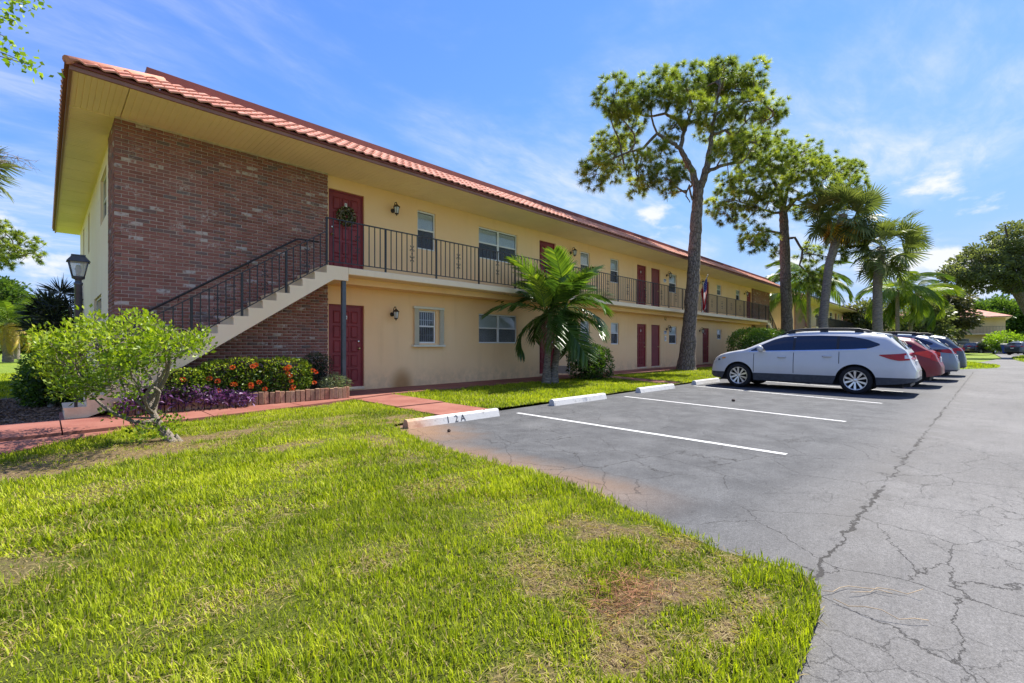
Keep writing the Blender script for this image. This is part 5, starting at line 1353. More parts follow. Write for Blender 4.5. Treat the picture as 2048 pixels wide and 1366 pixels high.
pine('second pine, broad-crowned, rising behind the clipped hedge', (b_[0], b_[1], 0), [(1577, 745, D_), (1574, 640, D_), (1571, 560, D_), (1570, 500, D_), (1568, 450, D_), (1566, 415, D_)], [0.42, 0.34, 0.32, 0.30, 0.27, 0.22],
     [([(1566, 420, D_), (1560, 385, D_), (1540, 350, D_), (1520, 320, D_)], 0.16, 0.05), ([(1568, 425, D_), (1590, 400, D_ - .3), (1620, 388, D_ - .4), (1660, 380, D_), (1700, 365, D_)], 0.15, 0.04), ([(1567, 415, D_), (1575, 380, D_), (1590, 340, D_), (1605, 310, D_)], 0.13, 0.04), ([(1570, 470, D_), (1540, 462, D_), (1515, 468, D_), (1500, 488, D_)], 0.10, 0.03), ([(1571, 478, D_), (1590, 475, D_ - .3), (1605, 500, D_ - .5), (1600, 530, D_ - .6), (1620, 550, D_ - .6), (1645, 568, D_ - .6)], 0.09, 0.03), ([(1566, 425, D_), (1545, 425, D_), (1515, 415, D_), (1470, 400, D_)], 0.10, 0.03)], CL2, D_, 2.6, 66, 0.33, 0.026, 2.2)
D_ = 38.0; b_ = at(-55, 745, D_)
pine('pine whose bright puffy branches reach in at the left edge', (b_[0], b_[1], 0), [(-55, 745, D_), (-52, 600, D_), (-50, 520, D_), (-48, 460, D_)], [0.35, 0.3, 0.26, 0.2], [([(-50, 540, D_), (-10, 520, D_), (40, 512, D_), (70, 505, D_)], 0.12, 0.04), ([(-50, 500, D_), (0, 490, D_), (50, 490, D_)], 0.1, 0.04)],
     [(12, 470, 22), (-10, 460, 26), (40, 486, 20), (62, 484, 16), (75, 498, 16), (82, 516, 10), (50, 512, 16), (15, 500, 20), (18, 530, 16), (-15, 520, 22), (-40, 480, 30), (0, 445, 12), (36, 500, 16), (32, 468, 14), (4, 515, 18)], D_, 1.2, 48, 0.36, 0.05, 1.3, group=None)

def broad_tree(name, label, base, trunk, rt, blobs, per, rs, L, mat, cat='tree', group=None, asp=0.55, flat=0.7, shell=0.5, nb=26, vb=0.42):
    t = thing(name, base, label, cat, group)
    mb = MB(); tp = [Vector(p) for p in trunk]; mb.tube(tp, rt, 10, caps=False)
    P, D, cv = clumped(blobs, per, rs, flat, shell); k = len(P)
    z0, z1 = P[:, 2].min(), P[:, 2].max()
    var = np.clip(vb + 0.22 * (cv - 0.5) + 0.25 * D[:, 2] * 0.6 + RNG.normal(0, 0.14, k), 0, 1)
    Ls = L * RNG.uniform(0.65, 1.2, k)
    keep = P[:, 2] > 0.05; 
    adopt(leaf_object('crown', P[keep], D[keep], Ls[keep], Ls[keep] * asp, var[keep], mat, None, 0.15, 0.15), t)
    idx = RNG.integers(0, k, nb)
    for i in idx:
        a = tp[-1].lerp(tp[max(0, len(tp) - 2)], RNG.uniform(0, 0.7)); branch(mb, a, P[i], rt[-1] * 0.55, rt[-1] * 0.12, -0.05, 0.14, 5, 6)
    adopt(mb.build('trunk', M['oakbark'], None, normals=False), t)
    return t
M['oakleaf'] = leafmat('oak_leaves', [(0, (0.065, 0.078, 0.036)), (0.5, (0.15, 0.175, 0.075)), (1, (0.28, 0.30, 0.14))], 0.35, 0.45)
M['greenleaf'] = leafmat('green_tree_leaves', [(0, (0.035, 0.070, 0.018)), (0.5, (0.085, 0.15, 0.028)), (1, (0.20, 0.28, 0.045))], 0.35, 0.45)
M['brownleaf'] = leafmat('olive_brown_leaves', [(0, (0.055, 0.055, 0.03)), (0.5, (0.125, 0.125, 0.06)), (1, (0.25, 0.20, 0.11))], 0.25, 0.5)
M['limeleaf'] = leafmat('lime_leaves', [(0, (0.10, 0.19, 0.015)), (0.5, (0.20, 0.32, 0.022)), (1, (0.36, 0.46, 0.04))], 0.45, 0.4)
def blob(px, py, rx, ry, d, m, dd=0.0, deep=None):
    s = d / 918.0; return (at(px, py, d + dd), (rx * s, deep if deep else rx * s, ry * s), m)
# big oak leaning in from the right
D_ = 46.0; b_ = at(2085, 715, D_)
broad_tree('oak_tree', 'big spreading oak leaning in from the right edge', (b_[0], b_[1], 0), [(b_[0], b_[1], 0), at(2072, 640, D_), at(2046, 598, D_), at(2020, 565, D_)], [0.75, 0.6, 0.5, 0.32],
    [blob(2040, 476, 50, 30, D_, 34), blob(1985, 508, 42, 22, D_, 24), blob(1938, 548, 42, 15, D_, 22), blob(2002, 546, 46, 18, D_, 18), blob(2050, 520, 50, 26, D_, 22), blob(1912, 558, 20, 12, D_, 12), blob(2110, 500, 70, 55, D_, 40), blob(1975, 570, 28, 14, D_, 12), blob(2030, 568, 30, 12, D_, 8), blob(1960, 525, 36, 18, D_, 20)], 105, 0.85, 0.30, M['oakleaf'], flat=0.5, nb=40)
D_ = 62.0; b_ = at(1892, 705, D_)
broad_tree('olive_tree', 'dull olive-brown tree standing before the far block', (b_[0], b_[1], 0), [(b_[0], b_[1], 0), at(1893, 660, D_), at(1890, 635, D_)], [0.4, 0.33, 0.25], [blob(1888, 600, 38, 26, D_, 40), blob(1905, 632, 30, 26, D_, 30), blob(1870, 632, 30, 24, D_, 28), blob(1888, 655, 34, 18, D_, 18)], 85, 1.15, 0.42, M['brownleaf'], flat=0.6)
D_ = 58.0
for i, (px, py, lab) in enumerate(((1738, 628, 'dark tree left of the upright cabbage palm trunk'), (1845, 628, 'dark tree behind the bright queen palms'))):
    b_ = at(px, 705, D_); broad_tree('dark_tree', lab, (b_[0], b_[1], 0), [(b_[0], b_[1], 0), at(px, 650, D_)], [0.35, 0.25], [blob(px, py, 34, 26, D_, 34), blob(px + 8, py + 36, 36, 24, D_, 34), blob(px - 16, py + 44, 30, 20, D_, 20)], 75, 1.1, 0.42, M['oakleaf'], group='dark trees before the far block', flat=0.6)
D_ = 118.0
for i, (px, py, rx, ry, lab) in enumerate(((1945, 632, 34, 34, 'round green tree at the left of the tree line behind the far block'), (1990, 628, 40, 40, 'largest green tree behind the gabled far block'), (2045, 635, 42, 42, 'green tree at the right of the line behind the far block'))):
    b_ = at(px, 705, D_); broad_tree('green_tree', lab, (b_[0], b_[1], 0), [(b_[0], b_[1], 0), at(px, 660, D_)], [0.6, 0.4], [blob(px, py, rx, ry * .8, D_, 60), blob(px + 10, py + 30, rx, ry, D_, 40)], 60, 2.0, 0.85, M['greenleaf'], group='tree line behind the far block', flat=0.6)
D_ = 64.0; b_ = at(2012, 700, D_)
broad_tree('lime_bush', 'bright lime green bush beyond the blue bin', (b_[0], b_[1], 0), [(b_[0], b_[1], 0), at(2012, 690, D_)], [0.12, 0.08], [blob(2012, 684, 30, 16, D_, 40)], 60, 0.8, 0.3, M['limeleaf'], 'bush')
D_ = 52.0
for i, (px, lab) in enumerate(((1700, 'leafy shrub at the base of the leaning cabbage palm, far behind'), (1775, 'leafy shrub right of the upright cabbage palm, far behind'), (1840, 'leafy shrub behind the roofs of the parked cars'))):
    b_ = at(px, 705, D_); broad_tree('far_shrub', lab, (b_[0], b_[1], 0), [(b_[0], b_[1], 0), at(px, 695, D_)], [0.12, 0.08], [blob(px, 688, 30, 14, D_, 36)], 60, 0.8, 0.32, M['oakleaf'], 'shrub', 'shrubs behind the parked cars')
# left background: tree line, hedge, palms
for i, (px, py, D_, rx, ry, lab, mt) in enumerate(((-10, 590, 75, 40, 32, 'feathery green tree at the far left edge', 'greenleaf'), (40, 615, 82, 34, 26, 'grey-green tree behind the yellowing palm', 'oakleaf'), (95, 640, 90, 46, 26, 'green tree behind the spiky plant', 'greenleaf'))):
    b_ = at(px, 710, D_); broad_tree('far_tree', lab, (b_[0], b_[1], 0), [(b_[0], b_[1], 0), at(px, 660, D_)], [0.4, 0.3], [blob(px, py, rx, ry, D_, 60), blob(px + 10, py + 40, rx, ry, D_, 40)], 60, 1.5, 0.62, M[mt], group='tree line beyond the left lawn', flat=0.6)
hb = at(60, 705, 68); hedge('far_hedge', 'long dark hedge along the back of the left lawn', 'hedge', (hb[0] + 4, hb[1] + 2, 1.6), (11, 1.6, 1.8), 9000, 0.4, M['hedgeleaf'], 4, 0.3, stems=6)
ym = [feather(3.4, 0.0, b, 40, 0.75, 0.8, 0.06, mt, 130 + i, 0.3, vb) for i, (b, mt, vb) in enumerate([(1.2, M['queenleaf'], 0.35), (1.5, M['queenleaf'], 0.5), (1.9, M['yellowfrond'], 0.5)])]
b_ = at(16, 720, 33); dp = thing('date_palm', (b_[0], b_[1], 0), 'low palm with yellow hanging lower fronds on the left lawn', 'palm tree'); tp_ = Vector(at(18, 645, 33))
adopt(put('trunk', trunk_mesh([(b_[0], b_[1], 0), tp_], [0.30, 0.26], M['palmtrunk'], 12, 0.04)), dp); crown(dp, tp_, ym[:2], 22, 1.35, 0.1, np.random.default_rng(3), 0.4, (0.85, 1.05)); crown(dp, tp_, ym[2:], 12, -0.0, -0.6, np.random.default_rng(4), 0.2, (0.7, 0.85), 0.3, 'yellow_frond')
b_ = at(34, 716, 40); sp2 = thing('palm_stump', (b_[0], b_[1], 0), 'bare grey palm trunk right of the yellowing palm', 'palm trunk'); adopt(put('trunk', trunk_mesh([(b_[0], b_[1], 0), at(34, 672, 40)], [0.2, 0.17], M['palmtrunk'], 10, 0.03)), sp2)
# spiky dark yucca left of the building
M['yucca'] = leafmat('sword_leaves', [(0, (0.012, 0.018, 0.014)), (0.6, (0.030, 0.042, 0.026)), (1, (0.075, 0.095, 0.05))], 0.12, 0.4)
b_ = at(112, 725, 15.5); yu = thing('yucca', (b_[0], b_[1], -0.03), 'tall dark spiky yucca clump between the left lawn and the lamp post', 'yucca')
mb = MB()
for (px, py, dd) in ((122, 572, 0), (95, 592, .3), (140, 600, -.2), (78, 618, 0), (108, 625, -.4), (132, 640, -.3), (92, 650, -.3), (70, 645, .4), (118, 610, .5), (140, 650, .2), (108, 600, -.2), (85, 605, -.1)):
    c = Vector(at(px, py + 14, 15.5 + dd)); mb.tube([Vector((b_[0], b_[1], -0.03)) + Vector(RNG.normal(0, 0.2, 3)) * Vector((1, 1, 0)), c - Vector((0, 0, 0.5)) + Vector(RNG.normal(0, .08, 3)), c], [0.06, 0.045, 0.04], 7)
    n = 85; d = rnd_dirs(n); d[:, 2] = np.abs(d[:, 2]) * 1.1 - 0.25; d = unit(d); Ls = RNG.uniform(0.5, 0.75, n)
    adopt(leaf_object('rosette', np.tile(np.array(c), (n, 1)) + d * 0.03, d, Ls, 0.045, RNG.uniform(0, 0.8, n), M['yucca'], None, 0.3, 0.04), yu)
adopt(mb.build('stems', M['twig'], None, normals=False), yu)
# fan palm whose frond tips reach in at the left edge
c = at(-62, 335, 10.5); fp = thing('fan_palm', (c[0], c[1], 0), 'fan palm at the left edge with only frond tips in view', 'palm tree'); adopt(put('trunk', trunk_mesh([(c[0], c[1], 0), c], [0.22, 0.2], M['palmtrunk'], 12, 0.03)), fp)
crown(fp, c, [fan(0.8, 30, M['fanleaf'], 501, 0.35, 0.3, 0.3), fan(0.75, 30, M['fanleaf'], 502, 0.4, 0.3, 0.5)], 18, 1.0, -0.9, np.random.default_rng(12), 0.0, (0.7, 0.85))
fs_ = MB()
for k in range(7):
    a = Vector(c); b = Vector(at(20 + 9 * k, 322 + 5 * ((k * 3) % 6), 10.4)); pts = branch(fs_, a, b, 0.012, 0.003, -0.12, 0.06, 4, 8)
    for q in pts[4:]:
        for j in range(3): branch(fs_, q, q + Vector(RNG.normal(0, 0.09, 3)) + Vector((0, 0, -0.03)), 0.004, 0.0015, 0, 0.1, 3, 2)
adopt(fs_.build('flower_stalk', plain('dry_stalk', (0.30, 0.24, 0.20), 0.9, 0.3), None, normals=False), fp)
# overhanging tree at the top left, trunk out of frame
c0 = Vector((-3.6, 8.6, 0)); ot = thing('overhanging_tree', (c0.x, c0.y, 0), 'lime-leaved tree at the left edge, only twig ends hanging into the top left corner', 'tree')
mb = MB(); top = Vector((-3.4, 8.5, 4.6)); mb.tube([c0, Vector((-3.5, 8.6, 2.2)), top], [0.16, 0.13, 0.1], 9, caps=False)
P, D = [], []
dd_ = 6.6
for tg in ((28, 40), (68, 132), (35, 118), (75, -10), (12, 75), (48, 5), (15, 105), (5, 20), (-60, 60), (-90, 130), (-40, -60)):
    e = Vector(at(tg[0], tg[1], dd_)); pts = branch(mb, top, e, 0.04, 0.005, -0.06, 0.05, 5, 10)
    for j, q in enumerate(pts[6:]):
        for _ in range(22): 
            x = np.array(q) + RNG.normal(0, 0.075, 3); P.append(x); D.append(np.array((0.3, -0.3, -0.15)) + RNG.normal(0, 0.7, 3))
P = np.array(P); D = unit(np.array(D)); n = len(P); Ls = RNG.uniform(0.06, 0.10, n)
adopt(mb.build('trunk', M['twig'], None, normals=False), ot); adopt(leaf_object('crown', P, D, Ls, Ls * 0.75, RNG.uniform(0.2, 1, n), M['limeleaf'], None, 0.12, 0.15), ot)

# ================================================================== VEHICLES
def carpaint(name, col, metal=0.25, rough=0.28, coat=0.45):
    t = NT(name); p = t.obj()
    c = t.mix(t.rng(t.noise(p, 3, 5, 0.6), 0.35, 0.7, 0, 0.12), col, tuple(v * 0.72 for v in col))
    # road dust settling low on the body
    s = t.sep(p); c = t.mix(t.math('MULTIPLY', t.rng(s[2], 0.25, 0.6, 0.35, 0.0), t.noise(p, 9, 4)), c, (0.28, 0.26, 0.23))
    t.set(c, rough, metal, 0.5, Coat_Weight=coat, Coat_Roughness=0.08); return t.mat
M['carglass'] = plain('tinted_car_glass', (0.010, 0.012, 0.016), 0.04, 0.1, 2, spec=0.8)
M['rearglass'] = plain('rear_car_glass', (0.060, 0.070, 0.078), 0.05, 0.1, 2, spec=1.0)
M['blackplastic'] = plain('black_plastic', (0.022, 0.023, 0.026), 0.55, 0.2, 15, spec=0.4)
M['cladding'] = plain('grey_cladding', (0.050, 0.054, 0.062), 0.6, 0.2, 12, spec=0.4)
M['rubber'] = plain('tyre_rubber', (0.016, 0.016, 0.017), 0.8, 0.3, 25, spec=0.3)
M['alloy'] = plain('machined_alloy', (0.62, 0.63, 0.65), 0.28, 0.08, 20, metal=0.9)
M['seam'] = plain('gap_and_shade_black', (0.012, 0.012, 0.013), 0.8)  # black of the panel gaps, also used for painted shade below the body
M['redlens'] = plain('red_lens', (0.36, 0.004, 0.008), 0.25, 0.12, 8, spec=0.35, Coat_Weight=0.15)
M['orangelens'] = plain('orange_red_lens', (0.55, 0.025, 0.010), 0.25, 0.15, 8, spec=0.35, Coat_Weight=0.15)
M['clearlens'] = plain('clear_lens', (0.55, 0.56, 0.56), 0.12, 0.15, 25, spec=0.8, Coat_Weight=0.8)
M['amber'] = plain('amber_lens', (0.75, 0.30, 0.05), 0.2, 0.1, 8)
M['chrome'] = plain('chrome', (0.72, 0.73, 0.74), 0.12, 0.05, 10, metal=1.0)
M['plate'] = plain('number_plate', (0.72, 0.72, 0.68), 0.5)
def wheel_meshes(R, Wd, tag_):
    ty = MB(); rr = R * 0.70
    ty.lathe([(rr, -Wd * .5), (rr + .012, -Wd * .52), (R - .035, -Wd * .53), (R - .008, -Wd * .44), (R, -Wd * .3), (R, Wd * .3), (R - .008, Wd * .44), (R - .035, Wd * .53), (rr + .012, Wd * .52), (rr, Wd * .5)], (0, 0, 0), 36, 'x')
    rim = MB(); rim.lathe([(rr + .004, -Wd * .47), (rr - .012, -Wd * .49), (rr - .022, -Wd * .40), (rr - .03, 0), (rr - .02, Wd * .45)], (0, 0, 0), 36, 'x')
    rim.lathe([(0, -Wd * .40), (0.035, -Wd * .41), (0.055, -Wd * .36), (0.06, -Wd * .2)], (0, 0, 0), 16, 'x')
    for k in range(5):
        for s in (-1, 1):
            a = 2 * math.pi * k / 5 + s * 0.17; a2 = 2 * math.pi * k / 5 + s * 0.30
            c0, c1 = Vector((0, math.cos(a) * 0.04, math.sin(a) * 0.04)), Vector((0, math.cos(a2) * (rr - .018), math.sin(a2) * (rr - .018)))
            t_ = (c1 - c0).normalized(); n_ = Vector((0, -t_.z, t_.y)); w0, w1 = 0.014, 0.026
            x0, x1 = -Wd * .41, -Wd * .26
            vs = [c0 + n_ * w0, c0 - n_ * w0, c1 - n_ * w1, c1 + n_ * w1]
            lo = [v + Vector((x0 - (0.02 if i > 1 else 0), 0, 0)) for i, v in enumerate(vs)]; hi = [v + Vector((x1, 0, 0)) for v in vs]
            rim.raw(lo + hi, [(0, 1, 2, 3), (7, 6, 5, 4), (0, 4, 5, 1), (1, 5, 6, 2), (2, 6, 7, 3), (3, 7, 4, 0)])
    dk = MB(); dk.lathe([(0.0, -Wd * .12), (rr - .028, -Wd * .12)], (0, 0, 0), 28, 'x', False)  # dark backing disc, the shade behind the spokes put into its colour
    return ty.mesh('tyre', M['rubber'], True), rim.mesh('rim', M['alloy'], True), dk.mesh('dark_wheel_back', M['seam'])
def interp(pts, s): return float(np.interp(s, [p[0] for p in pts], [p[1] for p in pts]))
def make_car(name, label, loc, rz, S, paint, group='parked cars'):
    """S: spec dict. local +y is the front, -x the left side; s runs from the rear bumper"""
    L, R = S['L'], S['R']; ra, fa_ = S['axles']
    t = thing(name, loc, label, 'car', group, rz)
    Wf = lambda s: interp(S['plan'], s); zt_ = lambda s: interp(S['top'], s)
    def zs_(s): return min(interp(S['belt'], s), zt_(s) - 0.035)
    N_ = 5.0; K = S.get('tumble', 0.42)
    def wid(s, z):
        W, zs, zt2 = Wf(s), zs_(s), zt_(s)
        if z <= zs:
            q = (z - 0.2) / max(zs - 0.2, 0.05); return W * (0.945 + 0.055 * math.sin(math.pi * min(max(q * 0.9 + 0.12, 0), 1))) 
        q = min((z - zs) / max(zt2 - zs, 1e-4), 1.0); Ws = W * (0.945 + 0.055 * math.sin(math.pi * 1.0 * min(1.02, 1)))
        return max((Ws - K * (z - zs)) * (1 - q ** N_) ** (1 / N_), 0.0)
    def topz(s, y):
        lo, hi = zs_(s), zt_(s)
        for _ in range(30):
            m = (lo + hi) / 2
            if wid(s, m) > abs(y): lo = m
            else: hi = m
        return (lo + hi) / 2
    def zb(s):
        z = interp(S['bottom'], s)
        for a in (ra, fa_):
            d = abs(s - a); ar = R + 0.065
            if d < ar: z = max(z, R * 0.98 + math.sqrt(ar * ar - d * d) * 0.99)
        return z
    ss = set(np.linspace(0, L, 46).tolist() + [p[0] for p in S['top']])
    for a in (ra, fa_):
        for k in range(25): ss.add(a + (R + 0.066) * math.cos(math.pi * k / 24))
    ss = sorted(x for x in ss if 0 <= x <= L); ss2 = [ss[0]]
    for x in ss[1:]:
        if x - ss2[-1] > 0.004: ss2.append(x)
    ss = ss2; H2 = L / 2
    clad = S.get('clad', 0.0)
    qs = [0.0, 0.12, 0.25, 0.4, 0.55, 0.7, 0.8, 0.88, 0.93, 0.965, 0.985, 0.996, 1.0]
    rows = []
    for s in ss:
        b, zs, zt2 = zb(s), zs_(s), zt_(s); b = min(b, zs - 0.02)
        c1 = min(max(b, clad), zs - 0.015) if clad else b + 0.0
        zz = [b, (b + c1) / 2, c1] + [c1 + (zs - c1) * k / 7 for k in range(1, 8)] + [zs + (zt2 - zs) * q for q in qs[1:]]
        rows.append([(wid(s, z), z) for z in zz])
    nr = len(rows[0]); mb = MB(); V, F, mi = [], [], []
    for i, s in enumerate(ss):
        for (w, z) in rows[i]: V.append((-w, s - H2, z))
        for (w, z) in rows[i]: V.append((w, s - H2, z))
    for i in range(len(ss) - 1):
        for j in range(nr - 1):
            a = i * 2 * nr + j; b = (i + 1) * 2 * nr + j
            F.append((a, a + 1, b + 1, b)); mi.append(1 if (clad and j < 2) else 0)
            a += nr; b += nr; F.append((a, b, b + 1, a + 1)); mi.append(1 if (clad and j < 2) else 0)
    mb.raw(V, F, True); mb.m = mi
    for i in (0, len(ss) - 1):
        st = i * 2 * nr
        for j in range(nr - 1): mb.raw([V[st + j], V[st + j + 1], V[st + nr + j + 1], V[st + nr + j]], [(0, 1, 2, 3)]); mb.m[-1] = 1 if (clad and j < 2) else 0
    body = mb.build('body', [paint, M['cladding']], t)
    body.data.polygons.foreach_set('use_smooth', [True] * len(body.data.polygons))
    ub = MB(); ub.box(-Wf(L / 2) * 0.76, Wf(L / 2) * 0.76, 0.25 - H2, L - 0.35 - H2, 0.20, 0.80); ub.build('underbody_light_block', M['seam'], t)  # black box added to block light beneath and keep the arches dark
    # ---- patches following the side surface
    def side(nm, lo, hi, mat, off=0.004, ns=16, nz=5, sides=(-1, 1), par=t):
        s0, s1 = max(lo[0][0], hi[0][0]), min(lo[-1][0], hi[-1][0])
        for sd_ in sides:
            g = MB(); V, F = [], []
            for i in range(ns + 1):
                s = s0 + (s1 - s0) * i / ns; a, b = interp(lo, s), interp(hi, s)
                for j in range(nz + 1):
                    z = a + (b - a) * j / nz; V.append((sd_ * (wid(s, z) + off), s - H2, z))
            for i in range(ns):
                for j in range(nz):
                    a = i * (nz + 1) + j; q = (a, a + 1, a + nz + 2, a + nz + 1); F.append(q if sd_ < 0 else q[::-1])
            g.raw(V, F, True); g.build(nm, mat, par, normals=False)
    def top(nm, s0, s1, v0, v1, mat, off=0.005, ns=12, nv=12, edge=0.0, par=t):
        """patch over the top surface between lateral fractions v"""
        g = MB(); V, F = [], []
        for i in range(ns + 1):
            s = s0 + (s1 - s0) * i / ns; wm = wid(s, zs_(s) + (zt_(s) - zs_(s)) * 0.86)
            for j in range(nv + 1):
                y = (v0 + (v1 - v0) * j / nv) * wm; e = 0.01; dz = (zt_(min(s + e, L)) - zt_(max(s - e, 0))) / (2 * e); nn = math.hypot(1, dz)
                V.append((y, s - H2 - off * dz / nn, topz(s, y) + off / nn))
        for i in range(ns):
            for j in range(nv): a = i * (nv + 1) + j; F.append((a, a + nv + 1, a + nv + 2, a + 1))
        g.raw(V, F, True); return g.build(nm, mat, par, normals=False)
    pl_, ph_ = [], []
    for lo, hi in sorted(S['windows'], key=lambda q: q[0][0][0]): pl_ += [(s, z) for s, z in lo]; ph_ += [(s, z) for s, z in hi]
    side('pillar_trim', [(s, z - 0.012) for s, z in pl_], [(s, z + 0.012) for s, z in ph_], M['blackplastic'], 0.0022, 40, 5)
    for lo, hi in S['windows']: side('side_window', lo, hi, M['carglass'])
    side('window_trim', S['trim'][0], S['trim'][1], M[S.get('trimmat', 'chrome')], 0.003, 30, 1)
    s0, s1 = S['shield']; top('windscreen', s0, s1, -0.93, 0.93, M['carglass'], 0.006)
    s0, s1 = S['rearglass']; top('rear_window', s0, s1, -0.88, 0.88, M['rearglass'], 0.006)
    for lo, hi, m in S['tail']: side('tail_light', lo, hi, M[m], 0.010, 18, 5)
    for lo, hi, m in S.get('head', []): side('headlight', lo, hi, M[m], 0.008, 14, 4)
    for s, a, b in S['seams']: side('door_seam', [(s - 0.007, a), (s + 0.007, a)], [(s - 0.007, b), (s + 0.007, b)], M['seam'], 0.0025, 1, 12)
    for s, z in S['handles']:
        for sd_ in (-1, 1):
            w = wid(s, z); h = MB(); h.tube([(sd_ * (w + .002), s - .10 - H2, z), (sd_ * (w + .03), s - .07 - H2, z + .004), (sd_ * (w + .032), s + .06 - H2, z + .002), (sd_ * (w + .002), s + .09 - H2, z - .002)], [.014, .020, .020, .014], 8); h.build('door_handle', paint, t)
    ms, mz = S['mirror']
    for sd_ in (-1, 1):
        w = wid(ms, mz); m_ = MB(); m_.tube([(sd_ * (w - .02), ms - H2, mz - 0.02), (sd_ * (w + .06), ms - H2 - .01, mz), (sd_ * (w + .10), ms - H2 - .015, mz + .03), (sd_ * (w + .20), ms - H2 - .02, mz + .045), (sd_ * (w + .225), ms - H2 - .02, mz + .045)], [.02, .03, .075, .07, .03], 12, True, True, 1.2); m_.build('mirror', [paint], t)
    tyre, rim, disc = wheel_meshes(R, 0.215, name)
    for a in (ra, fa_):
        for sd_ in (-1, 1):
            w = put('wheel', tyre, t, (sd_ * (Wf(a) * 0.97 - 0.11), a - H2, R), (0, 0, 0 if sd_ < 0 else math.pi))
            put('rim', rim, w); put('dark_wheel_back', disc, w)
    # rear bumper lower part, plate, exhaust
    for a, b, c, d, e, f, m in S.get('boxes', []): MB().bbox(a, b, c - H2, d - H2, e, f, 0.008).build('trim', M[m], t)
    pz, py_ = S['plate']; MB().bbox(-0.16, 0.16, py_ - H2 - 0.012, py_ - H2 + 0.02, pz, pz + 0.15, 0.004).build('number_plate', M['plate'], t)
    if S.get('rails'):
        for sd_ in (-1, 1):
            r_ = MB(); pts = []
            for k in range(9):
                s = S['rails'][0] + (S['rails'][1] - S['rails'][0]) * k / 8; w = wid(s, zs_(s) + (zt_(s) - zs_(s)) * 0.93) - 0.03; z = topz(s, w); pts.append((sd_ * w, s - H2, z + (0.075 if 0 < k < 8 else 0.0)))
            r_.tube(pts, [0.02] + [0.028] * 7 + [0.02], 8); r_.build('roof_rail', M['blackplastic'], t)
            for q in (1, 4, 7): MB().bbox(pts[q][0] - .018, pts[q][0] + .018, pts[q][1] - .09, pts[q][1] + .09, pts[q][2] - .085, pts[q][2] - .005, .005).build('rail_foot', M['blackplastic'], t)
    if S.get('wiper'):
        s = S['wiper']; w_ = MB(); w_.tube([(-0.05, s - H2 - .03, topz(s, 0.05) + .015), (0.30, s + .12 - H2 - .03, topz(s + .12, 0.3) + .02)], 0.012, 6); w_.build('rear_wiper', M['blackplastic'], t)
    if S.get('spoiler'):
        a, z, m = S['spoiler']; sp = MB(); sp.prism([(a - .10, z - .035), (a + .22, z + .012), (a + .22, z - .04), (a - .06, z - .06)], 0, -0.58, 0.58); o = sp.build('roof_spoiler', M[m] if m in M else paint, t); o.location.y = -H2
    return t
# ---- white wagon
WAG = dict(L=4.80, R=0.345, axles=(1.13, 3.88), tumble=0.40, clad=0.44,
    plan=[(0, 0.66), (0.04, 0.74), (0.14, 0.82), (0.35, 0.875), (0.8, 0.905), (1.4, 0.92), (3.4, 0.92), (3.95, 0.905), (4.3, 0.86), (4.55, 0.78), (4.7, 0.66), (4.78, 0.54), (4.8, 0.48)],
    top=[(0, 0.62), (0.03, 0.70), (0.07, 0.80), (0.12, 0.95), (0.16, 1.06), (0.20, 1.12), (0.46, 1.43), (0.56, 1.505), (0.85, 1.55), (1.3, 1.58), (1.9, 1.60), (2.35, 1.595), (2.7, 1.555), (2.95, 1.49), (3.3, 1.33), (3.60, 1.18), (3.76, 1.105), (3.95, 1.075), (4.25, 1.02), (4.5, 0.95), (4.66, 0.86), (4.75, 0.72), (4.8, 0.55)],
    belt=[(0, 0.90), (0.2, 1.08), (0.9, 1.11), (2.0, 1.07), (3.5, 1.03), (3.95, 0.98), (4.4, 0.86), (4.8, 0.52)],
    bottom=[(0, 0.36), (0.25, 0.30), (0.7, 0.25), (1.6, 0.235), (3.4, 0.235), (4.3, 0.24), (4.6, 0.26), (4.8, 0.34)],
    windows=[([(2.50, 1.085), (3.42, 1.055), (3.54, 1.055)], [(2.50, 1.452), (2.75, 1.43), (3.0, 1.355), (3.3, 1.20), (3.54, 1.065)]), ([(1.52, 1.115), (2.44, 1.087)], [(1.52, 1.440), (1.9, 1.458), (2.44, 1.455)]), ([(0.66, 1.225), (0.85, 1.15), (1.15, 1.125), (1.46, 1.117)], [(0.66, 1.235), (0.9, 1.345), (1.2, 1.415), (1.46, 1.437)])],
    trim=([(0.9, 1.122), (1.2, 1.102), (2.4, 1.066), (3.6, 1.033)], [(0.9, 1.136), (1.2, 1.116), (2.4, 1.080), (3.6, 1.047)]), shield=(2.82, 3.72), rearglass=(0.20, 0.50),
    tail=[([(0.075, 0.865), (0.3, 0.845), (0.45, 0.88), (0.66, 0.965)], [(0.075, 1.045), (0.3, 1.01), (0.66, 0.985)], 'redlens'), ([(0.085, 0.90), (0.20, 0.90)], [(0.085, 0.985), (0.20, 0.975)], 'clearlens')],
    head=[([(4.28, 0.80), (4.5, 0.74), (4.70, 0.68)], [(4.28, 0.86), (4.5, 0.835), (4.70, 0.775)], 'clearlens'), ([(4.25, 0.84), (4.36, 0.80)], [(4.25, 0.87), (4.36, 0.865)], 'amber'), ([(4.42, 0.775), (4.5, 0.755)], [(4.42, 0.83), (4.5, 0.81)], 'blackplastic')],
    seams=[(2.47, 0.47, 1.02), (3.46, 0.47, 0.98), (1.46, 0.75, 1.05)], handles=[(2.75, 0.89), (1.72, 0.925)], mirror=(3.28, 1.08), plate=(0.70, 0.05), rails=(0.85, 2.85), wiper=0.22, spoiler=(0.56, 1.505, 'paint_'),
    boxes=[(-0.58, 0.58, 0.045, 0.16, 0.33, 0.42, 'cladding'), (-0.74, -0.70, 0.09, 0.10, 0.52, 0.62, 'redlens'), (-0.5, 0.5, 0.12, 0.6, 0.22, 0.30, 'blackplastic')])
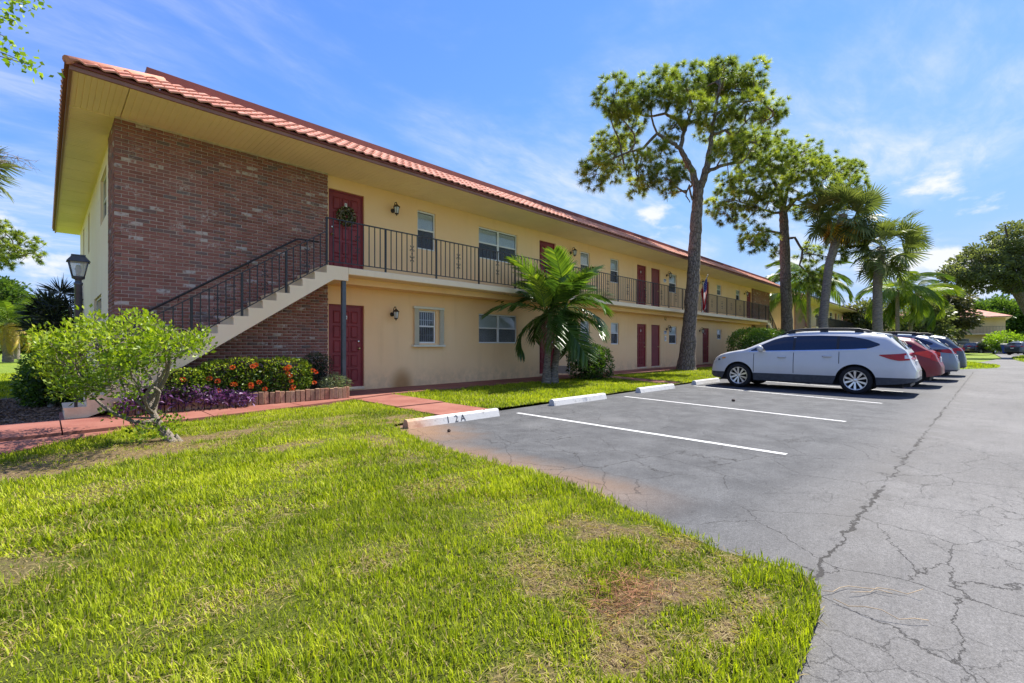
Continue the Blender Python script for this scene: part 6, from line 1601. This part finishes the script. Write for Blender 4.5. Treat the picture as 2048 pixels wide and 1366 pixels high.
M['p_white'] = carpaint('white_pearl_paint', (0.56, 0.555, 0.54), 0.0, 0.26); M['p_red'] = carpaint('red_paint', (0.17, 0.002, 0.006), 0.0, 0.4, 0.12); M['p_blue'] = carpaint('silver_blue_paint', (0.17, 0.20, 0.24), 0.4, 0.26); M['p_grey'] = carpaint('dark_grey_paint', (0.06, 0.07, 0.085), 0.3, 0.26); M['p_black'] = carpaint('black_paint', (0.014, 0.015, 0.018), 0.2, 0.25); M['p_silver'] = carpaint('silver_paint', (0.45, 0.46, 0.47), 0.5, 0.28); M['p_navy'] = carpaint('blue_paint', (0.02, 0.04, 0.18), 0.3, 0.25)
make_car('parked_wagon', 'white estate car with black roof rails and dark lower cladding', (14.95, 3.155, 0), rad(-1.2), WAG, M['p_white'])
# ---- hatchback and crossovers share one frame, reshaped
def variant(L, H, tailtop, glass, tail, plan_rear, clad, **kw):
    """short-tailed body derived from the wagon's lines"""
    k = H / 1.60
    S = dict(WAG); S.update(L=L, clad=clad); d = L - 4.80
    S['axles'] = (kw.get('ra', 0.85), L - 0.90)
    S['plan'] = plan_rear + [(1.4, 0.90), (L - 1.4, 0.90), (L - 0.5, 0.86), (L - 0.1, 0.62), (L, 0.48)]
    S['top'] = tailtop + [(1.6, H), (2.0, H - 0.01), (2.4, H - 0.06), (2.7, H - 0.15), (3.15, H - 0.40), (3.4, 1.08), (L - 0.5, 0.97), (L - 0.15, 0.84), (L, 0.55)]
    S['belt'] = [(0, 0.85), (0.25, kw.get('belt', 1.08)), (1.0, kw.get('belt', 1.08)), (3.0, 1.0), (L - 0.5, 0.85), (L, 0.5)]
    S['bottom'] = [(0, 0.38), (0.4, 0.28), (1.5, 0.22), (L - 0.5, 0.24), (L, 0.34)]
    S['windows'] = [([(2.1, 1.05), (3.15, 1.03)], [(2.1, H - 0.10), (2.5, H - 0.17), (3.15, 1.05)]), ([(1.15, 1.10), (2.03, 1.06)], [(1.15, H - 0.14), (2.03, H - 0.09)]), ([(0.62, kw.get('belt', 1.08) + 0.13), (1.08, kw.get('belt', 1.08) + 0.03)], [(0.62, kw.get('belt', 1.08) + 0.15), (1.08, H - 0.14)])]
    S['trim'] = ([(0.8, 1.085), (3.1, 1.02)], [(0.8, 1.10), (3.1, 1.035)]); S['shield'] = (2.45, 3.35); S['rearglass'] = glass; S['tail'] = tail
    S['head'] = [([(L - 0.6, 0.78), (L - 0.15, 0.68)], [(L - 0.6, 0.87), (L - 0.15, 0.80)], 'clearlens')]
    S['seams'] = [(2.06, 0.42, 1.05), (3.1, 0.42, 1.0), (1.1, 0.75, 1.08)]; S['handles'] = [(2.3, 0.92), (1.3, 0.95)]; S['mirror'] = (2.95, 1.07); S['wiper'] = glass[0] + 0.02
    S['rails'] = kw.get('rails'); S['spoiler'] = kw.get('spoiler'); S['plate'] = (0.72, 0.05); S['boxes'] = [(-0.55, 0.55, 0.04, 0.15, 0.34, 0.44, 'blackplastic')]; S['trimmat'] = 'blackplastic'
    S['tumble'] = kw.get('tumble', 0.36)
    return S
HAT = variant(4.28, 1.50, [(0, 0.60), (0.03, 0.68), (0.08, 0.80), (0.13, 0.95), (0.20, 1.03), (0.28, 1.08), (0.58, 1.36), (0.68, 1.42), (0.95, 1.465)], (0.27, 0.60), [([(0.06, 0.80), (0.3, 0.86), (0.62, 0.99)], [(0.06, 1.00), (0.3, 1.06), (0.62, 1.005)], 'orangelens'), ([(0.07, 0.74), (0.22, 0.80)], [(0.07, 0.93), (0.22, 0.95)], 'redlens')], [(0, 0.62), (0.05, 0.70), (0.18, 0.79), (0.5, 0.85), (0.9, 0.885)], 0.0, belt=1.05, ra=0.72)
make_car('parked_hatchback', 'dark red hatchback parked beyond the white estate car', (18.42, 2.55, 0), rad(-1.5), HAT, M['p_red'])
CRX = variant(4.62, 1.63, [(0, 0.62), (0.04, 0.74), (0.09, 0.90), (0.15, 1.06), (0.24, 1.13), (0.62, 1.44), (0.74, 1.52), (1.0, 1.585)], (0.25, 0.62), [([(0.07, 0.93), (0.3, 0.96), (0.8, 1.04)], [(0.07, 1.10), (0.3, 1.08), (0.8, 1.05)], 'redlens'), ([(0.40, 0.985), (0.9, 1.045)], [(0.40, 1.075), (0.9, 1.055)], 'seam')], [(0, 0.62), (0.05, 0.72), (0.18, 0.82), (0.5, 0.88), (0.9, 0.905)], 0.40, belt=1.12, rails=(0.9, 2.4), ra=0.92, spoiler=(0.74, 1.515, 'p_blue'))
make_car('parked_crossover', 'silver-blue crossover parked beyond the red hatchback', (21.85, 2.40, 0), rad(-1.5), CRX, M['p_blue'])
CRY = variant(4.60, 1.66, [(0, 0.66), (0.04, 0.80), (0.08, 1.00), (0.14, 1.10), (0.22, 1.15), (0.48, 1.47), (0.58, 1.55), (0.9, 1.62)], (0.23, 0.50), [([(0.05, 0.98), (0.3, 1.0), (0.5, 1.04)], [(0.05, 1.12), (0.3, 1.10), (0.5, 1.07)], 'redlens')], [(0, 0.66), (0.05, 0.76), (0.16, 0.84), (0.5, 0.89), (0.9, 0.91)], 0.42, belt=1.13, rails=(0.9, 2.4), ra=0.92, spoiler=(0.58, 1.545, 'p_grey'))
make_car('parked_crossover', 'dark grey crossover, last of the row of parked rears', (25.3, 2.20, 0), rad(-1.0), CRY, M['p_grey'])
# far row, seen side-on
VR = math.atan2(RR[1], RR[0]) - rad(90)
for (px, d, S, p, lab, nm) in ((1962, 66, CRY, 'p_black', 'black crossover across the far end of the drive', 'parked_crossover'), (1979, 74, HAT, 'p_silver', 'silver hatchback nosing out behind the black crossover', 'parked_hatchback'), (1995, 80, HAT, 'p_navy', 'blue hatchback beside the blue bin', 'parked_hatchback'), (2003, 88, CRX, 'p_black', 'black car half hidden behind the blue bin', 'parked_car'), (2052, 56, CRY, 'p_grey', 'dark grey car cut off by the right edge', 'parked_car')):
    q = at(px, 700, d); make_car(nm, lab, (q[0], q[1], 0), VR + rad(12), S, M[p], 'cars at the far end of the drive')

# ================================================================== FITTINGS AND SMALL THINGS
# wall lanterns
def lantern_proto():
    t = thing('wall_lantern', (0, 0, 0), 'x', 'lantern', 'wall lanterns along the facade')
    mb = MB(); mb.lathe([(0.0, -0.03), (0.045, -0.028), (0.058, -0.012), (0.06, 0.0)], (0, 0, -0.02), 14, 'y'); mb.build('backplate', M['bronze'], t)
    mb = MB(); mb.tube([(0, -0.02, -0.02), (0, -0.07, 0.03), (0, -0.09, 0.12), (0, -0.13, 0.175), (0, -0.185, 0.17), (0, -0.205, 0.12)], 0.010, 7); mb.tube([(0, -0.05, -0.02), (0, -0.09, -0.05), (0, -0.11, -0.02), (0, -0.09, 0.0)], 0.007, 6); mb.build('arm', M['bronze'], t)
    mb = MB(); c = (0, -0.205, 0)
    mb.lathe([(0.0, 0.15), (0.010, 0.14), (0.016, 0.115), (0.03, 0.105), (0.05, 0.085), (0.095, 0.045), (0.098, 0.035), (0.06, 0.038)], c, 6, 'z', False)
    mb.lathe([(0.05, -0.125), (0.058, -0.13), (0.05, -0.145), (0.02, -0.16), (0.012, -0.185), (0.0, -0.20)], c, 6, 'z', False)
    for k in range(6):
        a = math.pi / 3 * k; mb.tube([(0.076 * math.cos(a), -0.205 + 0.076 * math.sin(a), 0.04), (0.052 * math.cos(a), -0.205 + 0.052 * math.sin(a), -0.128)], 0.006, 4)
    mb.build('cage', M['bronze'], t)
    mb = MB(); mb.lathe([(0.068, 0.035), (0.046, -0.125)], c, 6, 'z', False); mb.build('glass', M['frost'], t)
    return t
LN = lantern_proto()
LPOS = [(6.54, 4.84, 'dark lantern between the wreathed upper door and the first upper window'), (6.52, 2.06, 'dark lantern between the nearest ground-floor door and the shuttered window'), (14.37, 4.83, 'dark lantern right of the second upper door'), (22.5, 4.83, 'dark lantern on the upper wall left of the first pine'), (22.5, 2.06, 'dark lantern on the lower wall under the number twelve'), (26.65, 4.83, 'dark lantern on the upper wall right of the flag'), (26.65, 2.06, 'dark lantern beside the ground-floor door right of the pine trunk'), (34.3, 4.83, 'dark lantern beside the last upper door')]
for i, (x, z, lab) in enumerate(LPOS):
    o = LN if i == 0 else copy_tree(LN); o.location = (x, WY - 0.002, z); o['label'] = lab
# lamp post
lp = thing('lamp_post', (0.414, 11.15, -0.03), 'dark grey lamp post with a tapered four-sided lantern at the building corner', 'lamp post')
mb = MB(); mb.lathe([(0.085, 0), (0.085, 0.03), (0.06, 0.06), (0.054, 0.5), (0.052, 2.30), (0.062, 2.31), (0.062, 2.35), (0.045, 2.36), (0.045, 2.40), (0.085, 2.42), (0.09, 2.45)], (0, 0, 0), 16); mb.build('post', M['steel'], lp)
mb = MB()
def sq(r, z): return [(r, r, z), (-r, r, z), (-r, -r, z), (r, -r, z)]
lo, hi = sq(0.075, 2.45), sq(0.125, 2.72)
for k in range(4): mb.tube([lo[k], hi[k]], 0.010, 5); mb.tube([lo[k], lo[(k + 1) % 4]], 0.012, 5); mb.tube([hi[k], hi[(k + 1) % 4]], 0.012, 5)
mb.build('lantern_frame', M['steel'], lp)
mb = MB()
for k in range(4): mb.face([Vector(p) * 1.0 for p in (lo[k], lo[(k + 1) % 4], hi[(k + 1) % 4], hi[k])])
def mk_seeded():
    t = NT('seeded_glass'); tr = t.N.new('ShaderNodeBsdfTransparent'); tr.inputs[0].default_value = (0.86, 0.88, 0.86, 1); mx = t.N.new('ShaderNodeMixShader'); mx.inputs[0].default_value = 0.45
    t.set((0.6, 0.6, 0.57), 0.2); t.bump(t.voronoi(t.pos(), 60), 0.5, 0.01); t.L.new(tr.outputs[0], mx.inputs[1]); t.L.new(t.bsdf.outputs[0], mx.inputs[2]); t.L.new(mx.outputs[0], t.out.inputs['Surface']); return t.mat
mb.build('lantern_pane', mk_seeded(), lp, normals=False)
mb = MB(); a, b, c = sq(0.155, 2.715), sq(0.085, 2.82), sq(0.075, 2.84)
mb.raw(a + b + c, [(k, (k + 1) % 4, (k + 1) % 4 + 4, k + 4) for k in range(4)] + [(k + 4, (k + 1) % 4 + 4, (k + 1) % 4 + 8, k + 8) for k in range(4)] + [(8, 9, 10, 11), (3, 2, 1, 0)])
mb.bbox(-0.095, 0.095, -0.095, 0.095, 2.815, 2.838, 0.006); mb.build('lantern_roof', M['steel'], lp)
mb = MB(); mb.lathe([(0.0, 2.46), (0.03, 2.46), (0.03, 2.52), (0.045, 2.58), (0.03, 2.66), (0, 2.67)], (0, 0, 0), 12); mb.build('bulb', M['frost'], lp)

# wreath on the upper door
wr = thing('wreath', (5.25, WY + 0.04, 4.42), 'round wreath of green and cream leaves on the upper red door', 'wreath')
M['wreathleaf'] = leafmat('wreath_leaves', [(0, (0.03, 0.05, 0.015)), (0.55, (0.09, 0.12, 0.035)), (0.72, (0.16, 0.17, 0.06)), (0.8, (0.55, 0.50, 0.30)), (1, (0.70, 0.66, 0.48))], 0.15, 0.5)
n = 620; a = RNG.uniform(0, 6.283, n); b = RNG.uniform(0, 6.283, n); rr = 0.155 + 0.055 * np.cos(b); P = np.column_stack([rr * np.cos(a), -0.04 + 0.05 * np.sin(b), rr * np.sin(a)]); D = unit(np.column_stack([np.cos(a) * np.cos(b), np.sin(b) - 0.4, np.sin(a) * np.cos(b)]) + RNG.normal(0, 0.5, (n, 3)))
leaf_object('leaves', P, D, RNG.uniform(0.04, 0.085, n), 0.028, RNG.uniform(0, 0.95, n), M['wreathleaf'], wr)
mb = MB(); mb.tube([(0.15 * math.cos(2 * math.pi * k / 20), -0.03, 0.15 * math.sin(2 * math.pi * k / 20)) for k in range(21)], 0.03, 6, False); mb.build('ring', M['twig'], wr)

# wheel stops
stm = MB(); stm.prism([(-0.085, 0), (0.085, 0), (0.055, 0.10), (0.03, 0.125), (-0.03, 0.125), (-0.055, 0.10)], 0, 0, 1.80)
stme = stm.mesh('wheel_stop', M['stop'], True)
for i, (x, y, ln, rz, txt, lab) in enumerate(((3.70, 5.82, 1.78, -0.035, '12A', 'white wheel stop marked 12A with a rusty orange end'), (7.14, 5.90, 1.80, -0.03, '12B', 'white wheel stop with a worn marking by the palm'), (10.62, 5.92, 1.82, -0.03, None, 'white wheel stop in the dappled shade beside the white estate car'), (13.98, 5.90, 1.80, -0.02, None, 'white wheel stop under the nose of the white estate car'))):
    t = thing('wheel_stop', (x, y, 0.0), lab, 'wheel stop', 'concrete wheel stops', rz); put('block', stme, t, (0, 0, 0), (0, 0, 0), (ln / 1.8, 1, 1))
    if txt: text_obj('marking', txt[0] + '  ' + txt[1] + ' ' + txt[2] if i == 0 else txt, 0.15 if i == 0 else 0.11, M['ink'] if i == 0 else M['faintink'], (0.86 if i == 0 else 1.0, -0.0725, 0.052), (rad(73.3), 0, 0), t, 0.0006)
    for bx in (0.3, 1.5):
        pn = MB(); pn.lathe([(0, 0.004), (0.018, 0.004), (0.018, 0.0)], (bx, 0, 0.1245), 10); pn.build('pin', M['bronze'], t)

# flag hanging from the balcony rail
fx, fy = 23.75, 9.84
fg = thing('flag', (fx, fy, 3.6), 'stars and stripes flag hanging from the balcony beside the pine trunk', 'flag')
pb, pt_ = Vector((0.05, 0.03, 0.05)), Vector((-0.22, -0.62, 1.15))
mb = MB(); mb.tube([pb, pt_], 0.013, 8); mb.lathe([(0, 0), (0.022, 0.01), (0.026, 0.03), (0.012, 0.05), (0, 0.055)], tuple(pt_), 10); mb.build('pole', M['white'], fg)
nh, nf = 26, 36; V, F, mi = [], [], []
def fpos(h, f):
    p = pb.lerp(pt_, 0.30 + 0.66 * h); squeeze = 1 - 0.55 * f ** 0.8; mid = pb.lerp(pt_, 0.62); q = mid + (p - mid) * squeeze
    q.z = p.z * (1 - f) + (p.z * 0.35 + mid.z * 0.65) * f - 1.36 * f
    wv = 0.07 * math.sin(h * 15 + f * 2.0) * (0.25 + f) + 0.03 * math.sin(h * 31 + f * 5)
    return q + Vector((0.92, -0.3, 0)) * wv
for i in range(nh + 1):
    for j in range(nf + 1): V.append(fpos(i / nh, j / nf))
for i in range(nh):
    for j in range(nf):
        a = i * (nf + 1) + j; F.append((a, a + 1, a + nf + 2, a + nf + 1)); st = (i * 13) // nh; mi.append(2 if (i >= 12 and j / nf < 0.4) else (0 if st % 2 == 0 else 1))
def cloth(nm, c):
    t = NT(nm); t.set(t.mix(t.rng(t.noise(t.pos(), 14, 4), 0.3, 0.7, 0, .3), c, tuple(v * .75 for v in c)), 0.8, 0, 0.2)
    tr = t.N.new('ShaderNodeBsdfTranslucent'); tr.inputs[0].default_value = c + (1,); mx = t.N.new('ShaderNodeMixShader'); mx.inputs[0].default_value = 0.35; t.L.new(t.bsdf.outputs[0], mx.inputs[1]); t.L.new(tr.outputs[0], mx.inputs[2]); t.L.new(mx.outputs[0], t.out.inputs['Surface']); return t.mat
FM = [cloth('flag_red', (0.42, 0.018, 0.03)), cloth('flag_white', (0.72, 0.70, 0.68)), cloth('flag_blue', (0.020, 0.028, 0.12))]
put('cloth', npmesh('cloth', np.array(V), np.array(F), FM, None, True, np.array(mi)), fg)
mb = MB()
for i in range(9):
    for j in range(11):
        if (i + j) % 2: continue
        h = 6 / 13 + (7 / 13) * (i + 0.7) / 9.6; f = 0.4 * (j + 0.6) / 11.2
        for sgn in (-1, 1):
            c = fpos(h, f); e1 = (fpos(h + 0.01, f) - c).normalized() * 0.017; e2 = (fpos(h, f + 0.01) - c).normalized() * 0.017; nn = e1.cross(e2).normalized() * 0.004 * sgn
            mb.face([c + nn + e1 * math.cos(k * math.pi / 5) * (1 if k % 2 == 0 else 0.42) + e2 * math.sin(k * math.pi / 5) * (1 if k % 2 == 0 else 0.42) for k in range(10)])
mb.build('stars', FM[1], fg, normals=False)

# house number and small notice signs
text_obj_ = text_obj('house_number', '12', 0.30, M['ink'], (22.36, WY - 0.004, 2.58), (rad(90), 0, 0), None, 0.004, 0.8); tag(text_obj_, 'black house number twelve on the wall under the balcony', 'number')
M['signblue'] = plain('sign_blue', (0.06, 0.10, 0.28), 0.5); 
for (x, z, lab, kind) in ((22.30, 4.52, 'small blue and white notice below the upper lantern left of the pine', 0), (22.34, 1.86, 'small blue and white notice below the lower lantern left of the pine', 0), (22.36, 1.55, 'small round-cornered white notice below the lower notice', 1)):
    t = thing('notice_sign', (x, WY - 0.004, z), lab, 'sign', 'small notices on the facade')
    if kind == 0:
        MB().bbox(-0.14, 0.14, -0.012, 0, -0.09, 0.09, 0.003).build('plate', M['white'], t); MB().box(-0.12, 0.12, -0.0145, -0.0125, 0.01, 0.07).build('band', M['signblue'], t)
        for k in range(3): MB().box(-0.11, 0.11 - 0.04 * k, -0.0145, -0.0125, -0.02 - k * 0.022, -0.01 - k * 0.022).build('printed_line', M['signblue'], t)
    else:
        MB().bbox(-0.10, 0.10, -0.012, 0, -0.14, 0.14, 0.004).build('plate', M['white'], t); m2 = MB(); m2.tube([(0.05 * math.cos(k * math.pi / 8), -0.014, 0.05 * math.sin(k * math.pi / 8)) for k in range(17)], 0.008, 4, False); m2.build('ring', M['redlens'], t)
# white pot in the mulch bed
c = at(103, 812, 9.2); pot = thing('plant_pot', (c[0], c[1], -0.03), 'small white pot on the mulch left of the stair foot', 'pot'); mb = MB(); mb.lathe([(0.0, 0), (0.055, 0), (0.075, 0.15), (0.085, 0.15), (0.085, 0.175), (0.07, 0.175), (0.065, 0.14), (0, 0.14)], (0, 0, 0), 18); mb.build('bowl', M['white'], pot)
# pine cones and litter on the asphalt
M['cone'] = plain('pine_cone', (0.075, 0.05, 0.035), 0.9, 0.4, 40)
r = random.Random(9)
for (px, py, lab, sc) in ((1467, 803, 'dark pine cone on the asphalt before the white estate car', 0.6), (898, 864, 'small dark pine cone in front of the 12A wheel stop', 0.45)):
    d = 918 * 1.22 / (py - 690); c = at(px, py, d); t = thing('pine_cone', (c[0], c[1], 0.0), lab, 'pine cone', 'pine cones on the asphalt', r.uniform(0, 3)); mb = MB()
    mb.lathe([(0.0, -0.06), (0.03, -0.05), (0.042, -0.015), (0.036, 0.03), (0.018, 0.06), (0, 0.068)], (0, 0, 0.04), 9, 'x'); 
    for k in range(60):
        u = k / 60; a = k * 2.4; rad_ = 0.043 * math.sin(math.pi * (0.12 + 0.8 * u)); x = -0.055 + 0.115 * u; d_ = Vector((0.25, math.cos(a), math.sin(a))).normalized(); p0 = Vector((x, math.cos(a) * rad_ * 0.8, 0.04 + math.sin(a) * rad_ * 0.8)); s_ = d_.cross(Vector((1, 0, 0))) * 0.010
        mb.face([p0 - s_, p0 + s_, p0 + d_ * 0.02 + s_ * 0.6, p0 + d_ * 0.02 - s_ * 0.6])
    o = mb.build('scales', M['cone'], t, normals=False); o.scale = (sc, sc, sc)
# blue bin
c = at(2022, 711, 62); bn = thing('blue_bin', (c[0], c[1], 0), 'blue bin with a pale lid at the end of the drive', 'bin', None, VR); M['binblue'] = plain('bin_blue', (0.015, 0.06, 0.34), 0.45, 0.1, 3); M['binlid'] = plain('bin_lid', (0.50, 0.46, 0.38), 0.6, 0.1)
mb = MB(); lo = [(-.62, -.45, .12), (.62, -.45, .12), (.62, .45, .12), (-.62, .45, .12)]; hi = [(-.78, -.55, 1.2), (.78, -.55, 1.2), (.78, .55, 1.2), (-.78, .55, 1.2)]; mb.raw(lo + hi, [(k, (k + 1) % 4, (k + 1) % 4 + 4, k + 4) for k in range(4)] + [(3, 2, 1, 0)]); mb.bbox(-.82, .82, -.59, .59, 1.15, 1.22, .01); mb.build('tub', M['binblue'], bn)
mb = MB(); mb.prism([(-.6, 1.222), (.6, 1.222), (.58, 1.30), (.2, 1.42), (-.45, 1.42), (-.58, 1.34)], 0, -.83, .83); mb.build('lid', M['binlid'], bn)
for sx in (-.55, .55):
    for sy in (-.35, .35): mb = MB(); mb.lathe([(0, -.03), (.08, -.03), (.08, .03), (0, .03)], (sx, sy, .08), 12, 'x'); mb.build('wheel', M['rubber'], bn)

# ================================================================== FAR BLOCKS
def mk_bricktex():
    t = NT('far_brickwork'); b = t.N.new('ShaderNodeTexBrick'); p = t.pos(); s = t.sep(p); cb = t.N.new('ShaderNodeCombineXYZ'); t.L.new(t.math('ADD', s[0], s[1]), cb.inputs[0]); t.L.new(s[2], cb.inputs[1]); t.L.new(cb.outputs[0], b.inputs['Vector'])
    b.inputs['Scale'].default_value = 1.0; b.inputs['Brick Width'].default_value = 0.2; b.inputs['Row Height'].default_value = 0.067; b.inputs['Mortar Size'].default_value = 0.008
    b.inputs['Color1'].default_value = (0.26, 0.10, 0.075, 1); b.inputs['Color2'].default_value = (0.18, 0.075, 0.055, 1); b.inputs['Mortar'].default_value = (0.4, 0.31, 0.25, 1); t.set(b.outputs[0], 0.9); return t.mat
M['fbrick'] = mk_bricktex(); M['farstucco'] = mk_stucco('far_cream_stucco', (0.72, 0.53, 0.31), (0.78, 0.60, 0.38)); M['pinkstucco'] = mk_stucco('far_pink_stucco', (0.62, 0.40, 0.30), (0.68, 0.47, 0.36)); M['dkglass'] = plain('far_window_glass', (0.05, 0.06, 0.07), 0.1, 0.2, 1, spec=0.8)
def far_block(label, O, ang, length, depth, wall, pitch=7.3, brick_ends=True, hip=2.4, inset=2.4):
    """u runs along the front, d into the block"""
    t = thing('apartment_block', O, label, 'building', 'apartment blocks farther along', ang)
    mb = MB(); holes = []; u = 4.0 if brick_ends else 1.2; k = 0
    while u < length - 4.5:
        for z in (0.15, FL): holes += [(u, u + 0.95, z, z + 2.05), (u + 2.0, u + 2.8, z + 1.05, z + 2.05), (u + 4.3, u + 5.9, z + 1.05, z + 2.05)]
        u += pitch
    wall_holes(mb, 0, length, 0, SZ, holes, 0.12, lambda a, b, c: (a, b, c)); mb.box(0, 0.1, 0.001, depth, 0, SZ - .001); mb.box(length - 0.1, length, 0.001, depth, 0, SZ - .001); mb.box(0.11, length - 0.11, depth - 0.1, depth - .001, 0, SZ); mb.build('wall', wall, t, normals=False)
    for h in holes:
        if h[3] - h[2] > 1.5: MB().box(h[0] + .01, h[1] - .01, 0.06, 0.11, h[2], h[3] - .01).build('door', M['door'], t)
        else:
            w = MB(); w.box(h[0] + .001, h[0] + .06, .04, .10, h[2], h[3]); w.box(h[1] - .06, h[1] - .001, .04, .10, h[2], h[3]); w.box(h[0] + .06, h[1] - .06, .04, .10, h[2], h[2] + .06); w.box(h[0] + .06, h[1] - .06, .04, .10, h[3] - .06, h[3]); w.box(h[0] + .06, h[1] - .06, .045, .095, (h[2] + h[3]) / 2 - .03, (h[2] + h[3]) / 2 + .03); wo = w.build('window', M['white'], t)
            g = MB(); g.face([(h[0], .08, h[2]), (h[1], .08, h[2]), (h[1], .08, h[3]), (h[0], .08, h[3])]); g.build('pane', M['dkglass'], wo, normals=False)
    if brick_ends:
        for a, b in ((0.0, 3.6), (length - 3.6, length)): MB().box(a + .002, b - .002, -0.1, -0.001, 0, SZ - .002).build('brick_panel', M['fbrick'], t)
    MB().bbox(3.4 if brick_ends else 0.0, length - (3.4 if brick_ends else 0), -1.08, -0.002, FL - 0.16, FL, 0.01).build('balcony_slab', M['concrete_cream'], t)
    rl = MB().box(3.4 if brick_ends else 0.02, length - (3.4 if brick_ends else 0.02), -1.05, -1.01, FL + 1.02, FL + 1.05).build('balcony_railing', M['iron'], t)
    rb = MB(); u = 3.5 if brick_ends else 0.1
    while u < length - (3.5 if brick_ends else 0.1): rb.box(u, u + 0.022, -1.04, -1.02, FL, FL + 1.02); u += 0.15
    o = rb.build('balusters', M['iron'], rl, normals=False); o['kind'] = 'stuff'
    MB().box(-0.6, length + 0.6, -1.5, depth + 1.0, SZ + .01, SZ + 0.06).build('soffit', M['soffit'], t)
    MB().box(-0.62, length + 0.62, -1.52, depth + 1.02, SZ + 0.062, SZ + 0.16).build('fascia', M['fascia'], t)
    rf = MB(); a = (-0.66, -1.56, SZ + .162); e = (length + 0.66, depth + 1.06); i = inset; zt2 = SZ + .16 + hip * 0.42
    vs = [(a[0], a[1], a[2]), (e[0], a[1], a[2]), (e[0], e[1], a[2]), (a[0], e[1], a[2]), (a[0] + i, a[1] + i, zt2), (e[0] - i, a[1] + i, zt2), (e[0] - i, e[1] - i, zt2), (a[0] + i, e[1] - i, zt2)]
    rf.raw(vs, [(k, (k + 1) % 4, (k + 1) % 4 + 4, k + 4) for k in range(4)] + [(4, 5, 6, 7)]); rf.build('roof', M['fartile'], t)
    return t
def mk_fartile():
    t = NT('far_roof_tiles'); p = t.pos(); s = t.sep(p); w = t.N.new('ShaderNodeTexWave'); w.inputs['Scale'].default_value = 1.6; w.bands_direction = 'DIAGONAL'; t.L.new(t.mapping(p, (1, 1, 0)), w.inputs['Vector'])
    c = t.mix(t.rng(t.noise(p, 1.5, 5), 0.3, 0.7), (0.44, 0.17, 0.11), (0.56, 0.25, 0.17)); t.set(c, 0.85); t.bump(w.outputs['Fac'], 0.6, 0.05); return t.mat
M['fartile'] = mk_fartile()
far_block('second two-storey yellow block in line beyond the first, behind the palms', (47.5, 10.9, 0), 0.0, 38.0, 12.0, M['farstucco'])
far_block('far cream block with an orange hipped roof closing the end of the drive', (100.0, 21.0, 0), rad(-90), 25.5, 12.0, M['farstucco'], 7.3, False, 3.4, 4.0)
far_block('cream block glimpsed left of the closing block, behind the dark trees', (92.0, 46.0, 0), rad(-75), 24.0, 12.0, M['pinkstucco'], 7.3, True)
# small flag on the far block
c = at(1987, 664, 70.5); ff = thing('far_flag', (c[0], c[1], 3.2), 'small red and white flag on the far block balcony', 'flag')
mb = MB(); mb.tube([(0, 0, 0), (-0.5, -0.3, 0.9)], 0.02, 6); mb.build('pole', M['white'], ff); 
V, F, mi = [], [], []
for i in range(9):
    for j in range(13): h, f = i / 8, j / 12; V.append((-0.5 + 0.5 * h * 0.8, -0.3 + .3 * h * .8 - f * 0.75, 0.9 - 0.75 * h - 0.55 * f + 0.05 * math.sin(6 * f + 3 * h)))
for i in range(8):
    for j in range(12): a = i * 13 + j; F.append((a, a + 1, a + 14, a + 13)); mi.append(2 if (i < 4 and j < 5) else i % 2)
put('cloth', npmesh('cloth', np.array(V), np.array(F), FM, None, True, np.array(mi)), ff)

# hose tap on the facade left of the first pine
tp = thing('hose_tap', (24.1, WY - 0.002, 0.62), 'small brass garden tap low on the wall beside the first pine', 'tap')
mb = MB(); mb.tube([(0, 0, 0), (0, -0.06, 0), (0, -0.09, -0.03)], 0.014, 8); mb.build('spout', M['brass'], tp); mb = MB(); mb.tube([(-0.03, -0.055, 0.035), (0.03, -0.055, 0.035)], 0.008, 6); mb.build('handle', M['iron'], tp)
